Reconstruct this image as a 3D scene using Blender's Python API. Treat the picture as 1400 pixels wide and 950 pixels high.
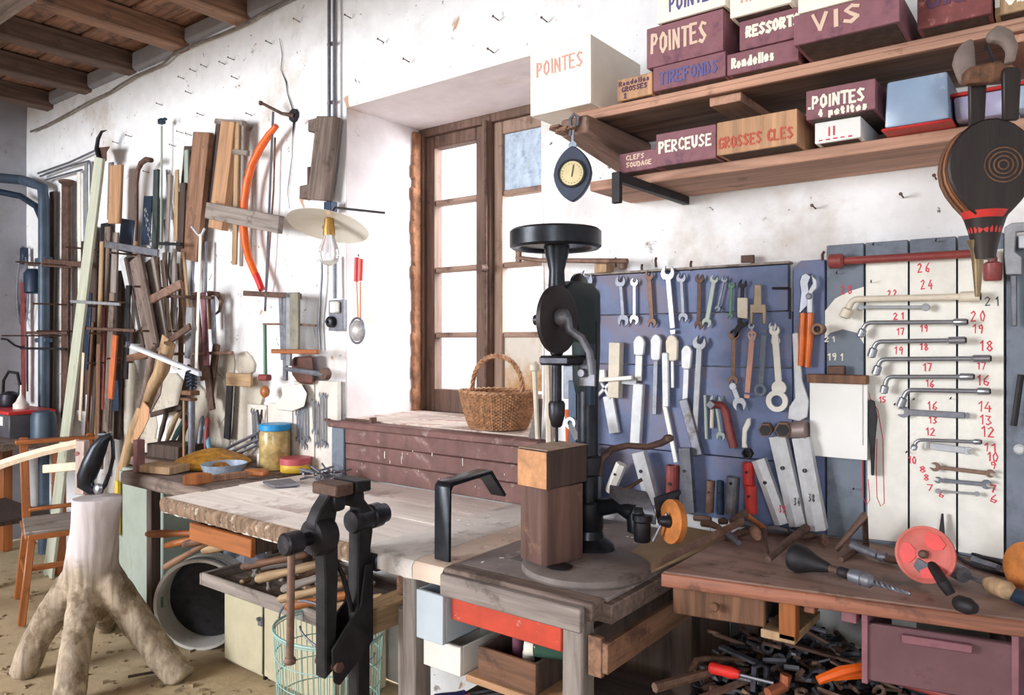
import bpy, bmesh, math, random
from mathutils import Vector, Matrix, noise
random.seed(7)
V = Vector
for o in list(bpy.data.objects): bpy.data.objects.remove(o)
SC = bpy.context.scene
COL = SC.collection
# ---------------- camera
H = 1.45; FPX = 1030.0; YH = 465.0; TH = math.atan(785/1030)
CT, ST = math.cos(TH), math.sin(TH)
cam_d = bpy.data.cameras.new('camera'); cam = bpy.data.objects.new('camera', cam_d); COL.objects.link(cam)
cam.location = (0, 0, H); cam.rotation_euler = (math.pi/2, 0, TH)
cam_d.sensor_fit = 'HORIZONTAL'; cam_d.sensor_width = 36; cam_d.lens = FPX*36/1400
cam_d.shift_y = -10/1400; cam_d.clip_start = .05
SC.camera = cam
# ---------------- world, lights, exposure
SC.view_settings.view_transform = 'Standard'; SC.view_settings.look = 'None'
SC.view_settings.gamma = 1; SC.view_settings.use_curve_mapping = False
SC.view_settings.exposure = -0.12
wd = bpy.data.worlds.new('daylight'); SC.world = wd; wd.use_nodes = True
bg = wd.node_tree.nodes['Background']
bg.inputs[0].default_value = (.93, .97, 1, 1); bg.inputs[1].default_value = 1.7
def area(name, loc, to, sx, sy, power, col):
    l = bpy.data.lights.new(name, 'AREA'); l.shape = 'RECTANGLE'; l.size = sx; l.size_y = sy
    l.energy = power; l.color = col
    o = bpy.data.objects.new(name, l); COL.objects.link(o); o.location = loc
    o.rotation_euler = (V(to)-V(loc)).to_track_quat('-Z', 'Y').to_euler()
    return o
area('window_daylight', (-1.35, 3.45, 2.3), (-2.5, 2.2, 1.3), 1.3, 1.5, 190, (.95, .98, 1))
area('doorway_daylight', (-4.3, -3.1, 2.0), (-1.3, 2.2, 1.3), 2.2, 1.8, 370, (.97, .985, 1))
area('rear_fill_light', (1.4, -3.1, 1.9), (-.8, 2.2, 1.2), 1.2, 1.3, 90, (.95, .98, 1))  # added fill lamp outside an unseen rear opening
# ---------------- pixel rays (real positions are chosen by distance or by plane)
def ray(px, py):
    a = (px-700)/FPX
    return V((a*CT-ST, a*ST+CT, (YH-py)/FPX))
O = V((0, 0, H))
def wy(px, py, Y): r = ray(px, py); return O+r*(Y/r.y)
def wz(px, py, z): r = ray(px, py); return O+r*((z-H)/r.z)
def wt(px, py, t): return O+ray(px, py)*t
def pxr(A, w, Y): return w/FPX*(Y/ray(*A).y)
def wx(px, py, X): r = ray(px, py); return O+r*(X/r.x)
# ---------------- mesh builder
def perp(d):
    a = V((0, 0, 1)) if abs(d.z) < .9 else V((1, 0, 0))
    u = d.cross(a).normalized(); return u, d.cross(u).normalized()
class MB:
    def __init__(s): s.v = []; s.f = []
    def add(s, vs, fs):
        n = len(s.v); s.v += [V(p) for p in vs]; s.f += [tuple(i+n for i in f) for f in fs]; return s
    def bx(s, x0, x1, y0, y1, z0, z1):
        return s.hexa([(x0,y0,z0),(x1,y0,z0),(x1,y1,z0),(x0,y1,z0)], [(x0,y0,z1),(x1,y0,z1),(x1,y1,z1),(x0,y1,z1)])
    def hexa(s, b, t):
        n = len(b); fs = [tuple(range(n))[::-1], tuple(range(n, 2*n))]
        fs += [(i, (i+1) % n, (i+1) % n+n, i+n) for i in range(n)]
        return s.add(list(b)+list(t), fs)
    def box(s, c, size, R=None):
        c = V(c); hx, hy, hz = [q/2 for q in size]; R = R or Matrix.Identity(3)
        P = lambda x, y, z: c+R @ V((x, y, z))
        return s.hexa([P(-hx,-hy,-hz),P(hx,-hy,-hz),P(hx,hy,-hz),P(-hx,hy,-hz)], [P(-hx,-hy,hz),P(hx,-hy,hz),P(hx,hy,hz),P(-hx,hy,hz)])
    def tube(s, pts, r, n=8, closed=False, caps=True):
        pts = [V(p) for p in pts]; m = len(pts); rs = r if isinstance(r, (list, tuple)) else [r]*m
        vs = []; u = None
        for i in range(m):
            if closed: d = pts[(i+1) % m]-pts[i-1]
            else: d = pts[min(i+1, m-1)]-pts[max(i-1, 0)]
            d.normalize()
            if u is None: u, _ = perp(d)
            else: u = (u-d*u.dot(d)).normalized()
            w = d.cross(u)
            for k in range(n):
                a = 2*math.pi*k/n; vs.append(pts[i]+(u*math.cos(a)+w*math.sin(a))*rs[i])
        fs = []
        for i in range(m if closed else m-1):
            j = (i+1) % m
            for k in range(n): fs.append((i*n+k, i*n+(k+1) % n, j*n+(k+1) % n, j*n+k))
        if caps and not closed: fs += [tuple(range(n))[::-1], tuple(range((m-1)*n, m*n))]
        return s.add(vs, fs)
    def lathe(s, prof, o=(0,0,0), ax=(0,0,1), n=20):
        o = V(o); ax = V(ax).normalized(); u, w = perp(ax); vs = []; m = len(prof)
        for r, h in prof:
            for k in range(n):
                a = 2*math.pi*k/n; vs.append(o+ax*h+(u*math.cos(a)+w*math.sin(a))*max(r, 1e-4))
        fs = [(i*n+k, i*n+(k+1) % n, (i+1)*n+(k+1) % n, (i+1)*n+k) for i in range(m-1) for k in range(n)]
        fs += [tuple(range(n))[::-1], tuple(range((m-1)*n, m*n))]
        return s.add(vs, fs)
    def prism(s, poly, o, u, v, d):
        o, u, v, d = V(o), V(u), V(v), V(d)
        b = [o+u*x+v*y for x, y in poly]; return s.hexa(b, [p+d for p in b])
    def ring(s, o, ax, R, r, th, n=16, hexhole=False):
        o = V(o); ax = V(ax).normalized(); u, w = perp(ax); vs = []
        for q in (0, th):
            for rr in (R, r):
                for k in range(n):
                    a = 2*math.pi*k/n; vs.append(o+ax*q+(u*math.cos(a)+w*math.sin(a))*rr)
        fs = []
        for k in range(n):
            j = (k+1) % n
            fs += [(k, j, n+j, n+k), (2*n+k, 3*n+k, 3*n+j, 2*n+j), (k, 2*n+k, 2*n+j, j), (n+k, n+j, 3*n+j, 3*n+k)]
        return s.add(vs, fs)
    def build(s, name, mat, parent=None, bev=0, along=None, smooth=38, seg=1, kind=None, label=None, base=False):
        lo = V([min(p[i] for p in s.v) for i in range(3)]); hi = V([max(p[i] for p in s.v) for i in range(3)])
        org = (lo+hi)/2
        if parent is None or base: org.z = lo.z
        F = Matrix.Translation(org)
        if along is not None: F = F @ V(along).normalized().to_track_quat('Z', 'Y').to_matrix().to_4x4()
        Fi = F.inverted()
        bm = bmesh.new(); vv = [bm.verts.new(Fi @ p) for p in s.v]
        for f in s.f:
            try: bm.faces.new([vv[i] for i in f])
            except ValueError: pass
        bmesh.ops.recalc_face_normals(bm, faces=bm.faces)
        if bev:
            es = [e for e in bm.edges if len(e.link_faces) == 2 and e.calc_face_angle(0) > .6]
            if es: bmesh.ops.bevel(bm, geom=es, offset=bev, segments=seg, profile=.5, affect='EDGES', clamp_overlap=True)
        if smooth:
            lim = math.radians(smooth)
            for f in bm.faces: f.smooth = True
            for e in bm.edges: e.smooth = len(e.link_faces) == 2 and e.calc_face_angle(0) < lim
        me = bpy.data.meshes.new(name); bm.to_mesh(me); bm.free()
        me.materials.append(mat)
        o = bpy.data.objects.new(name, me); COL.objects.link(o)
        if parent:
            o.parent = parent; o.matrix_basis = WM[parent.name].inverted() @ F
        else: o.matrix_basis = F
        WM[o.name] = F
        if kind: o['kind'] = kind
        if label: o['label'] = label
        return o
WM = {}
def tag(o, label, cat, group=None):
    o['label'] = label; o['category'] = cat
    if group: o['group'] = group
    return o
def thing(name, label, cat, loc, group=None):
    o = bpy.data.objects.new(name, None); COL.objects.link(o); o.location = loc
    o.empty_display_size = .05; WM[o.name] = Matrix.Translation(V(loc)); return tag(o, label, cat, group)
def one(name, label, cat, mb, mat, group=None, **k):
    return tag(mb.build(name, mat, None, **k), label, cat, group)
# ---------------- materials
MC = {}
def mat(name, c, var=.18, scale=14, rough=.6, metal=0, grain=False, spots=None, bump=.25, c2=None, spot_scale=9, alpha=None, trans=0, bscale=None):
    if name in MC: return MC[name]
    m = bpy.data.materials.new(name); m.use_nodes = True; nt = m.node_tree; N = nt.nodes; L = nt.links
    b = N['Principled BSDF']; b.inputs['Roughness'].default_value = rough; b.inputs['Metallic'].default_value = metal
    tc = N.new('ShaderNodeTexCoord'); mp = N.new('ShaderNodeMapping'); L.new(tc.outputs['Object'], mp.inputs[0])
    if grain: mp.inputs['Scale'].default_value = (1, 1, .07)
    nz = N.new('ShaderNodeTexNoise'); L.new(mp.outputs[0], nz.inputs[0])
    nz.inputs['Scale'].default_value = scale*(4 if grain else 1); nz.inputs['Detail'].default_value = 6; nz.inputs['Roughness'].default_value = .65
    if grain: nz.inputs['Distortion'].default_value = .6
    cr = N.new('ShaderNodeValToRGB'); L.new(nz.outputs['Fac'], cr.inputs[0])
    lo = [max(0, x*(1-var*1.6)) for x in c]; hi = [min(1, x*(1+var)) for x in c]
    if c2: lo = c2
    cr.color_ramp.elements[0].position = .33; cr.color_ramp.elements[0].color = (*lo, 1)
    cr.color_ramp.elements[1].position = .66; cr.color_ramp.elements[1].color = (*hi, 1)
    out = cr.outputs[0]
    if spots:
        sc, amt = spots
        n2 = N.new('ShaderNodeTexNoise'); L.new(tc.outputs['Object'], n2.inputs[0]); n2.inputs['Scale'].default_value = spot_scale; n2.inputs['Detail'].default_value = 7; n2.inputs['Roughness'].default_value = .7
        r2 = N.new('ShaderNodeValToRGB'); L.new(n2.outputs['Fac'], r2.inputs[0])
        r2.color_ramp.elements[0].position = .72-amt*.5; r2.color_ramp.elements[1].position = .80-amt*.4
        mx = N.new('ShaderNodeMix'); mx.data_type = 'RGBA'; L.new(r2.outputs[0], mx.inputs[0]); L.new(out, mx.inputs[6]); mx.inputs[7].default_value = (*sc, 1)
        out = mx.outputs[2]
        if metal: 
            im = N.new('ShaderNodeMath'); im.operation = 'MULTIPLY_ADD'; L.new(r2.outputs[0], im.inputs[0]); im.inputs[1].default_value = -metal*.8; im.inputs[2].default_value = metal
            L.new(im.outputs[0], b.inputs['Metallic'])
    L.new(out, b.inputs['Base Color'])
    if bump:
        bp = N.new('ShaderNodeBump'); bp.inputs['Strength'].default_value = bump; bp.inputs['Distance'].default_value = .004
        L.new(nz.outputs['Fac'], bp.inputs['Height']); L.new(bp.outputs[0], b.inputs['Normal'])
    if trans: b.inputs['Transmission Weight'].default_value = trans
    if alpha is not None: b.inputs['Alpha'].default_value = alpha
    MC[name] = m; return m
def S(*c): # sRGB 0-255 -> linear
    return tuple(((x/255)/12.92 if x <= 10 else ((x/255+.055)/1.055)**2.4) for x in c)
W_old = mat('old wood', S(122,106,98), .35, 10, .8, grain=True, spots=(S(80,66,56), .35))
W_grey = mat('grey wood', S(146,136,130), .25, 10, .85, grain=True, spots=(S(100,90,84), .3))
W_brown = mat('brown wood', S(120,84,62), .35, 10, .7, grain=True, spots=(S(66,46,38), .3))
W_dark = mat('dark wood', S(78,62,56), .3, 10, .75, grain=True)
W_tan = mat('tan wood', S(176,146,112), .25, 9, .7, grain=True, spots=(S(130,96,68), .25))
W_red = mat('reddish plank wood', S(150,112,88), .3, 9, .7, grain=True, spots=(S(104,72,60), .35))
W_pine = mat('pine wood', S(192,148,112), .22, 8, .65, grain=True, spots=(S(150,104,64), .2))
W_pale = mat('pale bare wood', S(232,212,188), .1, 8, .7, grain=True)
W_orange = mat('varnished orange wood', S(164,98,52), .25, 8, .42, grain=True, spots=(S(110,60,30), .2))
W_strip = mat('pale green grey painted wood', S(186,190,172), .1, 8, .7, grain=True, spots=(S(140,140,120), .2))
W_stump = mat('weathered stump wood', S(176,160,140), .3, 7, .9, grain=True, spots=(S(118,100,80), .45), bump=.6)
W_stump_top = mat('whitewashed trunk wood', S(205,196,196), .22, 7, .9, grain=True, spots=(S(150,132,120), .4), bump=.6)
W_block = mat('dark stained block wood', S(112,84,76), .25, 7, .8, grain=True, spots=(S(140,110,90), .3))
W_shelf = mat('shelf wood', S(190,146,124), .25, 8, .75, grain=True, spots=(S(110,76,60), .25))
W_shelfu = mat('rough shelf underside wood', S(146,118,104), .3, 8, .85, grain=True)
W_bench = mat('worn bench top wood', S(242,234,226), .12, 5, .6, grain=True, spots=(S(190,174,168), .36), spot_scale=5)
W_edge = mat('splintered bench edge wood', S(138,114,94), .4, 12, .9, grain=True, spots=(S(196,182,164), .34), spot_scale=30, bump=.6)
W_benchR = mat('brown bench top wood', S(152,124,112), .2, 6, .6, grain=True, spots=(S(96,72,62), .35))
W_redge = mat('reddish bench edge wood', S(146,92,70), .3, 10, .6, grain=True, spots=(S(96,60,48), .35))
W_mauve = mat('mauve painted wood', S(142,94,104), .14, 12, .65, spots=(S(110,70,86), .4), bump=.15)
W_mauve2 = mat('chipped mauve painted wood', S(124,66,66), .2, 22, .65, spots=(S(190,130,130), .3), spot_scale=45, bump=.15)
W_sill = mat('red brown painted boards', S(118,84,80), .2, 9, .7, spots=(S(158,136,132), .28), spot_scale=14, bump=.2)
W_frame = mat('window frame brown', S(104,78,66), .3, 10, .7, grain=True, spots=(S(72,56,50), .3))
W_frameL = mat('light worn frame brown', S(150,124,108), .2, 10, .7, grain=True, spots=(S(104,80,68), .3))
M_iron = mat('dark iron', S(58,58,66), .3, 20, .42, .75, spots=(S(70,58,54), .25), bump=.2)
M_black = mat('black enamel iron', S(40,44,52), .3, 24, .33, .5, bump=.15)
M_soft = mat('dull black iron', S(46,44,48), .3, 20, .6, .5, bump=.2)
M_rust = mat('rusty iron', S(108,84,74), .3, 22, .7, .45, spots=(S(78,54,44), .4), bump=.3)
M_rustl = mat('light rusty iron', S(140,112,98), .25, 22, .65, .4, spots=(S(98,66,50), .4), bump=.3)
M_steel = mat('steel', S(122,126,138), .22, 24, .5, .5, spots=(S(112,100,96), .3), bump=.15)
M_chrome = mat('chrome', S(164,168,178), .12, 20, .32, .8, spots=(S(150,145,145), .15), bump=.05)
M_bright = mat('bright aluminium', S(188,192,200), .12, 20, .42, .35, bump=.1)
M_greyp = mat('grey metal', S(126,128,138), .2, 20, .5, .55, spots=(S(90,78,72), .3), bump=.2)
M_silver = mat('silver paint', S(206,208,212), .1, 30, .5, .1, spots=(S(150,146,140), .18), spot_scale=40, bump=.1)
M_silverd = mat('dull silver paint', S(150,152,158), .12, 30, .5, .2, bump=.1)
M_whitep = mat('white paint', S(236,234,226), .06, 16, .55, spots=(S(190,184,170), .15), bump=.1)
M_cream = mat('cream paint', S(218,208,190), .1, 16, .55, spots=(S(166,130,96), .25), bump=.1)
M_redb = mat('red brown paint', S(138,62,60), .2, 18, .45, spots=(S(90,54,50), .3), bump=.15)
M_redt = mat('red painted metal', S(200,52,48), .15, 14, .4, spots=(S(150,60,50), .2), bump=.1)
M_redd = mat('worn red paint', S(196,66,42), .14, 10, .55, spots=(S(206,160,150), .2), spot_scale=30, bump=.1)
M_faded = mat('faded red paint', S(206,104,94), .14, 10, .6, spots=(S(170,110,96), .3), bump=.1)
M_scarlet = mat('bright red patch', S(226,48,44), .12, 14, .45, bump=.05)
M_orange = mat('orange paint', S(240,104,34), .1, 12, .38, bump=.05)
M_wheel = mat('orange grinding wheel', S(192,118,56), .18, 30, .8, spots=(S(150,84,40), .25), bump=.3)
M_ambr = mat('amber plastic', S(214,104,30), .15, 10, .28, bump=.05)
M_green = mat('green painted steel', S(86,128,104), .15, 14, .5, bump=.1)
M_pgreen = mat('pale green painted metal', S(162,174,164), .07, 8, .5, spots=(S(150,154,120), .22), spot_scale=5, bump=.05)
M_yel = mat('yellow paint', S(228,188,60), .15, 14, .5, bump=.1)
M_beige = mat('beige painted metal', S(196,188,160), .07, 8, .55, spots=(S(160,144,112), .22), bump=.08)
M_blue = mat('blue board paint', S(108,122,160), .2, 7, .65, spots=(S(122,118,140), .5), spot_scale=5, bump=.15)
M_gblue = mat('grey blue board paint', S(118,128,142), .12, 7, .7, spots=(S(94,100,112), .4), spot_scale=6, bump=.2)
M_pipe = mat('slate blue pipe paint', S(72,88,106), .15, 10, .45, .2, bump=.1)
M_navy = mat('dark navy steel', S(46,62,84), .2, 14, .45, .4, bump=.1)
M_teal = mat('pale teal wire', S(158,196,188), .1, 14, .5, bump=0)
M_zinc = mat('zinc sheet', S(170,186,204), .15, 18, .5, .25, spots=(S(134,150,176), .4), spot_scale=22, bump=.1)
M_paper = mat('paper', S(240,240,238), .03, 6, .8, bump=0)
M_brass = mat('brass', S(188,150,88), .15, 14, .35, .8, bump=.05)
M_enamel = mat('white enamel', S(236,232,220), .05, 10, .3, bump=0)
M_grime = mat('grimy grey', S(120,112,106), .25, 16, .8, bump=.3)
M_lino = mat('grey worn bench covering', S(150,140,138), .15, 7, .7, spots=(S(196,186,180), .3), spot_scale=16, bump=.15)
M_wick = mat('wicker', S(172,128,94), .35, 60, .7, bump=.3)
M_leath = mat('tan leather', S(150,98,64), .25, 20, .5, bump=.2)
M_darkb = mat('near black brown wood', S(38,28,27), .25, 10, .5, grain=True)
M_txtw = mat('white lettering paint', S(244,238,224), .04, 10, .6, bump=0)
M_txtr = mat('red lettering paint', S(214,64,84), .08, 10, .6, bump=0)
M_txtb = mat('blue lettering paint', S(96,92,148), .08, 10, .6, bump=0)
M_txtp = mat('purple lettering paint', S(90,56,84), .1, 10, .6, bump=0)
M_txtt = mat('cream lettering paint', S(228,198,178), .04, 10, .6, bump=0)
M_txtf = mat('faded red lettering', S(226,168,154), .08, 10, .6, bump=0)
M_txtk = mat('black lettering ink', S(70,66,80), .1, 10, .6, bump=0)
def glassmat(name, c, a, rough=.1):
    m = mat(name, c, .03, 5, rough, bump=0); m.node_tree.nodes['Principled BSDF'].inputs['Transmission Weight'].default_value = a
    return m
M_glass = glassmat('window glass', (.96, .98, 1), 1, .0)
M_bulb = glassmat('bulb glass', (.95, .96, .97), .85, .05)
M_tub = glassmat('clear plastic tub', S(172,192,214), .45, .25)
M_jar = glassmat('jar glass', S(214,196,150), .55, .15)
# ================= SETTING
DW = 2.24
def thin_glass(name, tint=(1,1,1), rough=.05, k=.08):
    m = bpy.data.materials.new(name); m.use_nodes = True; nt = m.node_tree; N = nt.nodes; L = nt.links
    N.remove(N['Principled BSDF']); t = N.new('ShaderNodeBsdfTransparent'); g = N.new('ShaderNodeBsdfGlossy'); x = N.new('ShaderNodeMixShader')
    t.inputs[0].default_value = (*tint, 1); g.inputs['Roughness'].default_value = rough; x.inputs[0].default_value = k
    L.new(t.outputs[0], x.inputs[1]); L.new(g.outputs[0], x.inputs[2]); L.new(x.outputs[0], N['Material Output'].inputs[0]); return m
M_glass = thin_glass('window glass thin')
def plaster(name, base, st1, a1, st2, a2, bump=.5, sc=1.0):
    m = mat(name, base, .05, 9*sc, .9, bump=bump); nt = m.node_tree; N = nt.nodes; L = nt.links; b = N['Principled BSDF']
    src = b.inputs['Base Color'].links[0].from_socket; tc = [n for n in N if n.type == 'TEX_COORD'][0]
    for (c, lo, hi, s, d) in ((st1, a1, a1+.13, 1.6, 9), (st2, a2, a2+.06, 7, 10)):
        n = N.new('ShaderNodeTexNoise'); n.inputs['Scale'].default_value = s; n.inputs['Detail'].default_value = d; n.inputs['Roughness'].default_value = .68; L.new(tc.outputs['Object'], n.inputs[0])
        r = N.new('ShaderNodeValToRGB'); r.color_ramp.elements[0].position = lo; r.color_ramp.elements[1].position = hi; L.new(n.outputs['Fac'], r.inputs[0])
        x = N.new('ShaderNodeMix'); x.data_type = 'RGBA'; L.new(r.outputs[0], x.inputs[0]); L.new(src, x.inputs[6]); x.inputs[7].default_value = (*c, 1); src = x.outputs[2]
    L.new(src, b.inputs['Base Color']); return m
P_wall = plaster('whitewashed plaster', S(242,243,246), S(212,204,198), .54, S(150,138,132), .64, .7)
def specks(m, c, sc, lo):
    nt = m.node_tree; N = nt.nodes; L = nt.links; b = N['Principled BSDF']; src = b.inputs['Base Color'].links[0].from_socket; tc = [n for n in N if n.type == 'TEX_COORD'][0]
    n = N.new('ShaderNodeTexNoise'); n.inputs['Scale'].default_value = sc; n.inputs['Detail'].default_value = 4; n.inputs['Distortion'].default_value = 1.5; L.new(tc.outputs['Object'], n.inputs[0])
    r = N.new('ShaderNodeValToRGB'); r.color_ramp.elements[0].position = lo; r.color_ramp.elements[1].position = lo+.03; L.new(n.outputs['Fac'], r.inputs[0])
    x = N.new('ShaderNodeMix'); x.data_type = 'RGBA'; L.new(r.outputs[0], x.inputs[0]); L.new(src, x.inputs[6]); x.inputs[7].default_value = (*c, 1); L.new(x.outputs[2], b.inputs['Base Color'])
specks(P_wall, S(120,110,106), 22, .70); specks(P_wall, S(196,160,136), 4.5, .70)
P_rev = plaster('pinkish plaster reveal', S(236,228,230), S(212,190,178), .56, S(170,140,120), .68, .3)
P_left = plaster('shaded and dirty grey plaster', S(152,152,160), S(140,134,132), .5, S(96,88,84), .62, .7)  # corner shade painted into the grey, which also colours the dirty infill
def fill(x0, x1, z0, z1, Y, step, hole=None, amp=.007, axis='y'):
    mb = MB(); xs = [x0+(x1-x0)*i/max(1, round((x1-x0)/step)) for i in range(max(1, round((x1-x0)/step))+1)]
    zs = [z0+(z1-z0)*i/max(1, round((z1-z0)/step)) for i in range(max(1, round((z1-z0)/step))+1)]
    n = len(zs)
    for x in xs:
        for z in zs:
            q = noise.fractal(V((x*2.3, z*2.3, 1.7)), .9, 2.2, 5)*amp
            mb.v.append(V((x, Y+q, z)) if axis == 'y' else V((Y+q, x, z)))
    for i in range(len(xs)-1):
        for j in range(n-1): mb.f.append((i*n+j, (i+1)*n+j, (i+1)*n+j+1, i*n+j+1))
    return mb
OX0, OX1, OZ0, OZ1 = -2.645, -1.575, 1.075, 2.495
ZT = 3.19
wm = MB()
for a in ((-6.25, OX0, 0, ZT), (OX0, OX1, OZ1, ZT), (OX0, OX1, 0, OZ0), (OX1, 1.6, 0, ZT)):
    q = fill(a[0], a[1], a[2], a[3], DW+.004, .045); wm.add(q.v, q.f)
wall = wm.build('wall_back', P_wall, kind='structure', smooth=60)
rv = MB() # reveal of the opening (jambs, head, rough sill)
rv.bx(OX0-.012, OX0, DW+.003, 2.86, OZ0-.1, OZ1+.012).bx(OX1, OX1+.012, DW+.003, 2.86, OZ0-.1, OZ1+.012).bx(OX0, OX1, DW+.003, 2.86, OZ1, OZ1+.012)
rv.bx(OX0-.3, OX0-.012, 2.80, 2.86, OZ0-.3, OZ1+.3).bx(OX1+.012, OX1+.3, 2.80, 2.86, OZ0-.3, OZ1+.3)
rv.build('trim_1', P_rev, kind='structure', bev=.003)
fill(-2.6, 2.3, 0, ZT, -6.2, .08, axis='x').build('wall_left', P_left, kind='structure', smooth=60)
# the rest of the room behind the camera: right wall, rear wall with barn doorway and added fill light opening
MB().bx(2.0, 2.1, -2.7, 2.3, 0, ZT).build('wall_right', P_wall, kind='structure')
rw = MB()
for a in ((-6.25,-5.6,0,ZT),(-5.6,-3.0,2.75,ZT),(-3.0,.7,0,ZT),(.7,1.8,0,1.0),(.7,1.8,2.5,ZT),(1.8,2.1,0,ZT)): rw.bx(a[0],a[1],-2.8,-2.65,a[2],a[3])
rw.build('wall_rear', P_wall, kind='structure')
# dirt floor
fm = MB(); nx, ny = 130, 88
for i in range(nx+1):
    for j in range(ny+1):
        x = -6.3+8.5*i/nx; y = -3.2+5.6*j/ny
        fm.v.append(V((x, y, noise.fractal(V((x*1.8, y*1.8, 0)), 1, 2.1, 5)*.012-.006)))
for i in range(nx):
    for j in range(ny): fm.f.append((i*(ny+1)+j, (i+1)*(ny+1)+j, (i+1)*(ny+1)+j+1, i*(ny+1)+j+1))
M_dirt = plaster('sandy dirt', S(186,166,134), S(160,140,108), .5, S(120,104,84), .62, 1.0, 2.2)
fl = fm.build('floor', M_dirt, kind='structure', smooth=80)
# ceiling: boards, joists, main beam, plaster infill between joist ends
ce = MB().bx(-6.3, 2.1, -2.8, 2.3, ZT+.03, ZT+.06).build('ceiling', W_dark, kind='structure')
W_ceil = mat('ceiling boards', S(150,112,92), .35, 8, .8, grain=True, spots=(S(90,68,60), .35), bump=.3)
W_joist = mat('joist wood', S(156,120,98), .3, 8, .8, grain=True, spots=(S(110,84,72), .35), bump=.3)
W_joistd = mat('darker joist wood', S(110,90,80), .3, 8, .85, grain=True, spots=(S(84,70,62), .35), bump=.3)  # darker copy of the joist wood for the leftmost joists
for i in range(26):
    y0 = -2.75+i*.195
    MB().bx(-6.3, 2.1, y0, y0+.187, ZT-.005+.004*(i % 3), ZT+.03).build('ceiling_board', W_ceil, ce, along=(1, 0, 0), bev=.003)
for k in range(13):
    x = -5.79+k*.59
    MB().bx(x-.055, x+.055, -2.7, DW+.02, ZT-.125, ZT-.004).build('joist', W_joist if x > -4.4 else W_joistd, ce, along=(0, 1, 0), bev=.008)
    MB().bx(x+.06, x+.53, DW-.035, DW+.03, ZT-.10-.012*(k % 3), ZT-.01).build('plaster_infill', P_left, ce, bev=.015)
MB().bx(-6.2, 2.0, .83, 1.2, ZT-.45, ZT-.13).build('main_beam', W_old, ce, along=(1, 0, 0), bev=.02)
# crack running down the plaster
ck = MB(); pts = []
for (a, b) in ((382,52),(386,75),(384,95),(391,112),(393,128),(399,146),(402,160),(400,188),(399,215),(396,240),(393,262),(396,285)):
    pts.append(wy(a, b, DW-.004))
ck.tube(pts, [.001,.002,.0015,.003,.002,.003,.006,.002,.0015,.002,.001,.001], 5)
ck.build('crack', M_soft, wall)
hole = MB().lathe([(.001,.012),(.03,.01),(.034,0),(.03,-.012)], wy(402,158,DW-.003), (0,-1,0), 9).build('plaster_hole', M_soft, wall)
# window: leaf frames, glazing bars, panes
WY = 2.75
win = MB().bx(OX0, OX0+.035, WY-.05, WY+.05, 1.06, OZ1).bx(OX1-.035, OX1, WY-.05, WY+.05, 1.06, OZ1).bx(OX0+.035, OX1-.035, WY-.05, WY+.05, OZ1-.04, OZ1).bx(OX0+.035, OX1-.035, WY-.05, WY+.05, 1.06, 1.10)
win = win.build('window_1', W_frame, kind='structure', bev=.004)
def leaf(x0, x1, st0, st1, bars, panes):
    lf = MB().bx(x0, x0+st0, WY-.03, WY+.03, 1.10, OZ1-.04).bx(x1-st1, x1, WY-.03, WY+.03, 1.10, OZ1-.04)
    lf.bx(x0+st0, x1-st1, WY-.03, WY+.03, OZ1-.10, OZ1-.04).bx(x0+st0, x1-st1, WY-.03, WY+.03, 1.10, 1.21)
    fr = lf.build('window_leaf', W_frame if x0 < -2.3 else W_frameL, win, bev=.004)
    for z in bars: MB().bx(x0+st0, x1-st1, WY-.022, WY+.022, z-.013, z+.013).build('glazing_bar', W_frameL, fr, along=(1,0,0), bev=.004)
    zs = [OZ1-.10]+list(bars)+[1.21]
    for i, (m, lb) in enumerate(panes):
        y = WY if m is M_glass else WY-.012
        p = MB().bx(x0+st0, x1-st1, y-.002, y+.002, zs[i+1]+.013, zs[i]-.013*(i > 0)).build('pane', m, fr)
        if lb: p['label'] = lb
    return fr
leaf(OX0+.035, -2.235, .055, .052, (2.125, 1.795, 1.475), [(M_glass, None)]*4)
M_stain = plaster('stained frosted panel', S(206,200,190), S(176,136,92), .46, S(140,100,70), .6, .1)
leaf(-2.18, OX1-.035, .05, .055, (2.125, 1.795, 1.475), [(M_zinc, 'blue grey zinc sheet in place of a pane'), (M_glass, None), (M_glass, None), (M_stain, 'rust stained opaque panel in place of a pane')])
MB().bx(-2.235, -2.18, WY-.055, WY+.01, 1.10, OZ1-.01).build('mullion', W_frame, win, along=(0,0,1), bev=.006)
for sx in (-2.195,): 
    MB().tube([(sx, WY-.07, 1.2), (sx, WY-.07, 2.46)], .008, 6).build('espagnolette_rod', M_rust, win)
    MB().lathe([(.01,0),(.02,.005),(.014,.03),(.018,.045)], (sx, WY-.07, 1.78), (0,-1,0), 10).build('window_knob', M_rust, win)
# brown rough sealing round the frame
sl = MB(); 
for i in range(26):
    z = 1.07+i*.055; sl.box((OX0+.008, WY-.07, z), (.022, .05+.03*random.random(), .07))
sl.build('mortar_seal', mat('rusty mortar', S(168,118,88), .3, 20, .9, spots=(S(120,80,60), .4)), win, bev=.008)
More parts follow.
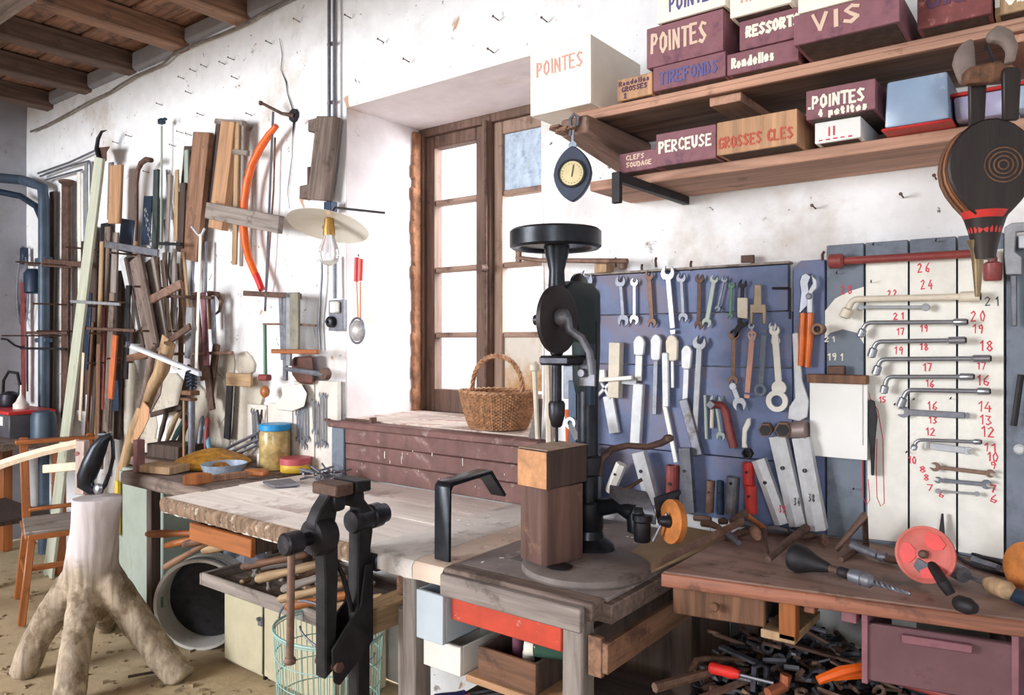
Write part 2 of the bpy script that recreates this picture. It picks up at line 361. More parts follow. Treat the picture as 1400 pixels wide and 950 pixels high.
# sill board and boarding under the window
sill = MB().bx(-2.70, -1.545, 2.175, 2.235, OZ0-.012, OZ0+.018).bx(OX0, OX1, 2.235, WY-.03, OZ0-.01, OZ0+.016).build('trim_2', W_sill, kind='structure', bev=.006)
M_dust = mat('pale dusty sill boards', S(214,198,188), .15, 8, .8, spots=(S(160,120,108), .35))
for i, (y0, y1) in enumerate(((2.245,2.40),(2.405,2.57),(2.575,2.70))): MB().bx(OX0+.002, OX1-.002, y0, y1, OZ0+.016, OZ0+.024+.002*i).build('sill_board', M_dust, sill, along=(1,0,0), bev=.003)
bd = MB().bx(-2.68, -1.56, 2.212, 2.236, .85, OZ0-.012).build('trim_3', W_sill, kind='structure')
for i, (z0, z1) in enumerate(((.85,.925),(.928,.995),(.998,1.062))):
    MB().bx(-2.60, -1.57, 2.20-.002*i, 2.213, z0, z1).build('board', W_sill, bd, along=(1,0,0), bev=.003)
MB().bx(-2.685, -2.603, 2.19, 2.213, .85, 1.062).build('end_board', M_gblue, bd, bev=.004, label='grey blue end board with drips')
dr = MB()
for i in range(20):
    x = -2.58+random.random()*.95; z = .87+random.random()*.17; h = random.choice((.004,.006,.012,.03)); dr.box((x, 2.1968, z), (.002+.002*random.random(), .0015, h))
dr.build('paint_drips', M_whitep, bd)
# electric cable under the joists
cab = [wy(px, py, DW-.03) for px, py in ((420,-15),(352,22),(330,35),(300,48),(272,58),(238,73),(222,88),(185,104),(163,117),(150,126),(120,140),(85,160),(60,173),(42,180))]
one('electric_cable', 'thin grey cable clipped along the wall just below the ceiling joists', 'cable', MB().tube(cab, .007, 6), M_grime)
# nails in the plaster
nl = 0
for (px, py) in ((283,92),(268,98),(320,82),(325,108),(252,108),(262,128),(222,144),(180,187),(162,196),(278,158),(250,182),(262,185),(240,200),(308,88),(345,158),(204,236),(300,188),(372,60),(410,30),(480,25),(525,58),(682,28),(675,72),(748,30),(560,85),(1280,245),(1235,270),(1115,285),(760,320)):
    p = wy(px, py, DW); nl += 1
    n_ = one('nail', 'bare rusty nail stuck in the white plaster wall', 'nail', MB().tube([p, p+V((0,-.035,.004)), ], [.0025,.002], 5).lathe([(.005,0),(.005,.002)], p+V((0,-.035,.004)), (0,-1,0), 6), M_rust, 'bare nails in the plaster')
# ================= WRITING (brush strokes)
GL = {'A':[[(0,0),(.45,1),(.9,0)],[(.15,.4),(.75,.4)]],'B':[[(0,0),(0,1),(.6,.95),(.65,.7),(.5,.55),(0,.52)],[(.5,.55),(.8,.4),(.75,.1),(.5,0),(0,0)]],
'C':[[(.9,.85),(.6,1),(.2,.85),(0,.45),(.2,.1),(.6,0),(.9,.15)]],'D':[[(0,0),(0,1),(.5,.95),(.85,.55),(.6,.08),(0,0)]],'E':[[(.8,1),(0,1),(0,0),(.8,0)],[(0,.52),(.6,.52)]],
'F':[[(.8,1),(0,1),(0,0)],[(0,.52),(.6,.52)]],'G':[[(.9,.85),(.5,1),(.1,.8),(0,.4),(.2,.05),(.6,0),(.9,.2),(.9,.45),(.55,.45)]],'H':[[(0,0),(0,1)],[(.8,0),(.8,1)],[(0,.5),(.8,.5)]],
'I':[[(.15,0),(.15,1)]],'L':[[(0,1),(0,0),(.7,0)]],'M':[[(0,0),(.05,1),(.45,.4),(.85,1),(.9,0)]],'N':[[(0,0),(0,1),(.8,0),(.8,1)]],'O':[[(.4,1),(.05,.75),(.05,.25),(.4,0),(.8,.25),(.8,.75),(.4,1)]],
'P':[[(0,0),(0,1),(.6,.95),(.75,.72),(.5,.5),(0,.45)]],'R':[[(0,0),(0,1),(.6,.95),(.7,.72),(.5,.52),(0,.48),(.8,0)]],'S':[[(.8,.9),(.4,1),(.05,.78),(.4,.52),(.75,.25),(.4,0),(0,.1)]],
'T':[[(0,1),(.9,1)],[(.45,1),(.45,0)]],'U':[[(0,1),(.05,.2),(.4,0),(.75,.2),(.8,1)]],'V':[[(0,1),(.4,0),(.8,1)]],'X':[[(0,0),(.8,1)],[(0,1),(.8,0)]],'Y':[[(0,1),(.4,.5),(.8,1)],[(.4,.5),(.4,0)]],
'a':[[(.55,.55),(.2,.6),(0,.3),(.2,0),(.55,.15)],[(.6,.6),(.6,0)]],'d':[[(.6,.5),(.25,.6),(0,.3),(.25,0),(.6,.15)],[(.6,1),(.6,0)]],'e':[[(0,.32),(.6,.36),(.35,.62),(0,.35),(.2,0),(.6,.1)]],
'l':[[(.1,1),(.1,0)]],'i':[[(.1,.6),(.1,0)],[(.1,.8),(.1,.88)]],'n':[[(0,.6),(0,0)],[(0,.45),(.35,.62),(.55,.4),(.55,0)]],'o':[[(.3,.6),(0,.3),(.3,0),(.6,.3),(.3,.6)]],'r':[[(0,.6),(0,0)],[(0,.4),(.4,.6)]],
's':[[(.5,.55),(.15,.6),(.1,.38),(.5,.22),(.3,0),(0,.06)]],'t':[[(.25,.95),(.25,.1),(.5,0)],[(0,.62),(.5,.62)]],'u':[[(0,.6),(.05,.05),(.5,.1)],[(.55,.6),(.55,0)]],'p':[[(0,.6),(0,-.35)],[(0,.5),(.5,.55),(.5,.1),(0,.08)]],
'm':[[(0,.6),(0,0)],[(0,.5),(.25,.6),(.35,0)],[(.35,.5),(.6,.6),(.7,0)]],'g':[[(.5,.5),(.2,.6),(0,.3),(.3,.05),(.55,.3)],[(.55,.6),(.5,-.3),(.1,-.35)]],
'0':[[(.3,1),(0,.6),(.1,.1),(.4,0),(.6,.5),(.3,1)]],'1':[[(.05,.75),(.3,1),(.3,0)]],'2':[[(0,.8),(.3,1),(.55,.75),(0,0),(.6,.02)]],'3':[[(0,.95),(.5,.9),(.2,.55),(.55,.25),(.2,0),(0,.08)]],
'4':[[(.35,1),(0,.35),(.6,.35)],[(.42,.6),(.42,0)]],'5':[[(.55,1),(.1,1),(.05,.6),(.5,.45),(.4,.05),(0,.05)]],'6':[[(.5,1),(.1,.6),(.05,.15),(.4,0),(.55,.3),(.1,.45)]],'7':[[(0,1),(.55,1),(.2,0)]],
'8':[[(.3,.52),(.05,.78),(.3,1),(.52,.78),(.05,.25),(.3,0),(.58,.25),(.3,.52)]],'9':[[(.5,.6),(.15,.55),(.1,.85),(.4,1),(.52,.7),(.4,0)]],'-':[[(0,.4),(.5,.4)]],'.':[[(.1,0),(.12,.08)]]}
def letters(text, o, u, v, width, height, th, mat_, parent, jit=.04, lift=.0012, name='lettering'):
    """brush lettering lying in the plane o + u*x + v*y"""
    o, u, v = V(o), V(u).normalized(), V(v).normalized(); n = u.cross(v)
    adv = [(.55 if c in 'Ili1.' else 1.0) if c != ' ' else .7 for c in text]; tot = sum(adv)
    cw = width/tot; x = 0; mb = MB()
    for c, a in zip(text, adv):
        jy = (random.random()-.5)*jit*2*height
        for st in GL.get(c, []):
            P = [V((x+(q[0]+random.uniform(-jit, jit))*cw*.78, q[1]*height+jy+random.uniform(-jit, jit)*height*.4, 0)) for q in st]
            for k in range(len(P)-1):
                d = P[k+1]-P[k]
                if d.length < 1e-6: continue
                d.normalize(); w = V((-d.y, d.x, 0))*th*.5*random.uniform(.8, 1.2); e = d*th*.35
                quad = [P[k]-e-w, P[k+1]+e-w, P[k+1]+e+w, P[k]-e+w]
                lf = lift+random.random()*.0004
                mb.hexa([o+u*q.x+v*q.y for q in quad], [o+u*q.x+v*q.y+n*lf for q in quad])
        x += cw*a
    return mb.build(name, mat_, parent, smooth=0)
# ================= SHAPES FOR TOOLS
NY = V((0, -1, 0))
def fr2(A, B, Y):
    a = wy(*A, Y) if len(A) == 2 else V(A); b = wy(*B, Y) if len(B) == 2 else V(B)
    d = b-a; L = d.length; u = d/L; v = V((u.z, 0, -u.x)).normalized()
    return a, b, u, v, L
def pxw(A, w, Y):   # width of w pixels at pixel A measured in the plane Y
    return (wy(A[0]+w/2, A[1], Y)-wy(A[0]-w/2, A[1], Y)).length
def plank(name, label, cat, A, B, Y, wpx, th, m, group=None, bev=.003, wb=None, hole=False, horiz=False):
    a, b, u, v, L = fr2(A, B, Y)
    if horiz: w1 = w2 = (wy(A[0], A[1]+wpx, Y)-wy(A[0], A[1], Y)).length
    else: w1 = pxw(A, wpx, Y); w2 = pxw(B, wb or wpx, Y)
    mb = MB().prism([(0,-w1/2),(L,-w2/2),(L,w2/2),(0,w1/2)], a, u, v, NY*th)
    return one(name, label, cat, mb, m, group, along=u, bev=min(bev, th/3, w1/5))
def rod(name, label, cat, pts, Y, r, m, group=None, n=8):
    P = [wy(*p[:2], p[2] if len(p) > 2 else Y) for p in pts]
    return one(name, label, cat, MB().tube(P, r, n), m, group, along=(P[-1]-P[0]))
def head_open(R, ang, side):
    """outline of an open jaw, centred 0,0, jaw pointing +x turned by ang"""
    pts = []; n = 12
    for i in range(n+1):
        a = math.radians(150)-i*math.radians(105)/n; pts.append((R*math.cos(a), R*math.sin(a)))
    g = R*.48
    pts += [(R*1.02, g), (R*.2, g*.95), (-R*.1, g*.5), (-R*.1, -g*.5), (R*.2, -g*.95), (R*1.02, -g)]
    for i in range(n+1):
        a = -math.radians(45)-i*math.radians(105)/n; pts.append((R*math.cos(a), R*math.sin(a)))
    c, s = math.cos(ang), math.sin(ang)
    return [(x*c-y*s, x*s+y*c) for x, y in pts]
def wrench(label, A, B, w1, w2, hw, m, Y=2.19, e1='open', e2='open', th=.006, group=None, ang=.26, cat='wrench', name='wrench'):
    a, b, u, v, L = fr2(A, B, Y); k = pxw(A, 1, Y); R1, R2, h = w1*k/2, w2*k/2, hw*k/2
    t = thing(name, label, cat, a-V((0,0,0)), group)
    MB().prism([(R1*.75,-h),(L-R2*.75,-h),(L-R2*.75,h),(R1*.75,h)], a+NY*th*.15, u, v, NY*th*.7).build('shank', m, t, bev=min(h*.4,.0015))
    for (c, R, kind, sg) in ((a, R1, e1, -1), (b, R2, e2, 1)):
        if kind == 'open':
            pl = [(x*sg, y) for x, y in head_open(R, ang*sg, 1)]
            MB().prism(pl, c, u, v, NY*th).build('jaw', m, t, bev=.0006)
        elif kind == 'ring': MB().ring(c, NY, R, R*.56, th*1.2, 14).build('ring_end', m, t)
        elif kind == 'round': MB().lathe([(R*.9,0),(R,.001),(R,th-.001),(R*.9,th)], c, NY, 14).build('round_end', m, t)
        elif kind == 'flat': MB().prism([(-R*.2,-h),(R*sg,-h*.8),(R*sg,h*.8),(-R*.2,h)], c+NY*th*.15, u, v, NY*th*.7).build('plain_end', m, t)
    return t
def pboard(label, name, cat, pts, Y, th, m, group=None, bev=.002):   # flat outlined piece in a wall-parallel plane, outline in px
    P = [wy(a, b, Y) for a, b in pts]; mb = MB().hexa(P, [p+NY*th for p in P]); return one(name, label, cat, mb, m, group, bev=bev)
def cyl(a, b, r, n=14, r2=None, mb=None):
    mb = mb or MB(); a, b = V(a), V(b); L = (b-a).length; return mb.lathe([(r,0),(r if r2 is None else r2,L)], a, b-a, n)
# ================= LEFT WORKBENCH
BZ = .85; BF = 1.475
wb = thing('workbench', 'long heavy workbench with a pale worn plank top under the window', 'workbench', (-1.9, 1.85, 0))
ys = [BF, 1.63, 1.80, 1.985, 2.19]
for i in range(4):
    x1 = -1.405 if i else -1.40
    pl = MB(); n = 14; x0 = -2.80+.01*(i % 2)
    # front plank has a chewed front edge
    bot, top = [], []
    if i == 0:
        pts = [(x0, ys[1]-.002)]+[(x0+(x1-x0)*k/60, BF+random.uniform(-.007, .006)) for k in range(61)]+[(x1, ys[1]-.002)]
        pl.hexa([(x, y, BZ-.055) for x, y in pts], [(x, y+(.006 if y < 1.6 else 0), BZ) for x, y in pts])
    else: pl.bx(x0, x1, ys[i], ys[i+1]-.003, BZ-.055, BZ-.001*(i % 2))
    pl.build('plank', W_bench, wb, along=(1,0,0), bev=.003)
em = MB()
NE = 220
for k in range(NE+1):
    x = -2.80+1.14*k/NE; w_ = noise.noise(V((x*40, 0, 0))); w2_ = noise.noise(V((x*90, 3, 0)))
    for (yy, zz_) in ((.004, .003), (-.006, -.004), (-.011+.005*w_, -.016), (-.009+.006*w2_, -.034), (-.006+.005*w_, -.050+.004*w2_), (.004, -.056)): em.v.append(V((x, BF+yy, BZ+zz_)))
for k in range(NE):
    for j in range(5): em.f.append((k*6+j, (k+1)*6+j, (k+1)*6+j+1, k*6+j+1))
em.build('chipped_edge', W_edge, wb)
# sheet covers on the top, rounded over the front
def cover(x0, x1, m, lb, y1=2.19, z=BZ, drop=.045):
    s = MB(); pr = [(y1, z+.004), (BF+.02, z+.004), (BF-.005, z), (BF-.014, z-.012), (BF-.014, z-drop), (BF-.010, z-drop), (BF-.010, z-.012), (BF-.003, z-.004), (BF+.02, z-.0005), (y1, z-.0005)]
    s.hexa([(x0, y, q) for y, q in pr], [(x1, y, q) for y, q in pr]); s.build('bench_cover', m, wb, label=lb)
M_cov = mat('pale worn hardboard', S(230,208,190), .1, 6, .7, spots=(S(180,150,130), .32), spot_scale=12, bump=.2)
M_cov2 = mat('whitened hardboard', S(226,220,214), .1, 6, .7, spots=(S(170,164,160), .35), spot_scale=10, bump=.2)
cover(-1.66, -1.455, M_cov2, 'whitish worn sheet rounded over the front edge')
cover(-1.452, -1.345, M_cov, 'pinkish tan worn sheet rounded over the front edge')
# right end of the bench: dark covering, front batten
MB().bx(-1.402, -.86, BF+.03, 2.19, BZ-.05, BZ-.006).build('plank', W_old, wb, along=(1,0,0), bev=.003)
cv = MB().bx(-1.34, -.88, BF+.045, 2.19, BZ-.006, BZ+.003).build('bench_cover', M_lino, wb, bev=.001, label='grey worn covering with pale flecks')
MB().bx(-1.25, -1.12, BF+.15, BF+.35, BZ+.003, BZ+.0045).build('scorched_patch', M_grime, cv)
MB().bx(-1.342, -.885, BF-.012, BF+.043, BZ-.04, BZ+.004).build('front_batten', W_old, wb, along=(1,0,0), bev=.004)
MB().bx(-1.335, -.905, BF-.034, BF-.013, BZ-.062, BZ-.006).build('front_rail', W_grey, wb, along=(1,0,0), bev=.003, label='grey front rail above the red drawer')
sp = MB()
for k in range(90):
    x = random.uniform(-1.9, -.95); y = random.uniform(BF+.06, 2.15); s_ = random.uniform(.002, .007); sp.box((x, y, BZ+.0045), (s_*random.uniform(.6,2), s_, .0012), Matrix.Rotation(random.random()*3, 3, 'Z'))
sp.build('plaster_flecks', M_whitep, wb, kind='stuff')
# legs and rails
def leg(x, y, w, d, m, nm='leg', z1=BZ-.056): MB().hexa([(x-w/2,y-d/2,0),(x+w/2,y-d/2,0),(x+w/2,y+d/2,0),(x-w/2,y+d/2,0)], [(x-w*.47,y-d*.47,z1),(x+w*.47,y-d*.47,z1),(x+w*.47,y+d*.47,z1),(x-w*.47,y+d*.47,z1)]).build(nm, m, wb, along=(0,0,1), bev=.005)
leg(-1.495, 1.52, .055, .07, W_grey); leg(-.957, 1.515, .06, .06, W_grey); leg(-2.76, 2.1, .06, .06, W_dark); leg(-1.5, 2.1, .07, .07, W_dark); leg(-.95, 2.1, .07, .07, W_dark)
MB().tube([(-1.62,1.60,0),(-1.60,1.60,.3),(-1.60,1.59,.66)], [.045,.036,.03], 12).build('leg', W_grey, wb, along=(0,0,1), label='round log prop behind the front leg')
MB().bx(-1.72, -1.63, 1.44, 2.1, .60, .67).build('rail', W_tan, wb, along=(0,1,0), bev=.005)
MB().bx(-1.62, -1.53, 1.56, 2.1, .70, .77).build('rail', W_red, wb, along=(0,1,0), bev=.005)
MB().bx(-.922, -.885, 1.50, 1.515, .672, .765).bx(-.884, -.868, 1.50, 1.95, .685, .755).build('rail', W_red, wb, along=(0,1,0), bev=.002, label='light wood open drawer end beside the right leg')
# drawers
d = MB().bx(-2.60, -2.215, BF-.005, BF+.015, .722, .786).build('drawer', W_orange, wb, along=(1,0,0), bev=.003, label='varnished orange drawer front')
MB().bx(-2.59, -2.225, BF+.016, 1.9, .727, .735).bx(-2.59,-2.58,BF+.016,1.9,.735,.78).bx(-2.235,-2.225,BF+.016,1.9,.735,.78).build('drawer_box', W_dark, d)
d = MB().bx(-1.335, -.985, BF+.01, BF+.028, .712, .786).build('drawer', M_redd, wb, bev=.003, label='scratched bright red drawer front')
MB().bx(-1.325, -.995, BF+.029, 2.0, .716, .724).bx(-1.325,-1.315,BF+.029,2.0,.725,.782).bx(-1.005,-.995,BF+.029,2.0,.725,.782).build('drawer_box', W_dark, d)
M_pblue = mat('pale blue grey enamel', S(190,202,212), .05, 6, .4, spots=(S(160,170,178), .15), bump=.03)
M_offw = mat('off white enamel', S(232,230,224), .05, 6, .4, spots=(S(200,196,186), .15), bump=.03)
def bin_(x0, x1, y0, y1, z0, z1, m, lb):
    b = MB().bx(x0, x1, y0, y0+.012, z0, z1)
    q = b.build('drawer', m, wb, bev=.002, label=lb)
    MB().bx(x0, x0+.004, y0+.013, y1, z0, z1).bx(x1-.004, x1, y0+.013, y1, z0, z1).bx(x0, x1, y0+.013, y1, z0, z0+.004).bx(x0, x1, y1-.004, y1, z0, z1).build('drawer_box', m, q, bev=.001)
    return q
bin_(-1.44, -1.342, 1.462, 1.66, .648, .778, M_pblue, 'pale blue metal drawer pulled out')
bin_(-1.445, -1.31, 1.495, 1.74, .562, .640, M_offw, 'off white metal drawer below the blue one')
MB().bx(-1.29, -1.03, 1.49, 1.75, .560, .578).build('shelf', W_pine, wb, along=(1,0,0), bev=.003)
MB().bx(-1.45, -1.0, 1.56, 2.1, .40, .42).build('shelf', W_dark, wb, along=(1,0,0), bev=.003)
# brown open box on that shelf with bottles
bb = thing('wooden_box', 'open brown wooden box full of bottles under the red drawer', 'box', (-1.16, 1.58, .579))
MB().bx(-1.255, -1.07, 1.50, 1.51, .579, .657).build('side_panel', W_brown, bb, along=(1,0,0), bev=.002)
MB().bx(-1.255, -1.07, 1.69, 1.70, .579, .657).build('side_panel', W_brown, bb, along=(1,0,0), bev=.002)
MB().bx(-1.255, -1.245, 1.511, 1.689, .579, .657).build('side_panel', W_dark, bb, bev=.002)
MB().bx(-1.08, -1.07, 1.511, 1.689, .579, .657).build('side_panel', W_dark, bb, bev=.002)
MB().bx(-1.244, -1.081, 1.511, 1.689, .579, .585).build('bottom', W_dark, bb)
M_grg = mat('dark green glass', S(52,84,72), .1, 6, .12, bump=0); M_mauvec = mat('mauve can', S(120,72,92), .1, 8, .5, bump=0)
one('can', 'small mauve can standing in the brown box', 'can', MB().lathe([(.014,0),(.015,.003),(.015,.075),(.011,.08),(.011,.088)], (-1.20,1.60,.587), n=16), M_mauvec)
bo = thing('bottle', 'white capped bottle beside the mauve can in the brown box', 'bottle', (-1.15,1.58,.587))
MB().lathe([(.015,0),(.016,.004),(.016,.055),(.007,.07),(.007,.078)], (-1.15,1.58,.587), n=16).build('body', M_offw, bo)
MB().lathe([(.010,0),(.011,.002),(.011,.016),(.008,.02)], (-1.15,1.58,.665), n=14).build('cap', M_enamel, bo)
bo = thing('bottle', 'green bottle with a white cap lying across the brown box rim', 'bottle', (-1.07,1.55,.658))
MB().lathe([(.021,0),(.023,.006),(.023,.11),(.010,.135)], (-1.095,1.535,.682), (.92,.38,.0), 18).build('body', M_grg, bo)
MB().lathe([(.020,0),(.022,.004),(.021,.024)], (-1.12,1.525,.682), (.92,.38,.0), 18).build('cap', M_enamel, bo)
M_lblue = mat('light blue plastic', S(120,168,196), .08, 8, .45, bump=0)
one('tube', 'light blue tube lying on the shelf below the brown box', 'tube', MB().lathe([(.012,0),(.016,.004),(.016,.11),(.012,.114)], (-1.12,1.51,.436), (.9,.42,0), 18), M_lblue)
# screwdrivers lying on the lowest shelf
hc = [('pink', S(214,72,92)),('dark blue', S(54,62,120)),('wine red', S(190,50,66)),('light wood', S(190,150,104)),('coral pink', S(222,92,100)),('slate blue', S(104,124,150)),('black', S(40,40,46)),('brown', S(120,84,60)),('yellow', S(206,170,60))]
for i, (nm, c) in enumerate(hc):
    x = -1.44+.045*i; y = 1.60+.02*math.sin(i*2); z = .434+.014*(i % 3)
    t = thing('screwdriver', 'screwdriver with a %s handle on the lowest shelf under the bench' % nm, 'screwdriver', (x, y, z-.014), 'screwdrivers under the bench')
    dx = V((.55+.12*math.sin(i*3), .8, 0)).normalized()
    MB().lathe([(.008,0),(.013,.006),(.011,.03),(.013,.07),(.013,.09),(.007,.10)], (x,y,z), -dx, 10).build('handle', mat('handle '+nm, c, .08, 8, .35, bump=0), t)
    MB().lathe([(.004,0),(.004,.1),(.005,.11)], (x,y,z), dx, 8).build('shaft', M_steel, t)
# ================= SECOND LOW BENCH BLOCK (left end) and green cabinet
sb = thing('side_bench', 'thick dark splintered slab bench at the left end of the workbench', 'bench', (-3.2, 1.9, 0))
MB().bx(-3.53, -2.815, 1.66, 2.2, .79, .85).build('slab', W_old, sb, along=(1,0,0), bev=.01)
MB().bx(-4.02, -3.531, 1.92, 2.2, .80, .848).build('slab', W_old, sb, along=(1,0,0), bev=.006)
MB().bx(-3.43, -3.395, 1.67, 1.71, .851, 1.0).build('upstand', mat('mauve stained wood', S(124,84,84), .2, 9, .7), sb, bev=.004)
for x, y in ((-3.50,1.80),(-3.02,2.12)): MB().bx(x-.022, x+.022, y-.022, y+.022, 0, .789).build('leg', W_dark, sb, along=(0,0,1), bev=.004)
gc = thing('metal_cabinet', 'pale green metal cabinet on short legs under the left slab', 'cabinet', (-3.75, 1.98, 0))
MB().hexa([(-4.06,1.90,.13),(-3.53,1.86,.13),(-3.53,2.18,.13),(-4.06,2.2,.13)], [(-4.06,1.90,.79),(-3.53,1.86,.785),(-3.53,2.18,.785),(-4.06,2.2,.785)]).build('body', M_pgreen, gc, bev=.006)
MB().hexa([(-4.02,1.885,.16),(-3.55,1.848,.16),(-3.55,1.858,.16),(-4.02,1.895,.16)], [(-4.02,1.885,.77),(-3.55,1.848,.77),(-3.55,1.858,.77),(-4.02,1.895,.77)]).build('door', M_pgreen, gc, bev=.003)
for z in (.53,.49): MB().box((-3.60,1.845,z), (.014,.012,.028)).build('latch', M_greyp, gc, bev=.002)
for x in (-4.0,-3.58):
    for y in (1.93,2.14): MB().bx(x-.02, x+.02, y-.02, y+.02, 0, .129).build('leg', M_soft, gc)
one('zinc_tube', 'pale blue grey tube standing between green cabinet and bench', 'tube', cyl((-3.43,2.16,0), (-3.43,2.16,.77), .035, 16), M_zinc)
one('folding_rule', 'yellow folding rule standing against the green cabinet', 'ruler', MB().box(wt(161,668,3.9)+V((0,0,-.1)), (.03,.015,.28)), M_yel)
# ================= beige cabinet, drum, tray of tools, wire basket
bc = thing('metal_cabinet', 'beige two door metal cabinet under the bench beside the drum', 'cabinet', (-2.7,2.0,0))
MB().bx(-3.09,-2.33,1.93,2.19,.0,.405).build('body', M_beige, bc, bev=.004)
for i,(x0,x1) in enumerate(((-3.085,-2.80),(-2.785,-2.335))):
    dd = MB().bx(x0,x1,1.912,1.928,.02,.395).build('door', M_beige, bc, bev=.003)
    if i==0: MB().box((-2.80,1.905,.25),(.03,.012,.035)).lathe([(.008,0),(.008,.014)], (-2.80,1.90,.265),(0,-1,0),10).build('latch', M_greyp, dd, bev=.002)
MB().bx(-2.799,-2.786,1.916,1.93,.0,.40).build('seam_strip', M_soft, bc)
dm = thing('drum', 'shallow round steel drum lying on its side under the bench', 'drum', (-3.32,1.93,0))
ax = V((.60,-.80,0)); o = V((-3.33,1.955,.212))
MB().lathe([(.205,-.09),(.212,-.085),(.212,-.03),(.206,-.025),(.206,-.015),(.212,-.01),(.212,.045),(.215,.05),(.212,.055),(.200,.053),(.196,.045),(.196,-.08),(.001,-.08)], o, ax, 48).build('shell', mat('galvanised drum', S(206,204,200), .1, 8, .5, .15, spots=(S(140,136,130), .25), bump=.1), dm)
MB().ring(o+ax*.012, ax, .2135, .206, .012, 48).build('rib', M_steel, dm)
MB().lathe([(.001,-.078),(.195,-.078),(.195,-.075),(.001,-.075)], o, ax, 40).build('dark_disc', M_soft, dm)  # dark disc over the inner back of the drum
MB().box(o+V((-.8,-.6,0))*.213+ax*.02, (.006,.06,.05), Matrix.Rotation(-.64,3,'Z')).build('green_label', M_green, dm)
tr = thing('tool_tray', 'shallow wooden tray of old handles on the beige cabinet', 'tray', (-2.6,1.95,.409))
TZ = .409
MB().bx(-2.99,-2.14,1.76,2.17,TZ,TZ+.012).build('bottom', W_old, tr, along=(1,0,0))
MB().bx(-2.99,-2.14,1.745,1.759,TZ,TZ+.055).build('side_board', W_grey, tr, along=(1,0,0), bev=.004)
MB().bx(-3.005,-2.991,1.745,2.17,TZ,TZ+.05).build('side_board', W_grey, tr, along=(0,1,0), bev=.003)
MB().bx(-2.14,-2.126,1.745,2.17,TZ,TZ+.05).build('side_board', W_grey, tr, along=(0,1,0), bev=.003)
MB().bx(-2.99,-2.14,2.171,2.183,TZ,TZ+.05).build('side_board', W_dark, tr, along=(1,0,0))
def handle(label, a, b, r, m, name='wood_file', cat='file', group='old tool handles in the tray', n=10):
    a, b = V(a), V(b); L = (b-a).length
    return one(name, label, cat, MB().lathe([(r*.55,0),(r*.95,L*.04),(r*1.05,L*.2),(r*.8,L*.45),(r*.95,L*.75),(r*.8,L*.97),(r*.4,L)], a, b-a, n), m, group, along=b-a)
HM = {'orange varnished': W_orange, 'grey weathered': W_grey, 'dark brown': W_brown, 'tan': W_tan, 'reddish': W_red}
hl = [((200,730),(300,728),1.72,.017,'orange varnished','sticking out furthest left'),((225,746),(330,722),1.72,.016,'orange varnished','below the furthest left one'),((250,745),(352,718),1.70,.017,'dark brown','rising under the orange drawer'),
((224,776),(300,732),1.66,.014,'reddish','pointing down left over the drum'),((276,752),(360,738),1.75,.02,'tan','behind the tray corner'),((330,775),(420,758),1.8,.018,'dark brown','across the tray middle'),
((350,792),(440,770),1.78,.02,'tan','left of the vice screw'),((345,778),(400,770),1.95,.016,'grey weathered','at the tray back'),((385,806),(470,778),1.74,.017,'grey weathered','under the vice handle'),
((380,820),(470,798),1.66,.016,'tan','over the tray front edge'),((390,830),(480,812),1.62,.017,'orange varnished','lowest at the tray front'),((400,800),(470,760),1.9,.018,'dark brown','leaning behind the vice'),((440,835),(525,815),1.68,.016,'tan','right of the vice leg'),((300,748),(390,728),1.98,.018,'grey weathered','deep in the tray under the drawer')]
for i,(A,B,Y,r,c,w) in enumerate(hl):
    p, q = wy(*A, Y), wy(*B, Y+.12); handle('%s wooden tool handle %s' % (c, w), p, q, r, HM[c])
for i in range(26):
    a = random.uniform(0,6.28); p = V((random.uniform(-2.85,-2.2), random.uniform(1.80,2.1), TZ+.03+.05*random.random())); q = p+V((math.cos(a)*.11, math.sin(a)*.11*.6, random.uniform(-.01,.02)))
    handle('short old wooden handle lying in the pile in the tray', p, q, random.uniform(.010,.017), random.choice([W_brown,W_old,W_tan,W_grey]), n=8)
one('crumpled_foil', 'crumpled shiny clear plastic on the tool tray', 'plastic', (lambda mb: mb)(MB().add([wy(345,765,1.84)+V((math.cos(a*1.26+b)*.09*(1-b*.35)*random.uniform(.7,1.2), math.sin(a*1.26+b)*.06*(1-b*.35), b*.03*random.uniform(.6,1.4))) for b in range(3) for a in range(5)], [(b*5+a, b*5+(a+1)%5, b*5+5+(a+1)%5, b*5+5+a) for b in range(2) for a in range(5)]+[(10,11,12,13,14)])), M_steel, smooth=0)
wk = thing('wire_basket', 'pale teal round wire basket hanging behind the vice leg', 'basket', (-2.12,1.66,.0))
bx_, by_ = -2.10, 1.70
wm_ = MB()
def circ(r, z, n=36, sq=.8): return [(bx_+r*math.cos(2*math.pi*k/n), by_+r*sq*math.sin(2*math.pi*k/n), z) for k in range(n)]
for z, r in ((.02,.15),(.06,.175),(.12,.185),(.2,.195),(.28,.20),(.36,.205),(.44,.21)): wm_.tube(circ(r,z), .0022, 5, closed=True)
for k in range(54):
    a = 2*math.pi*k/54; c_, s_ = math.cos(a), math.sin(a)*.8
    wm_.tube([(bx_+r*c_, by_+r*s_, z) for z, r in ((.02,.10),(.02,.15),(.06,.175),(.2,.195),(.44,.21))], .0017, 4)
for k in range(9): 
    q = -.14+.035*k; wm_.tube([(bx_+q, by_-.1, .02),(bx_+q, by_+.1, .02)], .0017, 4)
wm_.build('wire_mesh', M_teal, wk, smooth=0)
MB().tube(circ(.212,.45), .005, 6, closed=True).build('rim', M_teal, wk)
MB().tube([(bx_+.20*math.cos(a), by_-.06, .45+.10*math.sin(a)) for a in [math.pi*k/12 for k in range(13)]], .004, 6).build('handle', M_steel, wk)
MB().tube([(bx_+.20*math.cos(a), by_+.03, .40-.06*math.sin(a)) for a in [math.pi*k/12 for k in range(13)]], .004, 6).build('handle', M_steel, wk)
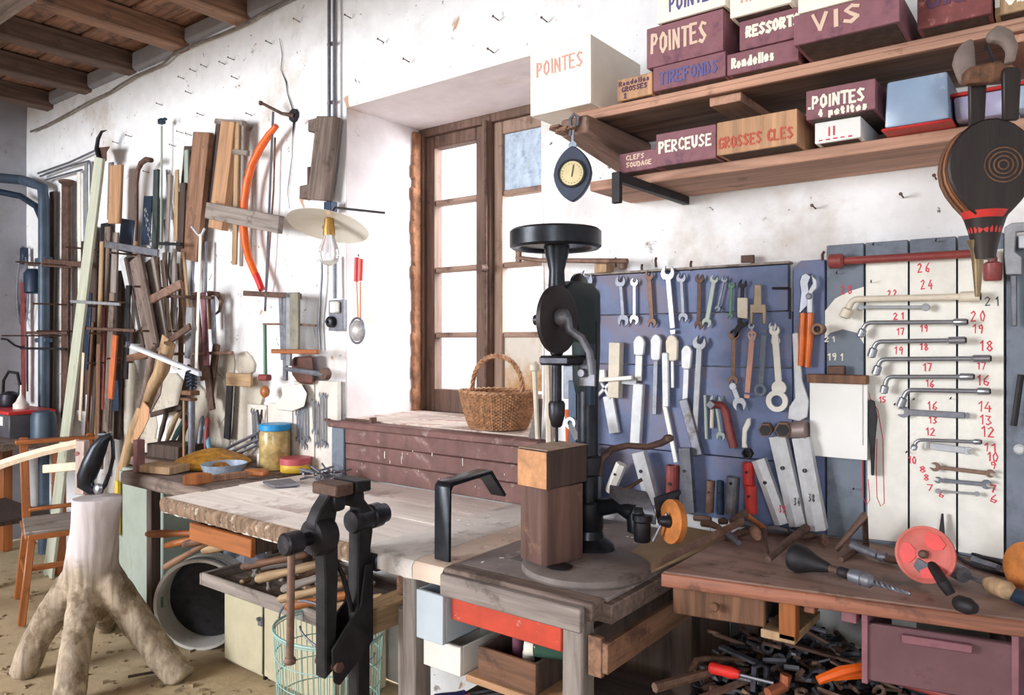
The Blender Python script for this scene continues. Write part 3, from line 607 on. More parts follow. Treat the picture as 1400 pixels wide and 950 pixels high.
# ================= LEG VICE
vz = thing('leg_vise', 'black iron leg vice bolted to the front edge of the workbench', 'vise', (-1.64,1.40,0))
X = -1.64
def yz(poly, x0, x1, name, m, par, bev=.004, **k):
    return MB().hexa([(x0,y,z) for y,z in poly], [(x1,y,z) for y,z in poly]).build(name, m, par, bev=bev, **k)
yz([(1.415,.0),(1.455,.0),(1.46,.55),(1.463,.80),(1.463,.86),(1.47,.9),(1.475,.96),(1.44,1.0),(1.435,1.03),(1.435,1.056),(1.382,1.056),(1.382,1.03),(1.40,1.01),(1.418,.98),(1.415,.90),(1.413,.8),(1.412,.5)], X-.022, X+.022, 'fixed_leg', M_soft, vz)
yz([(1.30,.54),(1.335,.56),(1.345,.80),(1.345,.90),(1.335,.955),(1.345,1.0),(1.372,1.03),(1.372,1.056),(1.315,1.056),(1.312,1.03),(1.285,1.0),(1.268,.97),(1.268,.945),(1.288,.93),(1.296,.88),(1.30,.80)], X-.022, X+.022, 'moving_leg', M_soft, vz)
MB().bx(X-.052,X+.052,1.312,1.373,1.03,1.062).build('jaw', M_rust, vz, bev=.004, label='front jaw with a rust brown top')
MB().bx(X-.052,X+.052,1.382,1.437,1.03,1.062).build('jaw', M_soft, vz, bev=.004)
MB().bx(X-.036,X+.036,1.39,1.43,.985,1.03).bx(X-.036,X+.036,1.32,1.362,.985,1.03).build('jaw_shoulder', M_soft, vz, bev=.012, seg=2)
MB().lathe([(.047,0),(.052,.01),(.052,.05),(.044,.06)], (X,1.27,.925), (0,1,0), 24).build('screw_boss', M_soft, vz)
MB().lathe([(.030,0),(.034,.008),(.031,.03),(.031,.07),(.035,.075),(.035,.105),(.028,.11),(.028,.13),(.022,.135)], (X,1.405,.94), (0,1,.03), 24).build('nut_box', M_iron, vz)
MB().lathe([(.024,0),(.030,.006),(.030,.05),(.018,.056),(.018,.115)], (X-.005,1.185,.922), (0,1,0), 20).build('screw_head', M_iron, vz)
MB().tube([(X-.005,1.212,.935),(X-.012,1.212,.62)], .010, 10).lathe([(.001,0),(.015,.002),(.017,.009),(.012,.018)], (X-.012,1.212,.605), n=12).build('handle_bar', M_rustl, vz)
yz([(1.31,.62),(1.318,.53),(1.34,.515),(1.46,.60),(1.46,.82),(1.43,.82),(1.41,.71),(1.36,.67)], X-.036, X-.029, 'hinge_plate', M_soft, vz)
yz([(1.31,.62),(1.318,.53),(1.34,.515),(1.46,.60),(1.46,.82),(1.43,.82),(1.41,.71),(1.36,.67)], X+.029, X+.036, 'hinge_plate', M_soft, vz)
MB().lathe([(.014,0),(.014,.09)], (X-.045,1.33,.57), (1,0,0), 14).build('hinge_bolt', M_rust, vz)
MB().tube([(X,1.345,.86),(X+.01,1.37,.80),(X+.005,1.395,.73),(X,1.41,.69)], .007, 8).build('spring', M_soft, vz)
MB().bx(X-.05,X+.05,1.457,1.52,.795,.845).build('bench_bracket', M_iron, vz, bev=.006)
# ================= bent strap bracket on the bench
hk = one('steel_bracket', 'black flat steel bar bent like a hook standing on the bench', 'bracket', MB().hexa(*[[(x,y,z) for y,z in [(1.50,.855),(1.51,.855),(1.512,1.045),(1.52,1.056),(1.68,1.066),(1.745,.99),(1.753,.996),(1.686,1.077),(1.512,1.068),(1.501,1.055)]] for x in (-1.41,-1.355)]), M_black, bev=.002)
# ================= DRILL PRESS
DX, DY = -1.09, 1.621
dp = thing('drill_press', 'black hand cranked drill press with a top flywheel on the bench end', 'drill press', (-1.07,1.70,BZ))
CXc, CYc = -1.09, 1.775
bs = MB().lathe([(.165,0),(.168,.006),(.165,.018),(.15,.024),(.06,.028),(.05,.03)], (-1.035,1.675,BZ+.004), n=48).build('base', mat('dusty grey iron', S(134,124,120), .15, 10, .7, .2, spots=(S(96,86,80), .3), bump=.2), dp)
MB().lathe([(.028,0),(.034,.002),(.028,.004)], (-1.05,1.575,BZ+.031), n=12).build('base_hole', M_soft, bs)
MB().lathe([(.075,0),(.07,.012),(.045,.03),(.036,.07),(.034,.09)], (CXc,CYc,BZ+.03), n=28).build('column_foot', M_black, dp)
MB().tube([(CXc,CYc,BZ+.08),(CXc,CYc,1.50)], .029, 24).build('column', M_black, dp, along=(0,0,1))
yz([(1.79,1.30),(1.80,1.42),(1.80,1.58),(1.76,1.605),(1.66,1.605),(1.60,1.57),(1.60,1.53),(1.66,1.52),(1.69,1.47),(1.73,1.45),(1.735,1.34),(1.75,1.30)], CXc-.028, CXc+.028, 'head_casting', mat('dark green black iron', S(34,48,50), .2, 14, .45, .3, bump=.15), dp, bev=.008, seg=2)
MB().lathe([(.024,0),(.024,.05)], (DX,DY,1.50), n=20).lathe([(.022,0),(.022,.03)], (DX,DY,1.565), n=20).build('bearing', M_iron, dp)
MB().bx(DX-.045,DX+.05,DY-.02,DY+.11,1.385,1.41).build('quill_guide', M_iron, dp, bev=.006)
MB().lathe([(.013,0),(.013,.12),(.017,.125),(.017,.14),(.013,.145),(.013,.40)], (DX,DY,1.29), n=20).build('spindle', M_iron, dp)
MB().lathe([(.017,0),(.022,.01),(.022,.02),(.02,.07),(.03,.11),(.034,.135)], (DX,DY,1.56), n=24).build('flywheel_hub', M_black, dp)
fw = MB().lathe([(.03,-.02),(.09,-.016),(.098,-.024),(.112,-.026),(.119,-.02),(.119,.018),(.112,.024),(.09,.02),(.03,.014)], (DX-.004,DY,1.712), n=56).build('flywheel', M_black, dp)
MB().lathe([(.010,0),(.014,.004),(.021,.03),(.022,.06),(.018,.068)], (DX,DY,1.225), n=24).build('chuck', M_iron, dp)
MB().tube([(DX,DY,1.187),(DX,DY,1.24)], .004, 8).build('drill_bit', M_soft, dp)
# big vertical gear disc on the left, crank
gx = DX+.018; GY = DY-.035
gr = MB().lathe([(.080,0),(.086,.002),(.086,.014),(.080,.016),(.02,.012)], (gx,GY,1.502), (1,0,0), 48).build('gear_disc', mat('dark brown iron disc', S(52,44,46), .2, 14, .5, .4, bump=.15), dp)
MB().tube([(gx-.06,GY,1.502),(gx,GY,1.502)], .014, 14).build('gear_shaft', M_iron, dp)
MB().lathe([(.022,0),(.024,.005),(.020,.022),(.010,.03)], (gx+.012,GY,1.508), (1,0,0), 20).build('crank_hub', M_greyp, dp)
MB().tube([(gx+.036,GY,1.508),(gx+.040,GY+.005,1.475),wt(795,462,1.88),wt(806,482,1.88),wt(810,512,1.88)], [.013,.012,.010,.010,.011], 10).build('crank', M_greyp, dp)
MB().lathe([(.040,0),(.044,.003),(.044,.012),(.040,.015)], (DX+.0,DY+.10,1.585), (1,0,.1), 28).build('bevel_gear', M_black, dp)
MB().tube([(DX+.05,DY+.08,1.44),(DX+.05,DY+.08,1.28)], .014, 12).build('feed_rod', M_navy, dp)
MB().bx(DX+.03,DX+.085,DY+.05,DY+.058,1.33,1.40).lathe([(.012,0),(.012,.01)], (DX+.05,DY+.047,1.365),(0,-1,0),10).build('feed_plate', M_greyp, dp, bev=.002)
# table arm and clamp lever behind the column
MB().tube([wt(818,650,2.05),wt(822,628,2.06),wt(836,614,2.07),wt(858,609,2.07),wt(885,611,2.06),(wt(905,605,2.05)),wt(914,599,2.05)], [.011,.011,.010,.009,.009,.010,.012], 10).lathe([(.006,0),(.014,.004),(.014,.016),(.006,.02)], wt(914,604,2.05), n=12).build('clamp_lever', M_rust, dp)
MB().lathe([(.038,0),(.042,.005),(.042,.05),(.038,.055)], (CXc,CYc,1.08), n=24).build('lever_collar', M_black, dp)
# table bracket with small machine vice swung to the right
b0 = V((CXc,CYc,.985)); 
MB().lathe([(.040,0),(.042,.004),(.042,.075),(.038,.08)], (CXc,CYc,.93), n=24).build('table_collar', M_black, dp)
MB().tube([b0, wt(845,690,2.03), wt(868,702,1.99)], [.026,.022,.026], 12).build('table_arm', M_black, dp)
MB().lathe([(.022,0),(.028,.004),(.03,.05),(.02,.07)], wt(872,728,1.99), n=18).build('arm_clamp', M_black, dp)
tv = thing('hand_grinder', 'dark iron hand grinder with an orange stone behind the drill press base', 'grinder', wt(890,720,1.97))
q0, q1, q2, q3 = wt(832,668,2.04), wt(848,690,2.0), wt(898,704,1.95), wt(885,678,2.02)
dz = V((0,0,.03))
MB().hexa([q1-dz, q2-dz, q3-dz*1.1, q0-dz*1.1], [q1+dz*.2, q2+dz*.1, q3+dz*.5, q0+dz*.5]).build('body', M_greyp, tv, bev=.004)
MB().tube([wt(835,672,2.03), wt(858,668,2.03), wt(878,655,2.03)], [.006,.006,.005], 8).build('rest_bar', M_rust, tv)
MB().hexa([wt(893,680,1.97),wt(898,712,1.96),wt(902,712,1.98),wt(897,680,1.99)], [wt(928,668,1.99),wt(930,674,1.98),wt(932,674,2.0),wt(930,668,2.01)]).build('frame_fork', M_iron, tv, bev=.002)
MB().lathe([(.052,0),(.056,.003),(.056,.019),(.052,.022),(.012,.022)], wt(925,713,1.93), V((-.55,-.80,.1)), 40).build('grinding_wheel', M_wheel, tv)
gw = wt(925,713,1.93)+V((-.55,-.80,.1)).normalized()*.022
MB().lathe([(.015,0),(.017,.003),(.013,.02),(.007,.03)], gw, V((-.55,-.80,.1)), 16).build('hub', M_iron, tv)
MB().tube([gw, wt(912,702,1.92), wt(893,740,1.94)], .004, 8).build('crank', M_greyp, tv)
MB().lathe([(.02,0),(.022,.003),(.022,.05),(.026,.055),(.026,.07)], wt(878,740,1.96), (0,0,1), 16).build('foot_clamp', M_iron, tv)
MB().tube([wt(915,700,1.95), wt(925,713,1.945)], .01, 10).build('axle', M_iron, tv)
# wood blocks under the bit
def blk(px, z0, z1, tt, name, label, mats, ch=0.0):
    N_, L_, R_ = [wt(a, 465, b) for a, b in px]; B_ = L_+R_-N_
    c = (L_+R_)/2; P4 = [N_, R_, B_, L_]; P8 = []
    for i, p in enumerate(P4):
        if ch:
            for qn in (P4[i-1], P4[(i+1) % 4]): P8.append(p+(qn-p).normalized()*ch)
        else: P8.append(p)
    bot = [V((p.x,p.y,z0)) for p in P8]; top = [V((p.x,p.y,z1)) for p in P8]
    return one(name, label, 'wood block', MB().hexa(bot, top), mats, along=(0,0,1), bev=.003)
blk(((744,1.875),(708,1.965),(801,1.955)), BZ+.0345, 1.078, 0, 'wood_block', 'tall dark stained wood block with chamfered edge standing on drill press base', W_block, .012)
ub = blk(((748,1.86),(709,1.93),(803,1.98)), 1.0785, 1.175, 0, 'wood_block', 'smaller drilled wood block with an orange end lying on the tall block', W_dark)
t_ = [wt(a, 465, b) for a, b in ((748,1.86),(709,1.93),(803,1.98))]
eg = MB(); n_ = (t_[1]-t_[0]).cross(V((0,0,1))).normalized(); n_ = n_ if n_.y < 0 else -n_
eg.hexa([V((p.x,p.y,1.081))+n_*q for p, q in ((t_[0],.001),(t_[1],.001),(t_[1],.003),(t_[0],.003))], [V((p.x,p.y,1.172))+n_*q for p, q in ((t_[0],.001),(t_[1],.001),(t_[1],.003),(t_[0],.003))])
eg.build('end_grain', mat('orange end grain', S(204,150,108), .2, 26, .8, spots=(S(120,80,56), .12), spot_scale=60), ub)
B4 = t_[1]+t_[2]-t_[0]
MB().hexa([V((p.x,p.y,1.1755)) for p in (t_[0],t_[2],B4,t_[1])], [V((p.x,p.y,1.177)) for p in (t_[0],t_[2],B4,t_[1])]).build('drilled_top', mat('drilled top wood', S(186,160,140), .2, 12, .8, spots=(S(70,52,46), .18), spot_scale=50), ub)
# things standing on the sill end / behind the drill press
one('paint_brush', 'flat paint brush with an orange tipped handle leaning beside the basket', 'brush', MB().hexa([wy(722,599,2.185),wy(740,599,2.185),wy(740,599,2.20),wy(722,599,2.20)], [wy(736,545,2.19),wy(742,545,2.19),wy(742,545,2.20),wy(736,545,2.20)]), M_grime)
one('glue_bottle', 'small white bottle with a teal label below the basket', 'bottle', MB().lathe([(.018,0),(.02,.004),(.02,.05),(.01,.06),(.008,.075)], (-1.52,2.12,BZ+.004), n=16), M_lblue)
one('teal_bottle', 'teal plastic bottle standing behind the wood blocks', 'bottle', MB().lathe([(.022,0),(.024,.005),(.024,.20),(.012,.22),(.010,.24)], (-1.45,2.12,BZ+.003), n=16), mat('teal plastic', S(90,140,150), .08, 8, .4, bump=0))
one('wooden_file', 'pale wooden stick standing left of the drill spindle', 'stick', MB().tube([wy(752,612,2.12), wy(749,500,2.15)], [.014,.012], 8), M_cream)
one('pale_spatula', 'whitish spatula standing left of the drill spindle', 'spatula', MB().tube([wy(735,600,2.17), wy(731,505,2.18)], [.008,.010], 8).lathe([(.001,0),(.018,.01),(.018,.03),(.008,.04)], wy(731,510,2.18), (0,0,1), 10), M_cream)
one('steel_block', 'pale grey steel plate with holes hanging behind the drill chuck', 'plate', MB().bx(*sorted((wy(772,500,2.15).x, wy(792,500,2.15).x)), 2.14, 2.15, wy(780,545,2.15).z, wy(780,500,2.15).z), M_steel, bev=.002)
one('blue_file', 'long dark blue file standing beside the drill column', 'file', MB().bx(*sorted((wy(779,500,2.12).x, wy(790,500,2.12).x)), 2.11, 2.12, BZ+.004, wy(780,520,2.12).z), M_navy, bev=.002)
one('chrome_wrench', 'bright chrome pipe wrench behind the wood blocks', 'wrench', MB().tube([wy(792,600,2.05), wy(782,580,2.05)], .016, 8).ring(wy(782,578,2.05), NY, .02, .01, .012, 12), M_chrome)
one('orange_handled_file', 'orange handled file standing behind the chuck', 'file', MB().tube([wy(776,612,2.14), wy(777,560,2.14)], [.006,.012], 8), M_orange)
one('grey_tin', 'grey tin standing behind the drill bit', 'tin', MB().lathe([(.045,0),(.046,.004),(.046,.24),(.045,.244)], (-1.30,2.12,BZ+.003), n=20), M_greyp)
# iron bar and shelf rail above blue board
one('pipe_bar', 'long dark iron bar lying along the top of the blue board', 'bar', MB().tube([wy(706,352,2.16), wy(740,356,2.16), wy(858,357,2.16)], [.008,.008,.009], 10).lathe([(.012,0),(.014,.003),(.012,.018)], wy(852,360,2.16), (0,0,-1), 10).box(wy(709,350,2.16), (.018,.014,.045)), M_rustl)
one('wood_cleat', 'small tan wooden block carrying the iron bar above the board', 'block', MB().box(wy(826,367,2.2), (.05,.05,.032)), W_tan, bev=.003)
# ================= wicker basket on the sill
kb = thing('wicker_basket', 'brown wicker basket with an arched handle on the window sill', 'basket', (-1.78,2.33,OZ0+.027))
bc0 = wy(681,585,2.34); bc0.z = OZ0+.028; rb, rt, hb = .118, .158, .128
wkb = MB()
ROWS, SEG = 22, 44
for i in range(ROWS):
    f = i/(ROWS-1); r = rb+(rt-rb)*f**.8; z = bc0.z+.006+hb*f
    pts = []
    for k in range(SEG*2):
        a = 2*math.pi*k/(SEG*2); rr = r+.0035*math.cos(SEG*a+math.pi*(i % 2)); pts.append((bc0.x+rr*math.cos(a), bc0.y+rr*.86*math.sin(a), z))
    wkb.tube(pts, .0042, 4, closed=True)
wkb.build('woven_sides', M_wick, kb)
st_ = MB()
for k in range(SEG//2):
    a = 2*math.pi*k/(SEG//2); st_.tube([(bc0.x+(rb+(rt-rb)*f**.8)*math.cos(a), bc0.y+(rb+(rt-rb)*f**.8)*.86*math.sin(a), bc0.z+.004+(hb+.012)*f) for f in (0,.3,.6,1)], .005, 5)
st_.build('stakes', M_wick, kb)
rim = MB()
for ph in (0, math.pi):
    rim.tube([(bc0.x+(rt+.004*math.cos(20*a+ph))*math.cos(a), bc0.y+(rt+.004*math.cos(20*a+ph))*.86*math.sin(a), bc0.z+hb+.016+.004*math.sin(20*a+ph)) for a in [2*math.pi*k/80 for k in range(80)]], .006, 5, closed=True)
rim.build('rim', M_wick, kb)
MB().lathe([(rb*.9,0),(rb*.9,.006)], bc0, n=30).build('bottom', M_wick, kb)
hn = MB()
for ph in (0, 2.1, 4.2):
    P = []
    for k in range(41):
        a = math.pi*k/40; w = 14*a+ph; P.append((bc0.x+(rt*.80+.006*math.cos(w))*math.cos(a)-.006, bc0.y+.006*math.sin(w), bc0.z+hb+.012+(.145+.006*math.cos(w))*math.sin(a)**.8))
    hn.tube(P, .0055, 5)
hn.build('handle', M_wick, kb)
one('oil_stone', 'small rusty steel bar lying on the left end of the sill', 'bar', MB().tube([(-2.60,2.20,OZ0+.026),(-2.45,2.215,OZ0+.026)], .006, 8).box((-2.44,2.215,OZ0+.03),(.014,.03,.026)), M_rust)
# ================= RIGHT BENCH
RZ = .905
rbn = thing('wall_bench', 'narrow reddish brown workbench under the blue and white tool boards', 'workbench', (-.2,2.0,0))
fL, fR = wz(905,781,RZ), wz(1400,847,RZ)
fE = fL+(fR-fL)*1.55
def bench_y(x): return fL.y+(x-fL.x)*(fR.y-fL.y)/(fR.x-fL.x)
TB = MB().hexa([(fL.x,fL.y,RZ-.032),(fE.x,fE.y,RZ-.032),(fE.x,2.197,RZ-.032),(fL.x,2.197,RZ-.032)], [(fL.x,fL.y,RZ),(fE.x,fE.y,RZ),(fE.x,2.197,RZ),(fL.x,2.197,RZ)])
TB.build('top', W_benchR, rbn, along=(1,0,0), bev=.004)
dF = (fE-fL).normalized(); nF = V((dF.y,-dF.x,0))
MB().hexa([fL+nF*a+V((0,0,b)) for a,b in ((0,-.034),(0,-.002),(.008,-.004),(.008,-.033))], [fE+nF*a+V((0,0,b)) for a,b in ((0,-.034),(0,-.002),(.008,-.004),(.008,-.033))]).build('edge_strip', W_redge, rbn, along=dF, bev=.002)
def rb_pt(px, back): # x,y of the column at px, 'back' metres behind the front edge
    a = (px-700)/FPX; r = V((a*CT-ST, a*ST+CT)); # solve y = bench_y(x)+back
    m_ = (fR.y-fL.y)/(fR.x-fL.x); t = (fL.y-m_*fL.x+back)/(r.y-m_*r.x); return V((r.x*t, r.y*t, 0))
def bdrawer(pl, pr, back, z0, z1, m, lb, th=.016, depth=.3):
    a, b = rb_pt(pl, back), rb_pt(pr, back); d = (b-a).normalized(); n = V((-d.y, d.x, 0))
    o = MB().hexa([a+V((0,0,z0)), b+V((0,0,z0)), b+n*th+V((0,0,z0)), a+n*th+V((0,0,z0))], [a+V((0,0,z1)), b+V((0,0,z1)), b+n*th+V((0,0,z1)), a+n*th+V((0,0,z1))]).build('drawer', m, rbn, bev=.003, label=lb)
    bx2 = MB()
    for p in (a, b-d*.012):
        q = p+n*(th+.001); bx2.hexa([q+V((0,0,z0)), q+d*.012+V((0,0,z0)), q+d*.012+n*depth+V((0,0,z0)), q+n*depth+V((0,0,z0))], [q+V((0,0,z1-.006)), q+d*.012+V((0,0,z1-.006)), q+d*.012+n*depth+V((0,0,z1-.006)), q+n*depth+V((0,0,z1-.006))])
    q = a+n*(th+.001); bx2.hexa([q+V((0,0,z0)), q+(b-a)+V((0,0,z0)), q+(b-a)+n*depth+V((0,0,z0)), q+n*depth+V((0,0,z0))], [q+V((0,0,z0+.006)), q+(b-a)+V((0,0,z0+.006)), q+(b-a)+n*depth+V((0,0,z0+.006)), q+n*depth+V((0,0,z0+.006))])
    bx2.build('drawer_box', W_dark, o); return o, a, b, n
o, a, b, n = bdrawer(920, 1046, .035, .797, .866, W_brown, 'dark brown drawer with a round knob')
kp = a*.52+b*.48+V((0,0,.832)); MB().lathe([(.005,0),(.005,.006),(.010,.012),(.010,.018),(.006,.022)], kp, -n, 16).build('knob', W_brown, o)
o, a, b, n = bdrawer(1184, 1389, .012, .728, .850, mat('dusty mauve wood', S(112,78,84), .12, 8, .7, spots=(S(90,64,66), .3)), 'deep dusty mauve drawer with a bar pull', depth=.25)
d_ = (b-a).normalized(); L_ = (b-a).length
hp = a+d_*L_*.25+V((0,0,.823))
MB().hexa([hp-n*.014, hp-n*.014+d_*L_*.47, hp-n*.001+d_*L_*.47, hp-n*.001], [q+V((0,0,.017)) for q in (hp-n*.014, hp-n*.014+d_*L_*.47, hp-n*.001+d_*L_*.47, hp-n*.001)]).build('pull', W_mauve, o, bev=.002)
for px in (1182, 1388):
    p = rb_pt(px, .008); MB().bx(p.x-.006, p.x+.006, p.y, p.y+.25, .722, .872).build('drawer_runner', W_mauve, rbn, bev=.001)
p = rb_pt(1076, .04); MB().bx(p.x-.019, p.x+.019, p.y, p.y+.03, .775, .872).build('hanger', W_orange, rbn, along=(0,0,1), bev=.002)
MB().hexa([(p.x-.06,p.y+.0,.768),(p.x+.018,p.y+.0,.768),(p.x+.018,p.y+.2,.768),(p.x-.06,p.y+.2,.768)], [(p.x-.06,p.y+.0,.788),(p.x+.018,p.y+.0,.788),(p.x+.018,p.y+.2,.788),(p.x-.06,p.y+.2,.788)]).build('hanger_foot', W_tan, rbn, bev=.002)
p = rb_pt(1106, .05); MB().bx(p.x-.012, p.x+.012, p.y, p.y+.22, .84, .872).build('runner', W_redge, rbn, bev=.002)
p = rb_pt(1163, .03); MB().bx(p.x-.02, p.x+.012, p.y, p.y+.2, .838, .872).build('runner', W_mauve, rbn, bev=.002)
for x in (-.76, .55):
    MB().bx(x-.03, x+.03, 2.10, 2.17, 0, .872).build('leg', W_dark, rbn, along=(0,0,1), bev=.003)
MB().bx(.52, .58, 1.95, 2.01, 0, .872).build('leg', W_dark, rbn, along=(0,0,1), bev=.003)
MB().bx(-.80, .58, 1.66, 2.20, .53, .555).build('lower_shelf', W_dark, rbn, along=(1,0,0), bev=.003)
# ================= BOARDS ON THE WALL
BY = 2.20
def pane_board(parent, name, px0, px1, z0, z1, m, label=None, y0=BY, y1=2.222, bev=.002):
    x0, x1 = wy(px0,400,y0).x, wy(px1,400,y0).x
    return MB().bx(x0+.001, x1-.001, y0, y1, z0, z1).build(name, m, parent, bev=bev, label=label)
bb1 = thing('tool_board', 'blue painted plank board full of spanners behind the drill press', 'tool board', (-.85,2.21,RZ))
zt = H+.219; zc = [RZ+.002, wy(950,620,BY).z, wy(950,500,BY).z, wy(950,428,BY).z, zt]
for i in range(4):
    x0 = wy(782,400,BY).x if i < 3 else wy(790,400,BY).x
    MB().bx(wy(784,400,BY).x, wy(1083,400,BY).x-(.012 if i == 3 else 0), BY+.0, 2.226, zc[i]+.0015, zc[i+1]-.0015).build('plank', M_blue, bb1, along=(1,0,0), bev=.0015)
MB().bx(wy(800,400,BY).x, wy(1080,400,BY).x, BY-.006, 2.23, zt+.001, zt+.008).build('top_strip', W_grey, bb1, bev=.001)
bb2 = thing('tool_board', 'blue painted board with rounded corner holding the orange pliers', 'tool board', (-.42,2.21,RZ))
z2 = wy(1105,356,BY).z
x0, x1 = wy(1085,400,BY).x, wy(1128,400,BY).x
MB().hexa([(x,BY-.004,z) for x,z in ((x0,RZ+.002),(x1,RZ+.002),(x1,z2),(x0+.02,z2),(x0,z2-.02))], [(x,2.222,z) for x,z in ((x0,RZ+.002),(x1,RZ+.002),(x1,z2),(x0+.02,z2),(x0,z2-.02))]).build('panel', M_blue, bb2, bev=.002)
wbd = thing('tool_board', 'white painted plank board with red numbers and cranked spanners', 'tool board', (-.1,2.21,RZ))
zw = H+.263
edges = [1129,1182,1242.5,1308.5,1374]
for i in range(4):
    pane_board(wbd, 'plank', edges[i]+.6, edges[i+1]-.6, RZ+.002, zw, M_gblue, y0=BY-.004)
PYW = BY-.0042
def patch(pts, m=M_whitep, name='white_paint', th=.0008):
    P = [wy(a, b, PYW) for a, b in pts]; return MB().hexa(P, [p+NY*th for p in P]).build(name, m, wbd, smooth=0)
patch([(1184,358),(1241,352),(1241,742),(1186,736),(1186,600),(1184,520),(1184,430)])
patch([(1244,352),(1307,346),(1307,752),(1244,743)])
patch([(1310,346),(1372,340),(1372,764),(1310,754)])
patch([(1128,425),(1142,408),(1162,398),(1181,392),(1181,470),(1172,455),(1152,450),(1135,455),(1128,462)])
bb3 = thing('tool_board', 'grey blue board at the right edge of the wall', 'tool board', (.2,2.21,RZ))
for i,(a_,b_) in enumerate(((1375,1436),(1437,1500),(1501,1570))): pane_board(bb3, 'plank', a_, b_, RZ+.002, zw-.01, M_gblue, y0=BY-.002)
# writing on the white board
NW = [('26',1255,366,1.2),('24',1259,389,1.2),('28',1150,396,1.2),('22',1214,401,.9),('21',1222,432,.9),('17',1226,453,.9),('19',1258,449,.9),('19',1223,479,1),('18',1258,474,.9),('17',1262,502,1),('16',1266,524,.9),('15',1202,546,.8),
('16',1268,554,1.1),('20',1328,432,1.3),('19',1330,450,1.1),('18',1340,473,1.3),('17',1336,500,.9),('16',1336,520,1.3),('14',1338,556,1.3),('13',1340,574,1.2),('12',1342,590,1.3),('11',1346,611,1),('10',1350,624,1.1),('9',1354,636,.9),('7',1354,668,.9),('6',1354,681,1),
('12',1266,590,1),('13',1270,574,.9),('10',1242,628,.9),('8',1258,641,.8),('8',1263,652,.8),('7',1268,666,.8),('6',1284,675,.8),('21',1347,412,1.1)]
for tx, px, py, s_ in NW:
    p = wy(px, py+5*s_, BY-.005); letters(tx, p, (1,0,0), (0,0,1), .030*s_, .019*s_, .0028, M_txtk if tx == '21' and px > 1300 else M_txtr, wbd, lift=.0006, name='number')
p = wy(1128, 467, BY-.004); letters('21', p, (1,0,0), (0,0,1), .03, .014, .003, M_txtw, wbd, lift=.0008, name='number')
p = wy(1132, 492, BY-.004); letters('191', p, (1,0,0), (0,0,1), .045, .018, .003, M_txtw, wbd, lift=.0008, name='number')
out = MB()
for pl in ([(1183,520),(1190,545),(1200,560),(1207,600),(1208,650),(1209,688),(1204,692),(1199,680),(1198,640),(1199,600)],[(1180,600),(1179,640),(1180,680),(1185,690),(1189,684),(1187,655)]):
    P = [wy(a, b, BY-.0052) for a, b in pl]; out.tube(P, .0011, 4)
out.build('drawn_outline', M_txtr, wbd, smooth=0)
# ================= SPANNERS ON THE BLUE BOARD
G1 = 'spanners on the blue board'
def hook(px, py, Y0=None): pass
wrench('slim grey open ended spanner, leftmost of the top row on blue', (849,385), (853,438), 14, 15, 5, M_steel, group=G1)
wrench('short bright double open spanner, second in the top row on blue', (868,386), (868,437), 10, 12, 4, M_chrome, group=G1)
wrench('purplish brown spanner, third in the top row on blue', (888,377), (892,441), 12, 12, 6, M_rustl, group=G1)
wrench('largest bright spanner of the top row, jaw above the blue board edge', (914,374), (921,452), 18, 8, 7, M_bright, e2='flat', group=G1, th=.009)
wrench('dark grey spanner right of the largest bright one', (932,380), (935,434), 13, 13, 5, M_greyp, group=G1)
wrench('dark brown spanner in the middle of the top row', (957,381), (956,444), 12, 12, 6, M_rust, group=G1)
wrench('bright spanner with a pale green painted shank', (977,382), (967,441), 11, 13, 6, M_pgreen, group=G1)
wrench('thin mottled spanner tilted left beside the pale green one', (991,382), (982,422), 9, 8, 3, M_steel, group=G1)
wrench('thin dark green spanner, left of the pale wood gauge', (1001,390), (999,432), 9, 8, 4, M_green, group=G1)
wrench('small dark wrench above the pale wood gauge', (1016,388), (1015,410), 11, 8, 5, M_soft, group=G1)
pboard('pale wooden gauge block with a black line', 'gauge_block', 'gauge', ((1009,407),(1023,407),(1023,436),(1009,434)), 2.188, .008, M_cream)
pboard('tan forked metal plate with a square notch', 'forked_plate', 'plate', ((1032,389),(1042,389),(1042,416),(1048,416),(1048,443),(1043,443),(1043,428),(1030,428),(1030,443),(1026,443),(1026,416),(1031,416)), 2.188, .006, mat('tan steel', S(168,152,130), .15, 16, .5, .3, bump=.1))
rod('square_clamp', 'thin dark steel square hung by the blue board right edge', 'square', ((1056,394),(1078,394),(1080,394),(1080,436)), 2.19, .0035, M_soft)
wrench('grey adjustable wrench at the upper left corner of the blue board', (800,384), (797,412), 22, 10, 8, M_steel, group=G1)
plank('chisel', 'small chisel with a tan wooden handle behind the drill head', 'chisel', (812,396), (814,442), 2.19, 5, .008, W_tan)
# second row
t = thing('bearing_puller', 'whitish bar puller with a cross bar hung on the blue board', 'puller', wy(845,520,2.19))
plk = lambda A,B,w,th,m,nm,Y=2.195: (lambda r: MB().prism([(0,-pxw(A,w,Y)/2),(r[4],-pxw(B,w,Y)/2),(r[4],pxw(B,w,Y)/2),(0,pxw(A,w,Y)/2)], r[0], r[2], r[3], NY*th).build(nm, m, t, bev=.002))(fr2(A,B,Y))
plk((846,468),(844,543),15,.03,M_cream,'spine'); plk((808,520),(866,516),5,.012,M_whitep,'cross_bar',2.16); plk((833,541),(842,592),14,.012,M_silver,'lower_arm'); plk((836,523),(814,545),4,.01,M_silver,'leg',2.19); plk((822,520),(836,545),4,.01,M_silver,'leg',2.19)
plk((836,517),(872,522),10,.01,M_silverd,'plate',2.185)
plk((822,505),(823,518),14,.012,M_silver,'bracket',2.17)
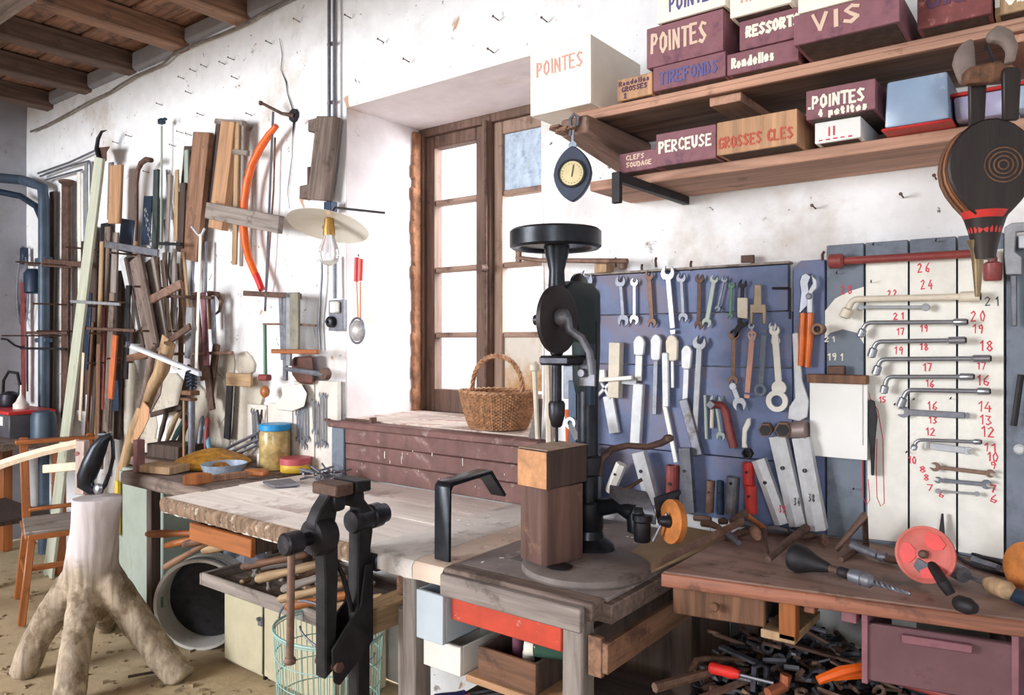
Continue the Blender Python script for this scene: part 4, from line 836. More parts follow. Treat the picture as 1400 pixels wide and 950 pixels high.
def paddle(label, A, B, w, hl, m, m2, sw, Y=2.19, name='brake_tool'):
    a, b, u, v, L = fr2(A, B, Y); k = pxw(A,1,Y); t = thing(name, label, 'hand tool', a)
    hlm = hl*k; R = w*k/2
    pl = [(R*.3,-R*.6),(R*1.1,-R),(hlm,-R*.85),(hlm*1.05,-R*.4),(hlm*1.05,R*.4),(hlm,R*.85),(R*1.1,R),(R*.3,R*.6),(0,0)]
    MB().prism(pl, a, u, v, NY*.012).build('handle', m, t, bev=.003)
    MB().prism([(hlm*1.06,-sw*k/2),(L,-sw*k/2),(L,sw*k/2),(hlm*1.06,sw*k/2)], a+NY*.002, u, v, NY*.007).build('blade', m2, t, bev=.001)
    return t
paddle('white rounded handle tool, first of four in the second row', (876,458), (874,520), 16, 24, M_silver, M_whitep, 9)
paddle('white rounded handle tool with a dark shaft, second of four', (899,456), (896,566), 15, 32, M_silver, M_greyp, 6)
paddle('pinkish white handle tool, third of four in the second row', (920,457), (921,530), 17, 32, M_cream, M_silver, 4)
paddle('squat whitish handle tool, fourth of four in the second row', (941,471), (938,546), 15, 30, M_silver, M_silver, 7)
plank('depth_gauge', 'two tone white and brown long bar beside the pink handled tool', 'gauge', (911,482), (912,556), 2.185, 9, .012, M_silver)
plank('flat_lever', 'white flat lever running down to the brown tube', 'lever', (909,553), (925,632), 2.187, 6, .006, M_whitep)
wrench('silver adjustable wrench with a knurled head in the second row', (958,469), (951,596), 18, 10, 8, M_silverd, group=G1, th=.012)
plank('square_tube', 'long white square bar hanging below the puller', 'bar', (876,524), (871,612), 2.195, 14, .02, M_silver)
plank('square_tube', 'long dark greenish steel bar leaning right below the squat handle', 'bar', (937,545), (958,622), 2.192, 13, .02, M_greyp)
wrench('old brown spanner left of the copper coloured lever', (1004,458), (1003,520), 14, 14, 6, M_rustl, group=G1)
wrench('white short open jaw spanner hanging from the old brown one', (1003,528), (1012,552), 10, 18, 7, M_bright, group=G1, e1='round', th=.008)
wrench('copper coloured lever with a bright ring top', (1029,458), (1022,540), 12, 8, 8, mat('pinkish copper steel', S(196,150,134), .15, 16, .4, .4), e1='ring', e2='flat', group=G1)
wrench('small chrome spanner over the copper coloured lever', (1028,446), (1029,462), 9, 10, 5, M_chrome, group=G1)
wrench('dark steel wrench left above the copper lever', (1016,440), (1005,456), 14, 12, 8, M_soft, group=G1)
wrench('bluish hooked plate spanner with a round hole', (1045,455), (1040,533), 8, 17, 8, M_gblue, e1='flat', e2='ring', group=G1)
wrench('big white spanner with a large ring at the bottom', (1060,452), (1066,530), 14, 20, 9, M_whitep, e2='round', group=G1, th=.01)
t = thing('ring_wrench', 'large white oval ring wrench at the right of the blue board', 'wrench', wy(1065,550,2.185), G1)
MB().ring(wy(1063,548,2.185), NY, pxw((1063,548),15,2.18), pxw((1063,548),8,2.18), .008, 22).build('ring', M_whitep, t, bev=0)
wrench('white small jaw above the big white spanner', (1057,446), (1061,466), 11, 13, 7, M_bright, group=G1)
pboard('long white painter spatula with a broad rounded pad', 'broad_spatula', 'spatula', ((1084,456),(1092,454),(1098,520),(1107,548),(1105,570),(1094,576),(1078,572),(1080,556),(1088,544)), 2.188, .008, M_silver)
rod('thin_file', 'thin pale green rod hanging at the middle of the blue board', 'file', ((964,540),(966,600)), 2.19, .005, M_pgreen)
rod('thin_file', 'pinkish thin rod between two pale green ones', 'file', ((974,548),(973,585)), 2.19, .006, M_cream)
wrench('small pale green forked spanner above the red brown tube', (979,548), (986,596), 16, 12, 4, M_pgreen, group=G1)
t = thing('bent_tube_spanner', 'red brown bent tube with a dark square socket', 'spanner', wy(990,560,2.18))
MB().tube([wy(974,553,2.16),wy(986,554,2.18),wy(992,562,2.185),wy(1003,612,2.185)], [.012,.012,.013,.013], 12).build('tube', M_redb, t)
MB().box(wy(973,553,2.16),(.022,.022,.022),Matrix.Rotation(.7,3,'Y')).build('socket', M_greyp, t, bev=.002)
pboard('small white curved lever above the short red tube', 'curved_lever', 'lever', ((1022,572),(1027,571),(1027,580),(1022,590),(1021,606),(1023,612),(1015,612),(1015,600),(1016,585)), 2.19, .006, M_whitep)
# bottom row of box spanners resting on the bench
def tubesp(label, A, B, wpx, m, Y=2.17, sq=True, topm=M_soft, name='box_spanner', holes=(.35,), side=None, gp='box spanners standing along the bench back'):
    a, b = wy(*A, Y), wy(*B, Y); u = (a-b).normalized(); L = (a-b).length; w = pxr(A, wpx, Y)*1.05
    t = thing(name, label, 'spanner', b, gp)
    n = 6 if sq else 14
    MB().lathe([(w/2,0),(w/2,L),(w*.36,L),(w*.36,L-.02)], b, u, n).build('tube', m, t, smooth=20, along=u)
    MB().lathe([(w*.35,0),(w*.35,.002)], b+u*(L-.012), u, n).build('bore', topm, t)
    for h in holes: MB().lathe([(w*.12,0),(w*.12,.004)], a-u*L*h+NY*(w*.5 if not sq else w*.44)+NY*-.001, NY, 10).build('cross_hole', M_soft, t)
    return t
tubesp('short white box spanner tilted right behind the grinder', (850,634), (834,672), 15, M_whitep, 2.15)
tubesp('thick white and brown box spanner above the orange stone', (874,618), (893,690), 20, M_silver, 2.15)
tubesp('red brown box spanner behind the orange stone', (920,636), (919,705), 18, M_redb, 2.15, sq=False)
tubesp('grey green square box spanner right of the red brown one', (937,612), (943,700), 18, M_greyp, 2.16)
tubesp('short rusty box spanner stub left of centre on the bench', (972,657), (970,700), 11, M_rustl, 2.17, sq=False)
tubesp('thin blue grey box spanner stub beside the rusty stub', (985,657), (985,703), 9, M_navy, 2.17, sq=False)
tubesp('grey green box spanner stub with red marks', (1003,652), (1000,702), 17, M_greyp, 2.15, sq=False, holes=(.15,))
tubesp('upper red box spanner with a square hole', (1023,632), (1024,668), 15, M_redt, 2.15, sq=False)
tubesp('bright red box spanner below the upper red one', (1026,664), (1027,702), 15, M_redt, 2.12, sq=False)
t1 = tubesp('silver hexagonal box spanner numbered in red, leftmost of three long ones', (1038,628), (1070,716), 20, M_silver, 2.15)
t2 = tubesp('silver hexagonal box spanner numbered 34, middle of three long ones', (1064,596), (1092,718), 24, M_silver, 2.15)
t3 = tubesp('silver hexagonal box spanner numbered 38, rightmost of three long ones', (1096,598), (1119,724), 25, M_silver, 2.15)
for (tt, A, B, tx, mm) in ((t1,(1050,655),(1066,700),'32',M_txtr),(t2,(1078,668),(1086,690),'34',M_txtk),(t3,(1100,655),(1106,685),'38',M_txtk)):
    p = wy(*B, 2.121); letters(tx, p, (1,0,0), (0,0,1), .02, .02, .0025, mm, tt, lift=.0008, name='number')
t = thing('pipe_socket', 'pair of dark hexagonal sockets with a long cone beside the clipboard', 'socket', wy(1060,588,2.15))
for (c_, r_) in (((1046,588),.020),((1070,588),.023)):
    o_ = wy(*c_, 2.12); MB().lathe([(r_*.95,0),(r_,.003),(r_,.05)], o_, (-.2,1,0), 6).build('socket', M_rustl, t, smooth=15)
    MB().lathe([(r_*.8,0),(r_*.8,.002)], o_+V((0,-.001,0)), (.1,-1,0), 6).build('bore', M_soft, t, smooth=15)
MB().tube([wy(1078,588,2.15), wy(1103,588,2.15)], [.022,.03], 10).build('cone', mat('taupe steel', S(138,122,120), .15, 14, .5, .3), t)
MB().ring(wy(1024,620,2.12), NY, .014, .009, .02, 6).build('x', M_soft, t) if False else None
one('hex_socket', 'small dark socket ring above the red box spanners', 'socket', MB().ring(wy(1024,619,2.14), NY, .0155, .011, .02, 6).lathe([(.011,0),(.011,.002)], wy(1024,619,2.135), NY, 6), M_soft, smooth=15)
one('socket', 'brown round pipe socket stuck on the board below the white patch', 'socket', MB().ring(wy(1122,450,2.16), NY, .016, .009, .035, 16).lathe([(.010,0),(.010,.002)], wy(1122,450,2.15), NY, 12), M_rustl)
# pliers with orange handles
t = thing('pipe_pliers', 'large chrome pliers with amber orange handles on the blue board', 'pliers', wy(1104,420,2.17))
def out(pts, Y, th, m, nm, bev=.002): P = [wy(a,b,Y) for a,b in pts]; return MB().hexa(P,[p+NY*th for p in P]).build(nm, m, t, bev=bev)
out([(1097,376),(1103,373),(1110,378),(1106,388),(1108,400),(1110,412),(1096,428),(1093,428),(1096,400),(1094,385)],2.185,.008,M_chrome,'jaw')
out([(1110,375),(1118,383),(1118,394),(1112,400),(1112,428),(1104,428),(1104,404),(1108,394),(1112,388)],2.177,.008,M_bright,'jaw')
MB().lathe([(.008,0),(.009,.002),(.007,.006)], wy(1106,405,2.168), NY, 14).build('pivot', M_steel, t)
MB().tube([wy(1098,428,2.175),wy(1097,460,2.175),wy(1095,500,2.175)],[.0095,.0105,.0085],12).build('grip', M_ambr, t)
MB().tube([wy(1108,428,2.175),wy(1107,460,2.175),wy(1104,502,2.175)],[.0095,.0105,.0085],12).build('grip', M_ambr, t)
# clipboard
t = thing('clipboard', 'white paper pad under a brown clamp bar beside the white board', 'clipboard', wy(1145,570,2.18))
x0, x1 = wy(1107,560,2.17).x, wy(1186,560,2.17).x
MB().bx(x0, x1, 2.17, 2.182, wy(1146,626,2.17).z, wy(1146,514,2.17).z).build('pad', M_paper, t, bev=.001)
MB().bx(x0+.003, x1-.012, 2.166, 2.1695, wy(1146,606,2.17).z, wy(1146,516,2.17).z).build('sheet', M_paper, t)
MB().bx(x0-.004, x1+.002, 2.152, 2.184, wy(1146,524,2.17).z, wy(1146,512,2.17).z).build('clamp_bar', W_brown, t, bev=.002)
MB().bx(wy(1132,505,2.17).x, wy(1155,505,2.17).x, 2.165, 2.184, wy(1146,512,2.17).z, wy(1146,500,2.17).z).build('clip_top', M_rust, t, bev=.002)
one('wire_brush', 'black hand brush hanging right of the clipboard', 'brush', MB().hexa(*[[wy(a,b,Y) for a,b in ((1188,546),(1196,548),(1200,570),(1197,600),(1195,650),(1191,650),(1190,610),(1187,590))] for Y in (2.19,2.165)]), M_soft, bev=.002)
# ================= TOOLS ON THE WHITE BOARD
t = thing('wheel_brace', 'long red brown socket brace across the top of white board', 'spanner', wy(1240,355,2.17))
MB().tube([wy(1146,357,2.165),wy(1340,346,2.165),wy(1352,347,2.165),wy(1357,354,2.165),wy(1357,362,2.165)],[.0105]*5,12).build('bar', M_redb, t)
MB().lathe([(.014,0),(.02,.004),(.02,.034),(.014,.04)], wy(1133,357.5,2.165), wy(1340,346,2.165)-wy(1146,357,2.165), 18).build('socket', M_redb, t)
MB().lathe([(.014,0),(.02,.004),(.02,.042),(.017,.046)], wy(1357,358,2.165), (0,0,-1), 18).build('socket', M_redb, t)
def lspan(label, P, r, m, sock=14, sock2=20, sr=1.7, Y=2.165, endcol=M_soft):
    pts = [wy(a,b,Y) for a,b in P]; t = thing('cranked_spanner', label, 'spanner', pts[1], 'cranked spanners on the white board')
    # rounded elbow
    e = pts[1]; d0 = (pts[0]-e).normalized(); d1 = (pts[2]-e).normalized(); q = .014
    arc = [e+d0*q*(1-s_)**2+d1*q*s_**2 for s_ in (0,.25,.5,.75,1)]
    MB().tube([pts[0]]+arc+[pts[2]], r, 10).build('shank', m, t)
    k = pxw(P[0],1,Y)
    MB().lathe([(r,0),(r*sr,.004),(r*sr,sock*k),(r*sr*.7,sock*k)], pts[0]-d0*sock*k*.55, d0, 14).build('socket', m, t)
    MB().lathe([(r,0),(r*sr*.9,.004),(r*sr*.9,sock2*k),(r*sr*.6,sock2*k)], pts[2]-d1*sock2*k, d1, 14).build('socket', m, t)
    MB().lathe([(r*sr*.65,0),(r*sr*.65,.002)], pts[2]+d1*.0005, d1, 12).build('bore', endcol, t)
    MB().lathe([(r*sr*.65,0),(r*sr*.65,.002)], pts[0]+d0*sock*k*.45, d0, 12).build('bore', endcol, t)
lspan('cream painted cranked spanner, topmost below the red brace', ((1157,428),(1166,409),(1340,405)), .0085, M_cream, 14, 24, 1.7)
wrench('small cream double ended spanner under the cream cranked one', (1178,420), (1266,420), 9, 11, 5, M_silverd, Y=2.175, e1='round', e2='round')
lspan('first chrome cranked spanner from the top on the white board', ((1178,455),(1184,441),(1322,440)), .0058, M_chrome, 12, 17)
lspan('second chrome cranked spanner from the top on the white board', ((1193,482),(1198,467),(1320,465)), .0062, M_chrome, 14, 22)
lspan('third chrome cranked spanner, reaching furthest right near number 17', ((1199,506),(1204,491),(1354,490)), .0062, M_chrome, 14, 22)
lspan('fourth chrome cranked spanner, ending beside number 16', ((1209,532),(1213,515),(1331,515)), .0058, M_chrome, 12, 18)
lspan('fifth chrome cranked spanner, just above the dark flat spanner', ((1233,550),(1240,533),(1353,535)), .0060, M_chrome, 15, 16)
wrench('dark flat podger spanner with a tapered end', (1236,563), (1322,568), 17, 6, 9, M_greyp, Y=2.18, e2='flat', ang=0)
lspan('small chrome cranked spanner beside number 11', ((1250,611),(1253,601),(1341,604)), .0045, M_chrome, 8, 10)
wrench('bright short spanner under the small cranked one', (1268,609), (1324,616), 9, 12, 10, M_bright, Y=2.18, e1='flat')
wrench('brown steel double open spanner beside number 9', (1279,638), (1354,647), 14, 12, 6, M_rustl, Y=2.18)
wrench('grey steel double open spanner beside number 7', (1283,656), (1349,662), 10, 14, 6, M_steel, Y=2.18)
wrench('smallest thin spanner at the bottom of the white board', (1283,671), (1336,675), 8, 7, 3, M_silverd, Y=2.18, e1='round', e2='round')
for (px,py) in ((1192,386),(1262,350),(1350,352),(1210,443),(1224,553),(1250,546),(1300,545),(1216,410),(1240,618),(1330,340),(1280,330),(1195,335),(1145,374),(1168,668)):
    p = wy(px,py,2.19); one('hook_nail', 'small bent hook nail in the white board', 'nail', MB().tube([p, p+V((0,-.014,0)), p+V((.003,-.018,.005))], .0015, 5), M_soft, 'hook nails in the white board')
# clamp at the right edge
t = thing('pipe_clamp', 'silver iron clamp hanging at the right edge of the boards', 'clamp', wy(1390,380,2.15))
out([(1374,312),(1384,306),(1420,304),(1420,316),(1390,318),(1388,345),(1398,352),(1398,376),(1376,376),(1374,350)],2.18,.02,M_silverd,'frame')
out([(1382,377),(1391,377),(1391,446),(1384,446)],2.18,.02,M_greyp,'bar')
out([(1393,322),(1410,322),(1410,340),(1393,340)],2.17,.015,M_bright,'screw_block')
rod('black_rod', 'short black rod leaning on the grey board at right edge', 'rod', ((1396,512),(1386,582)), 2.17, .007, M_soft)
one('board_bolt', 'small white bolt head on the grey board at right edge', 'bolt', MB().lathe([(.012,0),(.013,.003),(.008,.008)], wy(1394,614,2.198), NY, 12), M_silver)
# hooks above blue board
for i,(px,py) in enumerate(((842,357),(878,366),(897,357),(945,362),(1125,350))):
    p = wy(px,py+4,2.2); one('iron_hook', '%s small rusty hook on the top edge of the blue boards' % ('first','second','third','fourth','last')[i], 'hook', MB().tube([p+V((0,0,-.01)), p+V((0,-.004,.012)), p+V((.006,-.012,.018))], .004, 6), M_rust, 'hooks above the blue board')
one('hinge_block', 'square rusty iron hinge plate above the blue board', 'hinge', MB().box(wy(1021,354,2.215),(.032,.012,.022)).lathe([(.006,0),(.006,.024)], wy(1029,354,2.21)-V((0,0,.012)), n=10), M_rust, bev=.001)
# ================= SHELVES
US, LS = 2.10, 1.905  # undersides
s1 = thing('wall_shelf', 'upper rough wooden wall shelf carrying the painted boxes', 'shelf', (-.2,2.1,US))
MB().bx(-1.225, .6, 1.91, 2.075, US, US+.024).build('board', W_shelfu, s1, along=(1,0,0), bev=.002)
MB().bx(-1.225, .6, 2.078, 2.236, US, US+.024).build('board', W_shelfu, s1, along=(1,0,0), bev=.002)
MB().bx(-1.225, .6, 1.893, 1.909, US-.004, US+.012).build('front_strip', W_shelf, s1, along=(1,0,0), bev=.002)
MB().bx(-1.225, .6, 1.898, 1.909, US+.013, US+.026).build('front_strip', W_shelf, s1, along=(1,0,0), bev=.002)
MB().hexa([(-1.225,1.84,2.045),(-1.13,1.84,2.045),(-1.13,2.236,1.99),(-1.225,2.236,1.99)], [(-1.225,1.84,US-.005),(-1.13,1.84,US-.005),(-1.13,2.236,US-.005),(-1.225,2.236,US-.005)]).build('bracket', W_shelfu, s1, along=(0,1,0), bev=.006, label='rough wooden bracket with a ragged front end')
sp_ = MB()
for i in range(7): sp_.box((-1.228+random.uniform(0,.05), 1.83+random.uniform(-.02,.01), 2.06+.012*random.uniform(-2,2)), (.03,.05,.006), Matrix.Rotation(random.uniform(-.3,.3),3,'Z'))
sp_.build('splinters', W_red, s1)
MB().bx(wy(975,140,1.95).x, wy(1018,130,1.95).x, 1.925, 2.2, US-.025, US-.001).build('cleat', W_shelf, s1, along=(0,1,0), bev=.002)
MB().bx(wy(1375,60,1.95).x, wy(1440,60,1.95).x, 1.915, 2.2, US-.02, US-.001).build('cleat', W_shelf, s1, along=(0,1,0), bev=.002)
s2 = thing('wall_shelf', 'lower plain wooden wall shelf above the tool boards', 'shelf', (-.2,2.1,LS))
MB().bx(-1.207, .6, 1.975, 2.236, LS, LS+.029).build('board', W_shelf, s2, along=(1,0,0), bev=.003)
MB().bx(-1.020, -.998, 1.79, 2.236, LS-.026, LS-.001).bx(-1.022,-.996,1.785,1.80,LS-.085,LS-.001).build('angle_bracket', M_soft, s2, bev=.002, label='black iron angle bracket with a turned down end')
S1, S2 = US+.0265, LS+.0295
def sbox(name, label, pl, pr, Yf, z0, z1, m, text=None, tm=M_txtw, th=.005, d=None, tx=(.12,.2,.76,.5), cat='box', lines=None, dark=False, group='labelled boxes on the shelves', tilt=0, wall=False):
    x0, x1 = wy(pl,100,Yf).x, wy(pr,100,Yf).x; y1 = min(Yf+(d or .30), 2.225); w, h = x1-x0, z1-z0
    t = thing(name, label, cat, ((x0+x1)/2,(Yf+y1)/2,z0), group)
    if tilt: 
        t.rotation_euler = (0, tilt, 0)
    MB().bx(x0, x1, Yf, Yf+.010, z0, z1).build('front_panel', m, t, bev=.0015)
    MB().bx(x0, x0+.009, Yf+.0105, y1, z0, z1-.001).build('side_panel', m, t, bev=.001)
    MB().bx(x1-.009, x1, Yf+.0105, y1, z0, z1-.001).build('side_panel', m, t, bev=.001)
    MB().bx(x0+.0095, x1-.0095, Yf+.0105, y1, z0, z0+.008).build('bottom', W_dark if not wall else m, t)
    MB().bx(x0+.0095, x1-.0095, y1-.008, y1, z0+.0085, z1-.001).build('back_panel', m, t)
    for q, (s_, a, b, cw, ch) in enumerate(lines or ([(text,)+tx] if text else [])):
        letters(s_, (x0+w*a, Yf-.0002, z0+h*b), (1,0,0), (0,0,1), w*cw, h*ch, th, tm, t)
    return t
def zz(px, py, Y): return wy(px, py, Y).z
M_wbox = mat('white painted box wood', S(250,244,232), .04, 8, .6, spots=(S(222,200,176), .12), bump=.1)
b_ = sbox('labelled_box', 'large white POINTES box overhanging the left end of the upper shelf', 725, 808, 1.846, US+.0265, zz(725,70,1.846), M_wbox, 'POINTES', M_txtf, .005, tx=(.12,.58,.78,.2), wall=True)
b_ = sbox('labelled_box', 'small orange wood box marked Rondelles GROSSES on the upper shelf', 844, 892, 1.88, S1, zz(843,110,1.88), W_pine, None, M_txtp, .003, lines=[('Rondelles',.06,.68,.9,.2),('GROSSES',.14,.38,.74,.2),('2',.2,.08,.12,.2)])
sbox('labelled_box', 'mauve TIREFONDS box with blue lettering on the upper shelf', 893, 992, 1.865, S1, zz(893,93,1.865), W_mauve, 'TIREFONDS', M_txtb, .006, tx=(.1,.25,.82,.45))
zA = zz(893,93,1.865)+.001
sbox('labelled_box', 'mauve POINTES box in big white letters on top of the TIREFONDS box', 884, 989, 1.862, zA, zz(884,40,1.862), W_mauve, 'POINTES', M_txtt, .008, tx=(.08,.34,.74,.45))
zB = zz(884,40,1.862)+.001
sbox('labelled_box', 'white POINTES box with blue letters on top of the mauve POINTES box', 898, 992, 1.85, zB, zB+.085, M_wbox, 'POINTES', M_txtb, .005, tx=(.2,.3,.7,.45))
sbox('labelled_box', 'mauve Rondelles box on the upper shelf right of TIREFONDS', 994, 1092, 1.868, S1, zz(995,75,1.868), W_mauve, 'Rondelles', M_txtw, .006, tx=(.08,.3,.62,.42))
zC = zz(995,75,1.868)+.001
sbox('labelled_box', 'mauve RESSORTS box on top of the Rondelles box', 1011, 1098, 1.862, zC, zz(1011,30,1.862), W_mauve, 'RESSORTS', M_txtw, .007, tx=(.12,.42,.86,.32))
zD = zz(1011,30,1.862)+.001
sbox('labelled_box', 'white box with faint red letters on top of the RESSORTS box', 998, 1082, 1.83, zD, zD+.09, M_wbox, 'MOINS', M_txtf, .005, tx=(.2,.35,.5,.3))
sbox('labelled_box', 'wide mauve VIS box jutting over the upper shelf front', 1085, 1230, 1.77, S1, zz(1086,22,1.77), W_mauve, 'VIS', M_txtt, .008, tx=(.2,.35,.5,.5))
zE = zz(1086,22,1.77)+.001
sbox('labelled_box', 'plain white box on top of the VIS box', 1091, 1172, 1.765, zE, zE+.08, M_wbox, None)
sbox('labelled_box', 'speckled reddish CHALE box with dark letters on the upper shelf', 1254, 1356, 1.84, S1, zz(1254,-12,1.84), W_mauve2, 'CHALE', M_txtp, .007, tx=(.15,.5,.7,.35))
sbox('labelled_box', 'pale wood POI box at the right end of the upper shelf', 1360, 1440, 1.86, S1, zz(1360,-20,1.86), W_tan, 'POINT', M_whitep, .008, tx=(.05,.3,.8,.55))
sbox('labelled_box', 'small dark mauve box with two faint text lines on the lower shelf', 847, 898, 1.93, S2, zz(847,211,1.93), W_mauve, None, M_txtt, .003, lines=[('CLEFS',.2,.62,.5,.22),('SOUDAGE',.2,.25,.7,.22)])
sbox('labelled_box', 'mauve PERCEUSE box in white letters on the lower shelf', 897, 979, 1.92, S2, zz(897,184,1.92), W_mauve, 'PERCEUSE', M_txtw, .006, tx=(.06,.42,.9,.32))
sbox('labelled_box', 'pale wood GROSSES CLES box with red letters on the lower shelf', 980, 1090, 1.90, S2, zz(980,168,1.90), W_pine, 'GROSSES CLES', mat('brick red ink', S(190,84,62), .08, 10, .6, bump=0), .005, tx=(.03,.2,.94,.3))
w0 = zz(1110,167,1.92)
sbox('printed_carton', 'small white carton with red print under the POINTES box', 1114, 1177, 1.935, S2, w0, M_paper, None, M_txtr, .003, lines=[('II',.3,.3,.2,.4),('-----',.1,.05,.8,.2)], group=None, d=.2)
sbox('labelled_box', 'mauve POINTES box with a second small line on the white carton', 1102, 1197, 1.90, w0+.001, zz(1102,125,1.90), W_mauve, None, M_txtw, .006, lines=[('.POINTES',.04,.36,.84,.38),('4 petites',.2,.06,.72,.2)], d=.25)
# plastic tubs
def tub(label, pl, pr, Yf, z0, z1, lid_bottom, m=M_tub):
    x0, x1 = wy(pl,150,Yf).x, wy(pr,150,Yf).x; t = thing('plastic_tub', label, 'tub', ((x0+x1)/2, Yf+.1, z0)); k = .004; y1 = 2.2
    a = [(x0+k,Yf+k),(x1-k,Yf+k),(x1-k,y1-k),(x0+k,y1-k)]; b = [(x0,Yf),(x1,Yf),(x1,y1),(x0,y1)]
    lo, hi = (b, a) if lid_bottom else (a, b)
    MB().hexa([(*p, z0+.008) for p in lo], [(*p, z1-(0 if lid_bottom else .008)) for p in hi]).build('body', m, t, bev=.006, seg=2)
    zl = z0 if lid_bottom else z1-.0075
    MB().bx(x0-.006, x1+.006, Yf-.006, y1+.002, zl, zl+.0075).build('lid', M_redt, t, bev=.003)
    return t
tub('clear blue plastic tub upside down on its red lid', 1209, 1298, 1.92, S2, zz(1210,112,1.92), True, mat('translucent blue plastic', S(150,172,200), .08, 7, .3, bump=0, spots=(S(190,204,220), .3)))
tub('clear lilac plastic tub with red lid behind bellows handles', 1303, 1382, 1.95, S2, zz(1305,128,1.95), False, mat('translucent lilac plastic', S(168,164,196), .1, 7, .3, bump=0, spots=(S(206,208,226), .3)))
tub('clear plastic tub with a red lid at the right end of the lower shelf', 1388, 1450, 1.93, S2, zz(1390,112,1.93), False, mat('translucent pale blue plastic', S(160,178,200), .1, 7, .3, bump=0, spots=(S(200,214,230), .3)))
# hanging dial
t = thing('hanging_dial', 'round cream dial in a dark diamond frame hanging under the upper shelf', 'dial', wt(782,240,2.17))
dc = wt(783,238,2.16); nrm = (V((0,0,H))-dc); nrm.z = 0; nrm.normalize(); nrm = (nrm+V((-.25,-.1,0))).normalized()
du = V((0,0,1)).cross(nrm).normalized()
ol = []
for k in range(28):
    a = 2*math.pi*k/28; ol.append((.056*math.cos(a)*(1-.06*abs(math.sin(2*a))), .080*math.sin(a)*(1-.10*abs(math.sin(2*a)))))
MB().prism(ol, dc-nrm*.012, du, V((0,0,1)), nrm*.02).build('frame', mat('slate blue frame paint', S(66,76,96), .15, 14, .45), t, bev=.003)
MB().ring(dc+nrm*.008, nrm, .041, .035, .006, 32).build('bezel', M_soft, t)
MB().lathe([(.035,0),(.035,.003)], dc+nrm*.0085, nrm, 32).build('face', mat('aged cream face', S(236,220,172), .1, 12, .5, bump=0), t)
MB().tube([dc+nrm*.013+V((0,0,-.01)), dc+nrm*.013+V((0,0,.024))+du*.006], .0013, 5).build('needle', M_soft, t)
mk = MB()
for k in range(20):
    a = 2*math.pi*k/20; mk.box(dc+nrm*.0125+du*.028*math.cos(a)+V((0,0,.028*math.sin(a))), (.0016,.0016,.0016))
mk.build('marks', M_soft, t)
MB().tube([dc+V((0,0,.078)), dc+V((0,0,.10)), wt(784,172,2.16)], .004, 6).lathe([(.012,0),(.012,.006)], dc+V((0,0,.082))-nrm*.003, nrm, 12).build('hanging_strap', M_zinc, t)
MB().tube([wt(780,185,2.16),wt(780,162,2.16),wt(785,156,2.16),wt(791,160,2.16),wt(790,172,2.16)], .005, 8).build('hook', M_steel, t)
# ================= BELLOWS
Yb = 1.72
t = thing('bellows', 'black and brown fireplace bellows hanging nozzle down at right edge', 'bellows', wy(1348,240,Yb))
bc_ = wy(1348,232,Yb); kk = pxw((1348,232),1,Yb)
nb = V((.45,-.89,0)).normalized(); ub_ = V((nb.y*-1, nb.x, 0)); ub_ = V((.89,.45,0)).normalized()
def pear(sc=1.0):
    pts = []
    for k in range(30):
        a = 2*math.pi*k/30; x = math.cos(a)*.078*sc; y = math.sin(a)
        if y > 0: pts.append((x, y*.092*sc))
        else: pts.append((x*(1-(abs(y)**2.0)*.60), y*.114*sc))
    return pts
MB().prism(pear(), bc_+nb*.018, ub_, V((0,0,1)), nb*.012).build('front_board', M_darkb, t, bev=.003)
MB().prism(pear(), bc_-nb*.030, ub_, V((0,0,1)), nb*.012).build('back_board', W_brown, t, bev=.003)
MB().prism(pear(.93), bc_-nb*.018, ub_, V((0,0,1)), nb*.036).build('leather', M_leath, t, bev=.002)
MB().prism(pear(.99), bc_-nb*.003, ub_, V((0,0,1)), nb*.006).build('leather_rib', M_leath, t, bev=.002)
for r_ in (.010,.018,.026,.034): MB().ring(bc_+nb*.030+ub_*.018+V((0,0,.002)), nb, r_, r_-.0025, .0016, 28).build('carved_ring', W_brown, t)
nz0 = bc_+V((0,0,-.088)); nz0 += ub_*-.002
MB().lathe([(.018,-.085),(.022,-.06),(.029,-.03),(.038,.0)], nz0, (0,0,1), 20).build('throat', M_darkb, t)
MB().lathe([(.036,0),(.042,.014)], nz0+V((0,0,-.008)), (0,0,1), 24).build('red_band', M_redt, t)
MB().lathe([(.0275,0),(.0305,.012)], nz0+V((0,0,-.036)), (0,0,1), 24).build('red_band', M_redt, t)
MB().lathe([(.004,-.110),(.005,-.106),(.012,-.02),(.020,.0)], nz0+V((-.012,0,-.048)), (0,0,1), 16).build('nozzle', mat('bronze nozzle', S(150,132,104), .2, 16, .35, .7), t)
for (dx_, dn) in ((-.010,-.024),(.030,.024)):
    a = bc_+nb*dn+ub_*dx_+V((0,0,.085)); MB().prism([(-.013,0),(.013,0),(.017,.09),(.012,.10),(-.012,.10),(-.014,.09)], a, ub_, V((0,0,1)), nb*.012).build('handle', M_darkb, t, bev=.002)
W_knob = mat('grey dusty carved wood', S(132,118,112), .2, 14, .8, bump=.3)
ka = bc_+V((0,0,.185))
MB().prism([(-.045,-.012),(-.038,-.03),(-.018,-.03),(-.012,0),(-.014,.04),(-.018,.058),(-.036,.05),(-.048,.03),(-.052,.01)], ka-nb*.03+V((0,0,.02)), ub_, V((0,0,1)), nb*.02).build('carved_head', W_knob, t, bev=.006, seg=2)
MB().prism([(-.012,.045),(.006,.062),(.03,.05),(.042,.02),(.036,-.012),(.020,-.012),(.024,.01),(.016,.025),(.002,.03),(-.008,.03)], ka+nb*.02+V((0,0,.02)), ub_, V((0,0,1)), nb*.02).build('carved_head', W_knob, t, bev=.006, seg=2)
